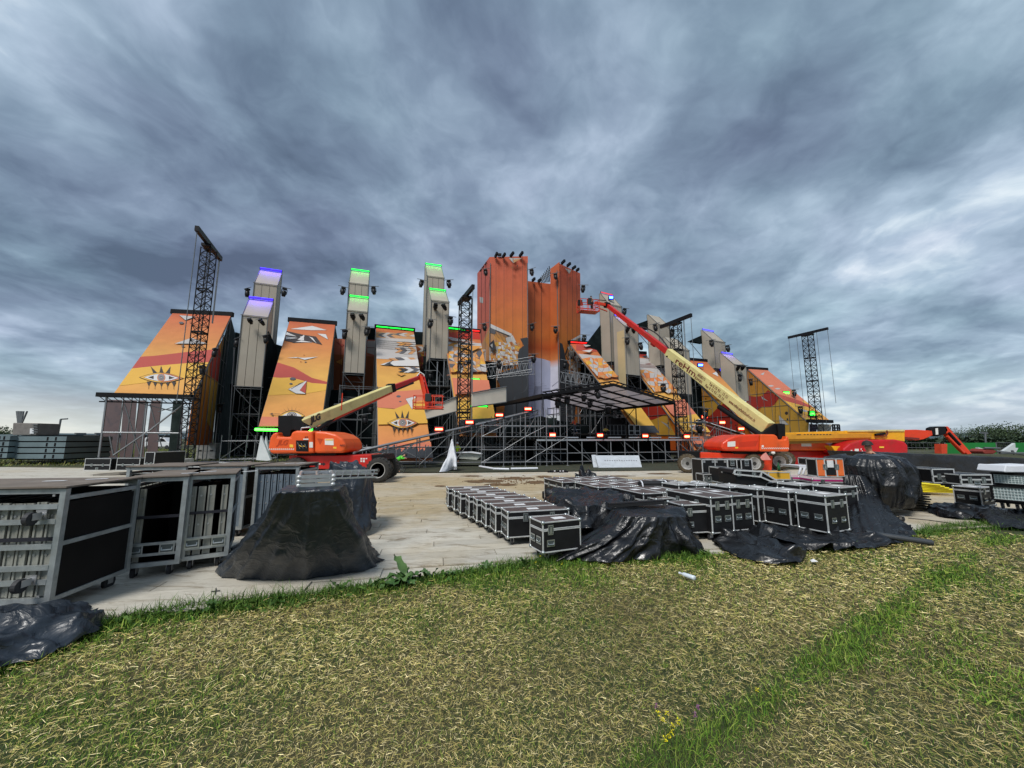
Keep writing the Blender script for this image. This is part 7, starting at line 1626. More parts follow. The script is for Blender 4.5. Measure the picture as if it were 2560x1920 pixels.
t = thing('aluminium_ladder_frame', 'long aluminium section lying across the second covered cart', 'aluminium frame', G(860, 1185, z2+.1)); a_, c_ = P(782, 1188, 5.3), P(941, 1184, 5.9)
for dz in (0, .05, .1): member('rail', a_+Vector((0, 0, dz-.05)), c_+Vector((0, .02, dz-.05)), .05, m_alu, t, 'box', .02)
for k in range(8): q = a_.lerp(c_, (k+.5)/8); member('web', q+Vector((0, -.012, -.05)), q+Vector((.03, -.012, .05)), .012, m_alu, t, 'box')
q0, q1 = a_+Vector((.02, .25, 0)), c_+Vector((-.2, .3, 0)); member('rail', q0, q1, .05, m_alu, t, 'box', .06)
# strap down to the boards
t = thing('tie_strap', 'thin black strap running from the second covered cart to the boards', 'strap', G(921, 1375)); member('strap', P(910, 1312, 5.3), G(921, 1376), .006, m_strap, t)
# 3. heap at the lower left
t = thing('tarp_heap', 'crumpled black tarp heap in the lower left corner beside the big cart', 'tarp', G(100, 1600), 0, 'loose black tarps')
heap('sheet', gp([(-160, 1570), (-60, 1530), (60, 1524), (150, 1524), (215, 1518), (262, 1560), (240, 1580), (180, 1606), (110, 1640), (40, 1656), (-120, 1700)], .03), .12, m_tarpg, t, 2.2, .075, 3.0)
# 4. foil over the mid cases: three lobes
t = thing('tarp', 'glossy black foil draped over low cases beside the row of eight', 'tarp', G(1560, 1390), 0, 'loose black tarps')
z4 = .58; tp4 = [G(1530, 1270, z4), G(1590, 1262, z4), G(1650, 1262, z4), G(1708, 1268, z4), G(1718, 1292, z4-.1), G(1640, 1292, z4), G(1560, 1290, z4)]
hem4 = gp([(1392, 1404), (1440, 1394), (1500, 1406), (1560, 1400), (1600, 1398), (1650, 1384), (1700, 1378), (1737, 1386), (1728, 1340), (1700, 1300), (1600, 1290), (1500, 1300), (1440, 1330)])
sheet('foil', hem4, tp4, m_foil, t, (.36, .66, .90), 7.7, .13, 9, .045, 2.6, n=220, pleat=.8, npl=26)
t = thing('tarp', 'black foil lying over the long cases left of the draped lump', 'tarp', G(1450, 1330), 0, 'loose black tarps')
z5 = .58; hem5 = [G(1352, 1250, z5-.14), G(1390, 1232, z5-.02), G(1470, 1222, z5), G(1560, 1224, z5), G(1604, 1246, z5), G(1556, 1262, z5+.02), G(1480, 1310, z5-.24), G(1470, 1342, .16), G(1425, 1300, z5-.2), G(1390, 1268, z5-.06)]
cc_ = sum(hem5, Vector())/len(hem5); tp5 = [Vector((*(cc_+(p-cc_)*.86).xy, z5+.03)) for p in hem5]
sheet('foil', [cc_+(p-cc_)*1.04-Vector((0, 0, p.z-cc_.z+.20)) for p in hem5], tp5, m_foil, t, (.35, .7, .9), 11.3, .05, 12, .05, 3.0, flat=True)
t = thing('black_bar', 'long black square bar resting on the draped foil', 'bar', G(1600, 1262, .62)); member('bar', G(1521, 1263, .62), G(1658, 1254, .64), .07, m_hose, t, 'box'); member('lid', G(1523, 1261, .665), G(1656, 1252, .685), .05, m_black, t, 'box', .01)
t = thing('tarp', 'small black foil heap on the gear beside the magenta edged case', 'tarp', G(1455, 1225), 0, 'loose black tarps'); zc = .30
ci = G(1462, 1200, .52)
heap('sheet', [(ci.x+.36*math.cos(a_), ci.y+.30*math.sin(a_)) for a_ in [2*PI*k/14 for k in range(14)]], .34, m_foil, t, 5.5, .09, 5, z0=.32)
t = thing('tarp', 'black foil tail trailing right from the small heap', 'tarp', G(1500, 1235), 0, 'loose black tarps'); hm_ = gp([(1440, 1236), (1480, 1242), (1535, 1234), (1520, 1214), (1460, 1218)], .34); heap('sheet', hm_, .08, m_foil, t, 8.5, .05, 5, z0=.33)
# 5. spread foil on the ground at right
t = thing('tarp', 'crumpled black foil lying on the grass below the close pair of cases', 'tarp', G(1900, 1390), 0, 'loose black tarps')
heap('sheet', gp([(1772, 1345), (1820, 1330), (1880, 1330), (1930, 1338), (1985, 1352), (2010, 1376), (2004, 1404), (1980, 1411), (1900, 1405), (1840, 1390), (1800, 1368)], .03), .12, m_foil, t, 6.1, .085, 2.9)
t = thing('tarp', 'wide glossy foil skirt spreading left and down from the shrouded lump', 'tarp', G(2130, 1370), 0, 'loose black tarps')
heap('sheet', gp([(1886, 1322), (1990, 1310), (2080, 1290), (2150, 1290), (2210, 1305), (2262, 1330), (2276, 1340), (2250, 1356), (2200, 1366), (2120, 1374), (2040, 1376), (1960, 1368), (1900, 1345)], .03), .09, m_foil, t, 9.4, .08, 2.7, n=190)
# 6. shrouded lump
t = thing('shrouded_equipment', 'tall lump of equipment shrouded in black foil at the right', 'tarp covered equipment', G(2190, 1300), 0)
cb = G(2205, 1296); s6 = []
def ell(cx, cy, rx, ry, z, tilt=0, n=24): return [Vector((cx+rx*math.cos(2*PI*k/n), cy+ry*math.sin(2*PI*k/n), z+tilt*math.cos(2*PI*k/n))) for k in range(n)]
Yl = cb.y+.45; xl = lambda u: (u-1280)/970*Yl/1.02
rings = [ell(xl(2196), Yl, .52, .42, .20), ell(xl(2200), Yl, .66, .5, .42), ell(xl(2199), Yl, .72, .52, .8), ell(xl(2194), Yl, .66, .5, 1.08), ell(xl(2190), Yl, .50, .4, 1.24), ell(xl(2188), Yl, .28, .25, 1.31)]
loft('foil', rings, m_foil, t, n=170, sub=14, fold=.10, fseed=3.9, nfold=6, crumple=.06, cs=2.2, pleat=.7, npl=22)
rg = [[P(2110, 1185, Yl-.45), P(2150, 1188, Yl-.66), P(2160, 1192, Yl-.3), P(2120, 1190, Yl-.2)], [P(2112, 1230, Yl-.6), P(2165, 1235, Yl-.80), P(2185, 1240, Yl-.4), P(2125, 1235, Yl-.2)], [G(2100, 1330, .05), G(2200, 1350, .05), G(2268, 1336, .05), G(2200, 1300, .05)]][::-1]
loft('foil_train', rg, m_foil, t, n=130, sub=16, fold=.15, fseed=1.1, nfold=10, crumple=.04, cs=3.0, pleat=.6, npl=22, cap=True, capn=4)
put('castor', castor_mesh(.06), t, INV[t.name] @ Matrix.Translation(G(2262, 1292, .12)+Vector((-.05, 0, .02)))); q = P(2283, 1270, Yl+.1); b = MB(); b.box((q.x-.16, q.y, .14), (q.x, q.y+.3, .5)); b.build('exposed_case_corner', m_black, t)
b = MB(); b.box((q.x-.02, q.y-.01, .13), (q.x+.01, q.y+.3, .5)); b.build('exposed_case_edge', m_alu, t)
t = thing('pole', 'dark plastic pole lying across the foil skirt onto the grass', 'pole', G(2250, 1345)); member('tube', G(2165, 1333, .14), G(2331, 1357, .07), .045, mat('dark_pipe', (.045, .05, .055), .4), t)
t = thing('cable', 'black cable running right from the shrouded lump over the boards', 'cable', G(2300, 1300)); b = MB(); b.tube([G(u, v, .035) for u, v in ((2270, 1295), (2320, 1300), (2370, 1307), (2420, 1318))], .008, 6); b.build('cable', m_hose, t)
# 7. long black covered stack behind, right
t = thing('covered_stack', 'long low stack under a black sheet stretching to the right edge', 'tarp covered stack', G(2400, 1190)); Yc = 13.5
x0, x1, x2 = P(2190, 1140, Yc).x, P(2330, 1140, Yc).x, P(2640, 1140, Yc).x
def rr(x0, x1, y0, y1, z, zr=None): return [Vector((x0+(x1-x0)*k/6, y0, z if zr is None else z+(zr-z)*k/6)) for k in range(7)]+[Vector((x1-(x1-x0)*k/6, y1, (z if zr is None else zr+(z-zr)*k/6))) for k in range(7)]
loft('sheet', [rr(x0+.2, x2, Yc, Yc+2.0, .32), rr(x0+.1, x2, Yc-.05, Yc+2.0, .6), rr(x0-.1, x2, Yc, Yc+2.0, 1.22, .95)], tarp_mat('black_sheet', (.008, .009, .011), .5), t, n=160, sub=9, fold=.14, fseed=2.2, nfold=16, crumple=.06, cs=1.4)
b = MB(); b.box((x0+.6, Yc+.3, 0), (x2, Yc+1.8, .4)); b.build('stack', m_black, t)
t = thing('tarp', 'black foil heap on the boards at the right edge beside the grass', 'tarp', G(2450, 1300), 0, 'loose black tarps'); heap('sheet', gp([(2326, 1278), (2345, 1292), (2390, 1298), (2440, 1300), (2500, 1318), (2580, 1322), (2600, 1290), (2500, 1274), (2430, 1272), (2370, 1278)], .03), .13, m_foil, t, 12.1, .08, 2.8)
t = thing('tarp', 'dark sheet lying over the cases left of the orange case', 'tarp', G(2100, 1165), 0, 'loose black tarps'); Yk = 9.3; loft('sheet', [[P(2055, 1165, Yk), P(2140, 1165, Yk), P(2150, 1160, Yk+.8), P(2060, 1160, Yk+.8)], [P(2060, 1142, Yk+.1), P(2100, 1134, Yk+.1), P(2135, 1142, Yk+.6), P(2070, 1142, Yk+.7)]], m_tarp, t, n=60, sub=6, fold=.03, crumple=.03, cs=5)
# ================================================================== PEOPLE, PROPS, BACKGROUND, PLANTS
m_skin = mat('skin', srgb(190, 138, 110), .55, var=.05); m_vo = mat('orange_vest', srgb(240, 84, 40), .7, var=.08); m_vy = mat('lime_vest', srgb(190, 226, 40), .7, var=.08); m_vg = mat('green_jacket', srgb(90, 220, 60), .7, var=.08)
m_jean = mat('grey_trousers', srgb(96, 104, 120), .8, var=.1); m_dk = mat('dark_clothes', srgb(34, 32, 36), .8, var=.15); m_mar = mat('maroon_jumper', srgb(62, 30, 34), .85, var=.1); m_hair = mat('dark_hair', (.02, .015, .012), .7); m_brown = mat('brown_shirt', srgb(110, 84, 70), .8)
def skinmesh(name, V, E, Rr, m, parent, sub=2, root=0):
    me = bpy.data.meshes.new(name); I = INV[parent.name]; me.from_pydata([tuple(I @ Vector(v)) for v in V], E, []); o = put(name, me, parent); me.materials.append(m)
    md = o.modifiers.new('skin', 'SKIN'); md.use_smooth_shade = True
    for i, s in enumerate(me.skin_vertices[0].data): r = Rr[i]; s.radius = (r, r) if not isinstance(r, tuple) else r; s.use_root = (i == root)
    sb = o.modifiers.new('sub', 'SUBSURF'); sb.levels = sub; sb.render_levels = sub; return o
def person(label, base, H, lean=0.0, face=0.0, pose='stand', top=m_vo, legs=m_jean, hat=None, sleeves=None, group='crew members'):
    """base: feet; H: standing height; lean forward angle; face: heading"""
    t = thing('person', label, 'person', base, 0, group); k = H/1.75; B = Vector(base); c, s = math.cos(face), math.sin(face)
    W_ = lambda x, y, z: B+Vector(((x*c-y*s)*k, (x*s+y*c)*k, z*k))        # x right, y forward
    hipz = .92 if pose != 'squat' else .38
    kn = [(.10, .03, .50), (-.10, .03, .50)]; ft = [(.11, 0, .06), (-.11, 0, .06)]
    if pose == 'squat': kn = [(.14, .38, .46), (-.14, .34, .44)]; ft = [(.13, .18, .06), (-.13, .12, .06)]
    if pose == 'stride': kn = [(.10, .12, .50), (-.10, -.04, .50)]; ft = [(.10, .16, .06), (-.10, -.28, .08)]
    L = lean; fw, up_ = math.sin(L), math.cos(L); S = lambda d, x=0, o=0: (x, fw*d+o*up_, hipz+up_*d-o*fw)
    arm = [(.30, .22, -.02), (.26, .42, .10)] if pose != 'stand' else [(.27, .06, .22), (.24, .20, .02)]
    ar = lambda sg: [S(.50, sg*.19), (sg*arm[0][0], S(arm[0][2]+.30)[1]+arm[0][1]*.8, S(.26)[2]), (sg*arm[1][0], S(arm[1][2]+.25)[1]+arm[1][1], S(.08)[2]+(.12 if pose != 'stand' else 0)), (sg*(arm[1][0]-.01), S(arm[1][2]+.25)[1]+arm[1][1]+.08, S(.05)[2]+(.12 if pose != 'stand' else 0))]
    V = [(0, 0, hipz), S(.26), S(.50), S(.60), S(.70, 0, .02), S(.80, 0, .03)]; Rr = [.14, .13, .12, .055, .085, .095]; E = [(0, 1), (1, 2), (2, 3), (3, 4), (4, 5)]
    for i, sg in enumerate((1, -1)):
        n0 = len(V); V += [(sg*.09, 0, hipz-.06), kn[i], ft[i], (ft[i][0], ft[i][1]+.16, .04)]; Rr += [.095, .065, .045, .045]; E += [(0, n0), (n0, n0+1), (n0+1, n0+2), (n0+2, n0+3)]
        n0 = len(V); V += ar(sg); Rr += [.06, .045, .035, .04]; E += [(2, n0), (n0, n0+1), (n0+1, n0+2), (n0+2, n0+3)]
    skinmesh('body', [W_(*v) for v in V], E, [r*k for r in Rr], m_skin, t)
    V = [(0, 0, hipz-.02), S(.14), S(.30), S(.50), S(.56)]; skinmesh('vest', [W_(*v) for v in V]+[W_(*S(.48, .17)), W_(*S(.48, -.17))], [(0, 1), (1, 2), (2, 3), (3, 4), (3, 5), (3, 6)], [.165*k, .16*k, .165*k, .15*k, .08*k, .09*k, .09*k], top, t)
    V = [(0, 0, hipz)]; E = []; Rr = [.155]
    for i, sg in enumerate((1, -1)): n0 = len(V); V += [(sg*.09, 0, hipz-.06), kn[i], (ft[i][0], ft[i][1], .1)]; Rr += [.11, .08, .062]; E += [(0, n0), (n0, n0+1), (n0+1, n0+2)]
    skinmesh('trousers', [W_(*v) for v in V], E, [r*k for r in Rr], legs, t)
    for sg in (1, -1):
        a = ar(sg); skinmesh('sleeve', [W_(*a[0]), W_(*a[1]), W_(*(Vector(a[1]).lerp(Vector(a[2]), .75 if sleeves else .1)))], [(0, 1), (1, 2)], [.075*k, .06*k, .05*k], sleeves or top, t)
    hd = W_(*S(.80, 0, .03)); upv = Vector((-s*fw, c*fw, up_)).normalized()
    b = MB()
    if hat: b.lathe([(.15*k, -.01), (.125*k, .0), (.12*k, .05*k), (.08*k, .10*k), (.02*k, .125*k)], hd, upv, 16); b.build('helmet', hat, t, smooth=True)
    else: b.lathe([(.09*k, -.03*k), (.112*k, .0), (.10*k, .06*k), (.06*k, .10*k), (.02*k, .112*k)], hd-Vector((-s, c, 0))*.015*k, upv, 14); b.build('hair', m_hair, t, smooth=True)
    fc = hd+Vector((-s, c, 0))*.095*k-upv*.05*k
    b = MB(); b.box(fc-Vector((.012, .012, .02))*k, fc+Vector((.012, .012, .012))*k); b.build('nose', m_skin, t)
    for sg in (1, -1): e = hd+Vector((c*sg*.035-s*.09, s*sg*.035+c*.09, -.02))*k; b = MB(); b.box(e-Vector((.01, .006, .006))*k, e+Vector((.01, .006, .006))*k); b.build('eye', m_hair, t)
    return t
whitehat = mat('white_helmet', (.75, .75, .74), .4)
q = P(1438, 1083, 33.5); person('crew member in orange vest and grey trousers on the riser beneath the canopy', (q.x, q.y, q.z), 1.28, .25, R(70), 'stride', m_vo, m_jean)
q = P(1128, 948.5, 34.0); person('crew member in orange vest on the platform beside the inner left lattice tower', (q.x, q.y, q.z), 1.1, .35, R(100), 'squat', m_vo, m_dk, None)
q = P(1143, 1140, 24.0); person('crew member with white helmet and lime vest behind the pale machine', (q.x, q.y, max(0, q.z-.35)), 1.15, .15, R(180), 'stand', m_vy, m_dk, whitehat)
q = P(1510, 1088, 30); person('crew member crouching among dark cases on the stage, yellow back showing', (q.x, q.y, q.z), 1.15, .9, R(200), 'squat', mat('yellow_shirt', srgb(206, 190, 70), .8), m_dk, None)
q = G(988, 1181); person('cyclist in lime jacket bending over a bicycle right of the left boom lift', (q.x, q.y+.1, 0), 1.12, 1.0, R(-75), 'stride', m_vg, m_dk, m_hair, m_vg)
q = P(1480, 776, 31.1); person('worker in brown shirt standing in the raised cage beside the central tower', (q.x, q.y, q.z), 1.2, .1, R(120), 'stand', m_brown, m_dk, None)
q = P(2186, 1121, 9.9); person('crew member with dark hat and lime braces behind the shrouded lump', (q.x, q.y+.1, .0), q.z+.12, .08, R(95), 'stand', m_mar, m_dk, m_hair, m_mar)
pz = q; T_ = bpy.data.objects[[o.name for o in C.objects if o.get('label', '').startswith('crew member with dark hat')][0]]
for dx in (.05, .13): member('lime_brace', P(2173+dx*70, 1138, 9.72), P(2180+dx*130, 1150, 9.70), .03, m_vy, T_)
# bicycle
def bicycle(label, p, k=.62, rz=0):
    t = thing('bicycle', label, 'bicycle', p, rz, None); r = .33*k
    for nm, x in (('front_wheel', .52*k), ('rear_wheel', -.52*k)):
        b = MB(); n = 20; pts = [Vector((x+r*math.cos(2*PI*i/n), 0, r+r*math.sin(2*PI*i/n))) for i in range(n+1)]; b.tube(pts, .022*k*1.3, 6); w_ = b.build(nm, m_hose, t, False)
        b = MB()
        for i in range(8): b.bar((x, 0, r), (x+r*math.cos(PI*i/4), 0, r+r*math.sin(PI*i/4)), .004, 4)
        b.build('spokes', m_galv, w_, False)
    b = MB(); A_, B2, C3, D4, E5 = (-.52*k, 0, r), (-.08*k, 0, r*.9), (-.2*k, 0, .85*k), (.36*k, 0, .88*k), (.52*k, 0, r)
    for a, c in ((A_, B2), (B2, C3), (C3, D4), (D4, B2), (D4, E5), (A_, C3)): b.bar(a, c, .018*k*1.3, 6)
    b.build('frame', m_black, t, False); b = MB(); b.box((-.3*k, -.05*k, .9*k), (-.1*k, .05*k, .95*k)); b.build('saddle', m_black, t, False); b = MB(); b.bar((.34*k, -.22*k, 1.0*k), (.34*k, .22*k, 1.0*k), .015*k, 6); b.bar((.36*k, 0, .88*k), (.34*k, 0, 1.0*k), .015*k, 6); b.build('handlebar', m_black, t, False); return t
q = G(988, 1182.5); bicycle('black bicycle standing beside the front wheel of the left boom lift', (q.x, q.y-.15, 0), .60, R(10))
# white cloth cone, pale shards
q = G(1122, 1178); t = thing('draped_cloth', 'white cloth draped to a tall point in front of the scaffold', 'cloth', (q.x, q.y, 0)); Yd = q.y
rg = [[G(1098, 1180, .01), G(1118, 1178, .01), G(1130, 1174, .05), G(1140, 1174, .1), G(1139, 1166, .1), G(1115, 1168, .05)], [P(1117, 1145, Yd), P(1139, 1147, Yd), P(1140, 1143, Yd+.5), P(1120, 1143, Yd+.5)], [P(1126, 1115, Yd+.1), P(1134, 1117, Yd+.1), P(1134, 1115, Yd+.35), P(1127, 1114, Yd+.35)], [P(1129.5, 1098, Yd+.2), P(1130.5, 1098, Yd+.2), P(1130.5, 1098, Yd+.24), P(1129.5, 1098, Yd+.24)]]
loft('cloth', rg, m_white, t, n=60, sub=10, fold=.07, nfold=8, crumple=.03, cs=4, zmin=.01)
for lab, px in (('pale triangular shard prop standing left of the left boom lift', [(640, 1150), (652, 1089), (676, 1150)]), ('narrow pale shard prop behind the other at the left lift', [(660, 1120), (664, 1090), (672, 1130)])):
    q = P(px[0][0], 1150, 19.5 if px[0][0] == 640 else 20.2); t = thing('shard_prop', lab, 'stage prop', (q.x, q.y, 0), 0, 'pale pointed stage props'); pprism('board', t, px+[(px[0][0]+28, 1152) if px[0][0] == 640 else (668, 1140)], q.y, .12, mat('pale_prop', srgb(200, 206, 206), .6, var=.06))
# pale machine on a flatbed behind the stairs
t = thing('flatbed_machine', 'pale machine on a low trailer behind the scaffold tubes', 'machine', P(1170, 1160, 24.2)); pprism('body', t, [(1140, 1133), (1200, 1135), (1206, 1140), (1192, 1150), (1140, 1147)], 24, 1.2, mat('pale_machine', srgb(186, 188, 176), .6), .03); pprism('arm', t, [(1136, 1130), (1180, 1129), (1206, 1133), (1205, 1136), (1178, 1132), (1137, 1133)], 23.8, .3, m_white); pprism('trailer', t, [(1140, 1150), (1206, 1150), (1205, 1162), (1142, 1162)], 24, 1.4, mat('olive_trailer', srgb(70, 74, 64), .7))
t = thing('white_roll', 'white sheeting strips lying along the stage foot', 'sheeting', G(1260, 1171)); 
for a_, c_ in (((1199, 1166), (1235, 1172)), ((1235, 1172), (1273, 1173)), ((1277, 1172), (1344, 1171))): member('strip', G(*a_, .05), G(*c_, .05), .06, m_white, t)
t = thing('loose_boards', 'grey board lying on the trackway behind the big cart', 'board', G(300, 1186)); pa_, pb_ = G(240, 1187, .03), G(352, 1180, .1); b = MB(); b.beam(pa_, pb_, .5, .08); b.build('board', mat('weathered_board', srgb(140, 134, 124), .85, var=.2), t)
t = thing('sheet_on_ground', 'grey cover sheet lying flat on the boards beyond the black bar', 'sheet', G(1640, 1199)); b = MB(); b.prism([G(1588, 1199, .05), G(1640, 1197, .05), G(1690, 1200, .05), G(1630, 1203, .05)], (0, 0, -.03)); b.build('sheet', mat('grey_sheet', srgb(150, 150, 150), .7), t)
# ---- far left background
m_stk = mat('blue_grey_aluminium_deck', srgb(118, 134, 138), .5, metal=.2, var=.15, vs=.8)
def deck_stack(label, u0, u1, v0, v1, Y, n, dpt=3.0):
    p0, p1 = P(u0, v1, Y), P(u1, v0, Y); z0 = max(0, p0.z); t = thing('deck_stack', label, 'stacked decks', (p0.x, Y, z0), 0, 'stacks of aluminium stage decks'); w, h = p1.x-p0.x, p1.z-z0
    for i in range(n):
        a = h*i/n; b = MB(); b.box((0, 0, a+h/n*.22), (w, dpt, a+h/n)); b.build('deck', m_stk, t, False)
        b = MB(); b.box((.1, .1, a), (w-.1, dpt, a+h/n*.22)); b.build('spacer', m_black, t, False)
        for x in (w*.62, w*.78): b = MB(); b.box((x, -.01, a+h/n*.3), (x+.12, 0, a+h/n*.9)); b.build('slot', m_black, t, False)
deck_stack('blue grey stack of aluminium decks nearest the crate at far left', 28, 167, 1091, 1150, 26, 4); deck_stack('second deck stack cut off by the left picture edge', -60, 26, 1089, 1148, 25.6, 4); deck_stack('upper deck layer behind the stack with the crate', -40, 93, 1086, 1108, 27.5, 1, 3)
t = thing('crate', 'wrapped grey crate with slatted end on top of the deck stacks', 'crate', P(62, 1088, 27)); pprism('wrapped_body', t, [(32, 1057), (94, 1058), (89, 1088), (30, 1088)], 27, 1.4, mat('wrapped_grey', srgb(120, 114, 108), .6, var=.2), .05); pprism('label', t, [(75, 1071), (84, 1071), (84, 1084), (74, 1084)], 26.95, .04, m_paper)
for i in range(4): pprism('slat', t, [(80+i*.2, 1060+i*6), (94, 1061+i*6), (94, 1063+i*6), (80, 1062+i*6)], 26.93, .04, m_galvd)
t = thing('pipe_bundle', 'bundle of upright pipes sticking out of the crate', 'pipes', P(50, 1057, 27.5))
for u, u2 in ((42, 46), (45, 47), (49, 49), (52, 51), (57, 51), (59, 52), (68, 53)): member('pipe', P(u2, 1062, 27.5), P(u, 1028, 27.5), .05, m_galvd, t)
t = thing('street_lamp', 'single armed street lamp beyond the far left meadow', 'street lamp', P(145, 1090, 70)); member('pole', P(144, 1092, 70), P(152, 1048, 70), .14, m_galvd, t); member('arm', P(152, 1048, 70), P(169, 1047, 70), .12, m_galvd, t)
t = thing('antenna_mast', 'thin antenna mast on the horizon at far left', 'mast', P(123, 1090, 110)); member('pole', P(123, 1092, 110), P(124, 1068, 110), .12, m_galvd, t); member('crossbar', P(119, 1080, 110), P(130, 1079, 110), .1, m_galvd, t)
m_hall = mat('hall_cladding', srgb(92, 96, 98), .7, var=.1, vs=.1)
t = thing('hall', 'long low grey hall on the horizon left of the stage', 'building', P(180, 1100, 130)); pprism('wall', t, [(92, 1090), (300, 1088.5), (300, 1108), (92, 1108)], 130, 20, m_hall); pprism('roof', t, [(90, 1087.5), (302, 1086.5), (302, 1089), (90, 1090.5)], 129.5, 22, mat('hall_roof', srgb(64, 66, 68), .7))
for u in range(105, 300, 15): pprism('window', t, [(u, 1096), (u+9, 1096), (u+9, 1101), (u, 1101)], 129.8, .3, m_black)
for u in (189, 239): pprism('chimney', t, [(u-3, 1082), (u+2, 1082), (u+2, 1088), (u-3, 1088)], 128, 3, m_hall)
def tree(label, u, Y, h, w, seed, m1, group='trees on the horizon', thr=.0, n=1500):
    base = P(u, 1098, Y); base.z = 0; t = thing('tree', label, 'tree', base, 0, group); rr_ = random.Random(seed); b = MB(); b.bar((0, 0, 0), (0, 0, h*.5), h*.035, 6, 0, h*.018)
    for k in range(4): a = rr_.uniform(0, 6.28); b.bar((0, 0, h*.3), (w*.25*math.cos(a), w*.25*math.sin(a), h*.6), h*.015, 5)
    b.build('trunk', mat('bark', (.05, .04, .03), .9), t, False); b = MB(); cl = [(rr_.uniform(-.4, .4)*w, rr_.uniform(-.3, .3)*w, h*rr_.uniform(.35, .82), rr_.uniform(.16, .30)*w) for _ in range(13)]
    for _ in range(n):
        c = rr_.choice(cl); d_ = Vector((rr_.gauss(0, 1), rr_.gauss(0, 1), rr_.gauss(0, 1))).normalized()*c[3]*rr_.uniform(.6, 1.08); p = Vector(c[:3])+Vector((d_.x, d_.y, d_.z*.8)); s = h*.035*rr_.uniform(.6, 1.4); a = Vector((rr_.gauss(0, 1), rr_.gauss(0, 1), rr_.gauss(0, 1))).normalized()*s; c2 = a.cross(Vector((rr_.gauss(0, 1), rr_.gauss(0, 1), rr_.gauss(0, 1)))).normalized()*s
        b._add([p-a, p+c2, p+a, p-c2], [(0, 1, 2, 3)], 0 if rr_.random() < .6 else 1)
    b.build('crown', [m1, mat('leaf_light', (.07, .11, .04), .8)], t, False)
m_lf = mat('leaf_dark', (.035, .06, .028), .85, var=.3)
for i, (u, h, w, lab) in enumerate([(2415, 9.5, 15, 'rounded dark tree left of the right hand park lamp'), (2450, 10.5, 12, 'tree directly behind the park lamp at right'), (2486, 13, 15, 'tallest bushy tree right of the park lamp'), (2518, 11, 14, 'tree between the tall bushy one and the picture edge'), (2550, 13.5, 15, 'big tree cut by the right picture edge'), (2380, 6, 10, 'low shrubby tree near the orange jib at right'), (6, 9, 11, 'small tree at the left picture edge behind the deck stacks'), (1, 7, 9, 'shrub beside the small tree at the left edge')]):
    tree(lab, u, 230 if u > 1000 else 75, h*(.66 if u > 1000 else .42), w*(1.35 if u > 1000 else .55), 40+i, m_lf)
t = thing('park_lamp', 'double headed lamp post in front of the right hand trees', 'street lamp', P(2463, 1108, 60)); member('pole', P(2464, 1110, 60), P(2463, 1083, 60), .12, m_galvd, t); member('head', P(2453, 1081.5, 60), P(2469, 1083, 60), .16, m_galvd, t, 'box', .3)
# distant wooded ridge
b = MB(); n = 60; prof = [(-900+i*60, 700, 14+10*mnoise.noise(Vector((i*.31, 2, 0)))+5*mnoise.noise(Vector((i*1.1, 7, 0)))) for i in range(n)]
for (x, y, z), (x2, y2, z2) in zip(prof, prof[1:]): b._add([(x, y, -1), (x2, y2, -1), (x2, y2+40, max(4, z2*.8)), (x, y+40, max(4, z*.8))], [(0, 1, 2, 3)])
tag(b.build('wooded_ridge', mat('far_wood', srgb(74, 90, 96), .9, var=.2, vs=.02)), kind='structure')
# hedge band and fence at right
def mesh_fence(label, u0, u1, vb, vt, Y, m, solid, group, posts=2.5):
    p0, p1 = P(u0, vb, Y), P(u1, vb, Y); p0.z = max(0, p0.z); p1.z = p0.z; h = P(u0, vt, Y).z-p0.z; t = thing('site_fence', label, 'fence', p0, 0, group); L = (p1-p0).length; n = max(1, int(L/posts))
    for i in range(n+1): q = p0.lerp(p1, i/n); member('post', q, q+Vector((0, 0, h)), .05, m_galvd, t)
    for i in range(n):
        a, c = p0.lerp(p1, i/n), p0.lerp(p1, (i+1)/n)
        if solid: b = MB(); q = a.lerp(c, .5); b.prism([a, c, c+Vector((0, 0, h)), a+Vector((0, 0, h*.97))], (0, .05, 0)); b.build('cloth_panel', m, t)
        else:
            for z in (.06, .5, .97): member('rail', a+Vector((0, 0, h*z)), c+Vector((0, 0, h*z)), .025, m_galvd, t)
            b = MB()
            for k in range(1, 9): q = a.lerp(c, k/9); b.bar(q, q+Vector((0, 0, h)), .008, 4)
            b.build('mesh_wires', m_galvd, t)
m_gc = mat('green_fence_cloth', srgb(24, 120, 48), .7, var=.12, vs=.5); m_or2 = mat('orange_sign', srgb(214, 70, 36), .6)
mesh_fence('green cloth site fence left of the white shards at right', 2366, 2494, 1134, 1106.5, 38, m_gc, True, 'green cloth fences'); mesh_fence('short green cloth fence at the right picture edge', 2538, 2640, 1134, 1106, 38, m_gc, True, 'green cloth fences')
mesh_fence('open mesh fence under the orange jib', 2262, 2352, 1132, 1106.5, 38, None, False, 'open mesh fences'); mesh_fence('open mesh fence between the two green cloths', 2494, 2538, 1134, 1106, 38.4, None, False, 'open mesh fences'); mesh_fence('open mesh fence far left beyond the flight cases', 172, 250, 1128, 1092, 40, None, False, 'open mesh fences', 3)
t = thing('sign_box', 'orange red box standing at the end of the green fence', 'box', P(2360, 1134, 37)); pprism('box', t, [(2353, 1110), (2368, 1110), (2368, 1134), (2354, 1134)], 37, .6, m_or2)
b = MB(); rr_ = random.Random(5)
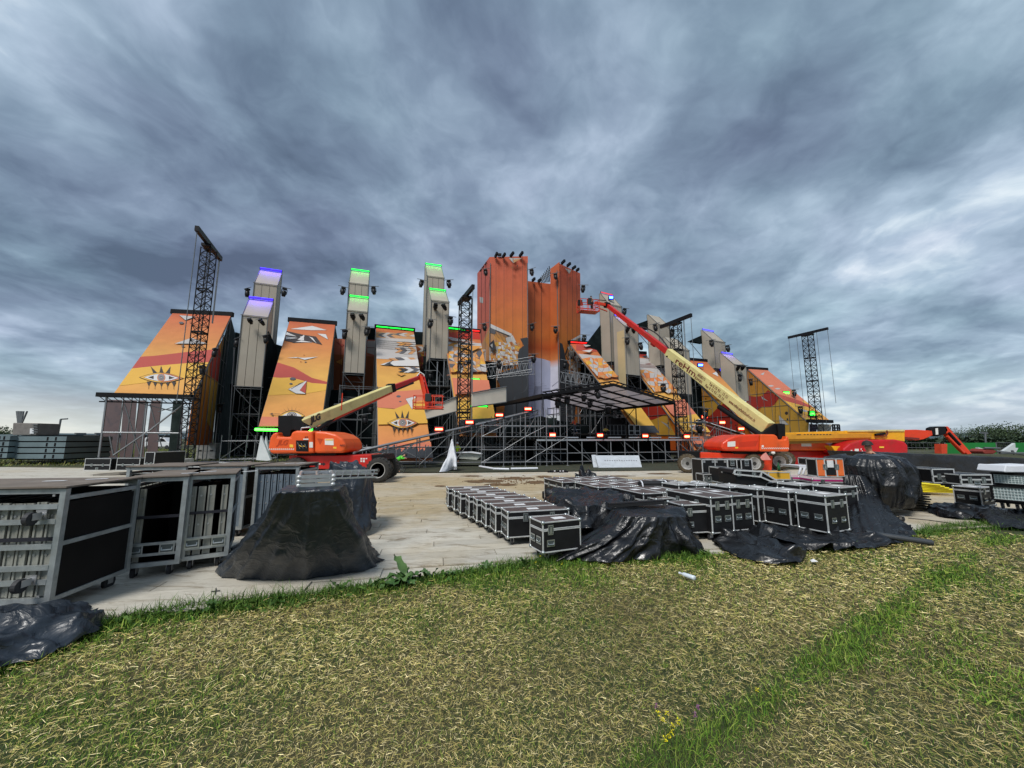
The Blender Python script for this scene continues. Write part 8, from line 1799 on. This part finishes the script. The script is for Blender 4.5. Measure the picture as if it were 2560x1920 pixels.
for _ in range(9000):
    u = rr_.uniform(2240, 2660); Yh = rr_.uniform(60, 72); q = P(u, 1100, Yh); h_ = 1.1+.7*mnoise.noise(Vector((u*.05, 0, 0))); p = Vector((q.x, q.y, rr_.uniform(0, h_*1.5))); s = rr_.uniform(.15, .4); a = Vector((rr_.gauss(0, 1), rr_.gauss(0, 1), rr_.gauss(0, 1))).normalized()*s; c2 = a.cross(Vector((0, .3, 1))).normalized()*s; b._add([p-a, p+c2, p+a, p-c2], [(0, 1, 2, 3)])
tag(b.build('hedge', m_lf), 'dark green hedge band behind the site fence at right', 'hedge', kind='stuff')
for lab, px in (('white pointed prop lying before the green fence, left one', [(2430, 1132), (2448, 1129), (2446, 1118), (2462, 1123), (2472, 1120), (2484, 1133)]), ('white pointed prop before the mesh gap, tall right one', [(2505, 1130), (2538, 1108), (2539, 1121), (2546, 1120), (2540, 1131)])):
    q = P(px[0][0], px[0][1], 30); t = thing('shard_prop', lab, 'stage prop', (q.x, q.y, 0), 0, 'pale pointed stage props'); pprism('board', t, px, 30, .2, mat('pale_prop', srgb(200, 206, 206), .6, var=.06))
t = thing('machine_frame', 'rusty red machine frame lying beyond the covered stack', 'machine', P(2500, 1134, 24)); pprism('drum', t, [(2458, 1128), (2466, 1122), (2486, 1123), (2494, 1130), (2484, 1135), (2462, 1135)], 24, .8, mat('rust_red', srgb(130, 50, 40), .7), .05)
for a_, c_ in (((2460, 1120), (2500, 1121)), ((2490, 1128), (2560, 1136)), ((2500, 1133), (2580, 1133)), ((2530, 1126), (2536, 1136))): member('bar', P(*a_, 24), P(*c_, 24), .06, m_galvd, t)
# white van
def van(label, p, k=1.0):
    t = thing('van', label, 'van', p); w_ = mat('white_car_paint', (.75, .76, .77), .3, var=.04); b = MB(); b.prism([(-2.2, -.8, .35), (2.3, -.8, .35), (2.3, -.8, .95), (1.5, -.8, 1.1), (.9, -.8, 1.75), (-2.0, -.8, 1.8), (-2.25, -.8, 1.2)], (0, 1.6, 0)); b.build('body', w_, t, False, bevel=.08)
    b = MB(); b.prism([(-1.9, -.82, 1.15), (1.3, -.82, 1.15), (.85, -.82, 1.6), (-1.8, -.82, 1.62)], (0, .03, 0)); b.build('windows', m_black, t, False)
    for x in (-1.4, 1.5):
        for y in (-.8, .6): b = MB(); b.lathe([(.2, 0), (.34, .02), (.34, .2), (.2, .22)], (x, y-.01, .34), (0, 1, 0), 16); b.build('wheel', m_castor, t, False)
q = P(405, 1110, 62); van('white estate car seen through the raised front of the outermost left wing', (q.x, q.y, 0))
# ---- right hand gear
t = thing('barrier_stack', 'stack of yellow crowd barriers lying behind the shrouded lump', 'barriers', G(2340, 1234)); ps = [G(2279, 1232, .05), G(2405, 1236, .05)]
m_yb = mat('yellow_tube', srgb(226, 208, 20), .4, var=.12)
for k in range(6):
    z = Vector((0, .0, .05+.05*k)); a_, c_ = ps[0]+z, ps[1]+z+Vector((-.12*k, 0, -.02*k*.3)); back_ = Vector((.1, 1.0, 0))
    for d_ in (0, .33, .66, 1): member('barrier_tube', a_+back_*d_, c_+back_*d_, .022, m_yb, t)
    for i in range(12): member('barrier_rung', a_.lerp(c_, i/11), a_.lerp(c_, i/11)+back_, .012, m_yb, t)
upend('black flight case behind the yellow barriers', 2334, 1172, 2385, 1208, 8.6, 'latch', 'cases at the far right', .6); upend('low pale lidded case right of the yellow barriers', 2404, 1186, 2478, 1212, 8.3, 'latch', 'cases at the far right', .6)
t = thing('board_stack', 'stack of thin dark boards beside the black case at right', 'boards', G(2300, 1208)); q0, q1 = P(2271, 1204, 9.3), P(2322, 1204, 9.3)
for k in range(7): b = MB(); b.box((q0.x+.02*(k % 3), q0.y, .05+k*.055), (q1.x-.03*(k % 2), q0.y+.9, .05+k*.055+.03)); b.build('board', mat('dark_board_edge', srgb(70, 62, 48), .7, var=.2), t)
wc = case_proto(.60, .46, .42, lid=.09, nl=2, nh_end=2, longh=1, top=mat('pale_lid', srgb(150, 148, 146), .6)); by_corner(wc, 0, 'pale lidded case on castors standing alone left of the mesh crates', 2450, 1221, .55, .60, .46, R(20), 'cases at the far right')
m_cr = mat('translucent_crate', srgb(150, 166, 166), .4, var=.12, vs=3); m_crl = mat('crate_rib', srgb(206, 216, 214), .4, var=.08)
def crate(label, u0, v0, v1, Y, w, dolly):
    p = P(u0, v1, Y); z0 = p.z; z1 = P(u0, v0, Y).z; t = thing('mesh_crate', label, 'crate', (p.x, Y, z0), R(-62), 'pale mesh sided crates'); h = z1-z0
    bx = lambda a, c, nm, m, par=None: (lambda b: (b.box(a, c), b.build(nm, m, t, False))[1])(MB())
    bx((0, .02, .02), (w, .6, h-.03), 'body', m_cr); bx((-.03, -.01, h-.035), (w+.03, .62, h), 'rim', m_black); bx((-.03, -.01, 0), (w+.03, .62, .025), 'base', m_black); bx((-.04, -.012, 0), (.0, .05, h), 'corner_post', m_black)
    n = int(w/.045)
    for i in range(n): bx((i*.045+.01, .008, .03), (i*.045+.02, .02, h-.04), 'rib', m_crl)
    for k in range(5): z = .03+(h-.08)*k/4; bx((0, .004, z), (w, .012, z+.008), 'rib', m_crl)
    if dolly:
        bx((0, .02, -.05), (w, .6, -.01), 'dolly', m_black)
        for x in (.08, .28, w-.2):
            for y in (.1, .5): put('castor', castor_mesh(.06), t, Matrix.Translation((x, y, -.045)) @ Matrix.Scale(1.1, 4))
crate('lower mesh sided crate on a dolly at the right picture edge', 2486, 1212, 1250, 8.6, 1.3, True); crate('upper mesh sided crate stacked at the right picture edge', 2486, 1181, 1210, 8.6, 1.3, False)
t = thing('polystyrene_box', 'white foam block on top of the mesh sided crates', 'foam block', P(2530, 1178, 8.0)); pprism('block', t, [(2511, 1178), (2515, 1163), (2534, 1164), (2600, 1162), (2600, 1182), (2512, 1181)], 8.3, .5, m_white, .02)
t = thing('white_table', 'white low trestle bench behind the magenta lidded cases', 'bench', P(2020, 1180, 10.4)); pprism('bench_top', t, [(1996, 1164), (2046, 1166), (2046, 1172), (2000, 1170)], 10.4, .7, m_white)
for u in (2002, 2012, 2040): member('leg', P(u, 1170, 10.4), P(u-5, 1186, 10.4), .03, m_white, t)
for i, (u, v) in enumerate(((2023, 1158), (2029, 1160))): q = P(u, v, 10.3); t = thing('bottle', ('clear water bottle beside the small black case', 'short clear bottle next to the water bottle')[i], 'bottle', (q.x, q.y, q.z-.1)); b = MB(); b.lathe([(.03, 0), (.035, .02), (.035, .14), (.014, .18), (.014, .2)], (0, 0, 0), (0, 0, 1), 12); b.build('bottle_body', m_lens, t, False, smooth=True)
q = P(1947, 1172, 9.2); t = thing('bottle', 'green glass bottle standing on the yellow case', 'bottle', (q.x, q.y, q.z-.05)); b = MB(); b.lathe([(.03, 0), (.03, .1), (.012, .15), (.012, .19)], (0, 0, 0), (0, 0, 1), 12); b.build('bottle_body', mat('green_glass', (.02, .12, .04), .15), t, False, smooth=True)
# ---- litter and plants on the grass
q = G(1700, 1437, .02); q2_ = G(1737, 1450, .02); t = thing('plastic_bottle', 'crushed clear plastic bottle lying on the mown grass', 'bottle', q); d_ = (q2_-q); L_ = d_.length; b = MB(); b.lathe([(.006, 0), (.012, .005), (.012, .03), (.027, .06), (.024, L_*.45), (.028, L_*.6), (.026, L_*.8), (.028, L_), (.006, L_)], q+Vector((0, 0, .02)), d_, 16); b.build('bottle_body', mat('milky_plastic', (.62, .68, .72), .2), t, smooth=True)
b = MB(); b.lathe([(.014, -.012), (.014, .012)], q+Vector((0, 0, .02)), d_, 12); b.build('cap', m_white, t)
q = G(2038, 1409); t = thing('paper_scrap', 'crumpled white paper scrap on the grass below the foil', 'paper', q); b = MB(); b.prism([q+Vector((-.05, 0, .02)), q+Vector((0, -.03, .03)), q+Vector((.05, .01, .02)), q+Vector((.02, .05, .045)), q+Vector((-.03, .05, .03))], (0, 0, .004)); b.build('scrap', m_paper, t)
m_dock = mat('dock_leaf', (.05, .12, .025), .5, var=.25, vs=10, bump=.4, bs=60); m_dock2 = mat('dock_leaf_light', (.09, .17, .045), .5, var=.2, vs=10)
def leaf(b, base, az, el, L, W_, droop, mi=0, wav=.18, rr_=random):
    n = 9; p = Vector(base); pts = []; e = el; h = Vector((math.cos(az), math.sin(az), 0)); side = Vector((-math.sin(az), math.cos(az), 0)); vs = []
    for i in range(n+1):
        f = i/n; w = W_*math.sin(PI*min(1, f*.93+.07))**.7*(1 if f > .12 else .3)*(1+wav*math.sin(f*22+az)); up_ = Vector((0, 0, 1))*math.cos(e)-h*math.sin(e)
        z = .18*W_*math.sin(f*17+az*3); vs += [p-side*w/2+up_*(W_*.16+z), p, p+side*w/2+up_*(W_*.16-z)]; p = p+(h*math.cos(e)+Vector((0, 0, 1))*math.sin(e))*L/n; e -= droop/n
    fs = []
    for i in range(n): a = i*3; fs += [(a, a+1, a+4, a+3), (a+1, a+2, a+5, a+4)]
    b._add(vs, fs, mi)
q = Vector((-1.30, 4.86, 0)); t = thing('dock_plant', 'broad leaved dock plant rising from the grass fringe at the floor edge', 'plant', q); lf = random.Random(3)
for i in range(15):
    az = 2*PI*i/15+lf.uniform(-.2, .2); b = MB(); L_ = lf.uniform(.16, .34); leaf(b, q+Vector((lf.uniform(-.07, .07), lf.uniform(-.05, .05), lf.uniform(0, .05))), az, lf.uniform(.3, 1.12), L_, L_*lf.uniform(.30, .42), lf.uniform(.5, 1.9)); o_ = b.build('leaf', m_dock if i % 3 else m_dock2, t, smooth=True)
for k, (dx, n_) in enumerate(((.28, 12), (-.30, 10), (.55, 9), (-.62, 9), (-1.15, 11), (-1.7, 8), (.95, 9), (1.45, 8))):
    q3 = Vector((q.x+dx, edge_y(q.x+dx)-.03-.05*(k % 3), 0)); t = thing('weed', ('leafy weed right of the dock plant', 'leafy weed left of the dock plant', 'small leafy weed further right of the dock plant', 'leafy weed halfway between dock plant and covered cart front', 'bushy weed in the fringe below the covered cart', 'weed in the fringe left of the covered cart', 'leafy weed in the fringe below the row of eight', 'weed nearest the smallest case in the fringe')[k], 'plant', q3)
    for i in range(n_): b = MB(); L_ = lf.uniform(.09, .16); leaf(b, q3+Vector((lf.uniform(-.04, .04), lf.uniform(-.04, .04), 0)), lf.uniform(0, 6.28), lf.uniform(.3, 1.3), L_, L_*.35, lf.uniform(.3, 1.6)); b.build('leaf', m_dock, t, smooth=True)
m_petal = mat('yellow_petal', srgb(240, 224, 30), .6, var=.05); m_pet2 = mat('purple_petal', srgb(150, 90, 140), .6, var=.1); m_stem = mat('green_stem', (.07, .14, .03), .6)
def flower(label, u, v, h, kind, n=1):
    g0 = G(u, v+h*970/2.2, 0) if False else None; t = None
    q = G(u, v, h); base = Vector((q.x+random.uniform(-.01, .01), q.y-.01, -.02)); t = thing('flower', label, 'flower', base, 0, 'wild flowers in the near grass'); member('stem', base, q, .0018, m_stem, t); b = MB()
    for i in range(16 if kind == 'y' else 26):
        a = random.uniform(0, 6.28); r = random.uniform(0, .016 if kind == 'y' else .010); c = q+Vector((r*math.cos(a), r*math.sin(a), random.uniform(-.014, .010))); d1 = Vector((random.gauss(0, 1), random.gauss(0, 1), random.gauss(0, .5))).normalized()*.0052; d2 = d1.cross(Vector((0, .3, 1))).normalized()*.0045; b._add([c-d1, c+d2, c+d1, c-d2], [(0, 1, 2, 3)])
    b.build('petals', m_petal if kind == 'y' else m_pet2, t)
for i, (u, v, h) in enumerate([(1646, 1783, .13), (1658, 1799, .11), (1666, 1780, .14), (1682, 1812, .09), (1696, 1803, .10), (1672, 1838, .06), (1664, 1846, .05), (1680, 1830, .07)]): flower(f'yellow blossom, {ORD[i]} from the left in the clump in the near grass' if i < 5 else f'yellow blossom low in the near clump, {ORD[i-5]} of three', u, v, h, 'y')
flower('single yellow blossom right of the clump', 1893, 1725, .07, 'y'); flower('purple clover head, upper one right of the yellow clump', 1745, 1766, .08, 'p'); flower('purple clover head, lower one right of the yellow clump', 1737, 1786, .07, 'p'); flower('purple clover head left of the yellow clump', 1641, 1764, .07, 'p')
for i, (u, v) in enumerate([(1330, 1396), (1350, 1390), (1340, 1405), (1406, 1409), (1364, 1386)]): flower(f'tiny yellow blossom in the fringe before the nearest small case, {ORD[i]}', u, v, .12, 'y')
# thin dark twigs on the boards
t = thing('twig', 'dark twig lying on the boards before the covered cart', 'twig', G(540, 1478)); member('stick', G(528, 1479, .03), G(550, 1476, .035), .006, m_hose, t); member('stick', G(540, 1470, .03), G(538, 1486, .03), .004, m_hose, t)
# grass filling under stems of the flower clump handled by the green patches
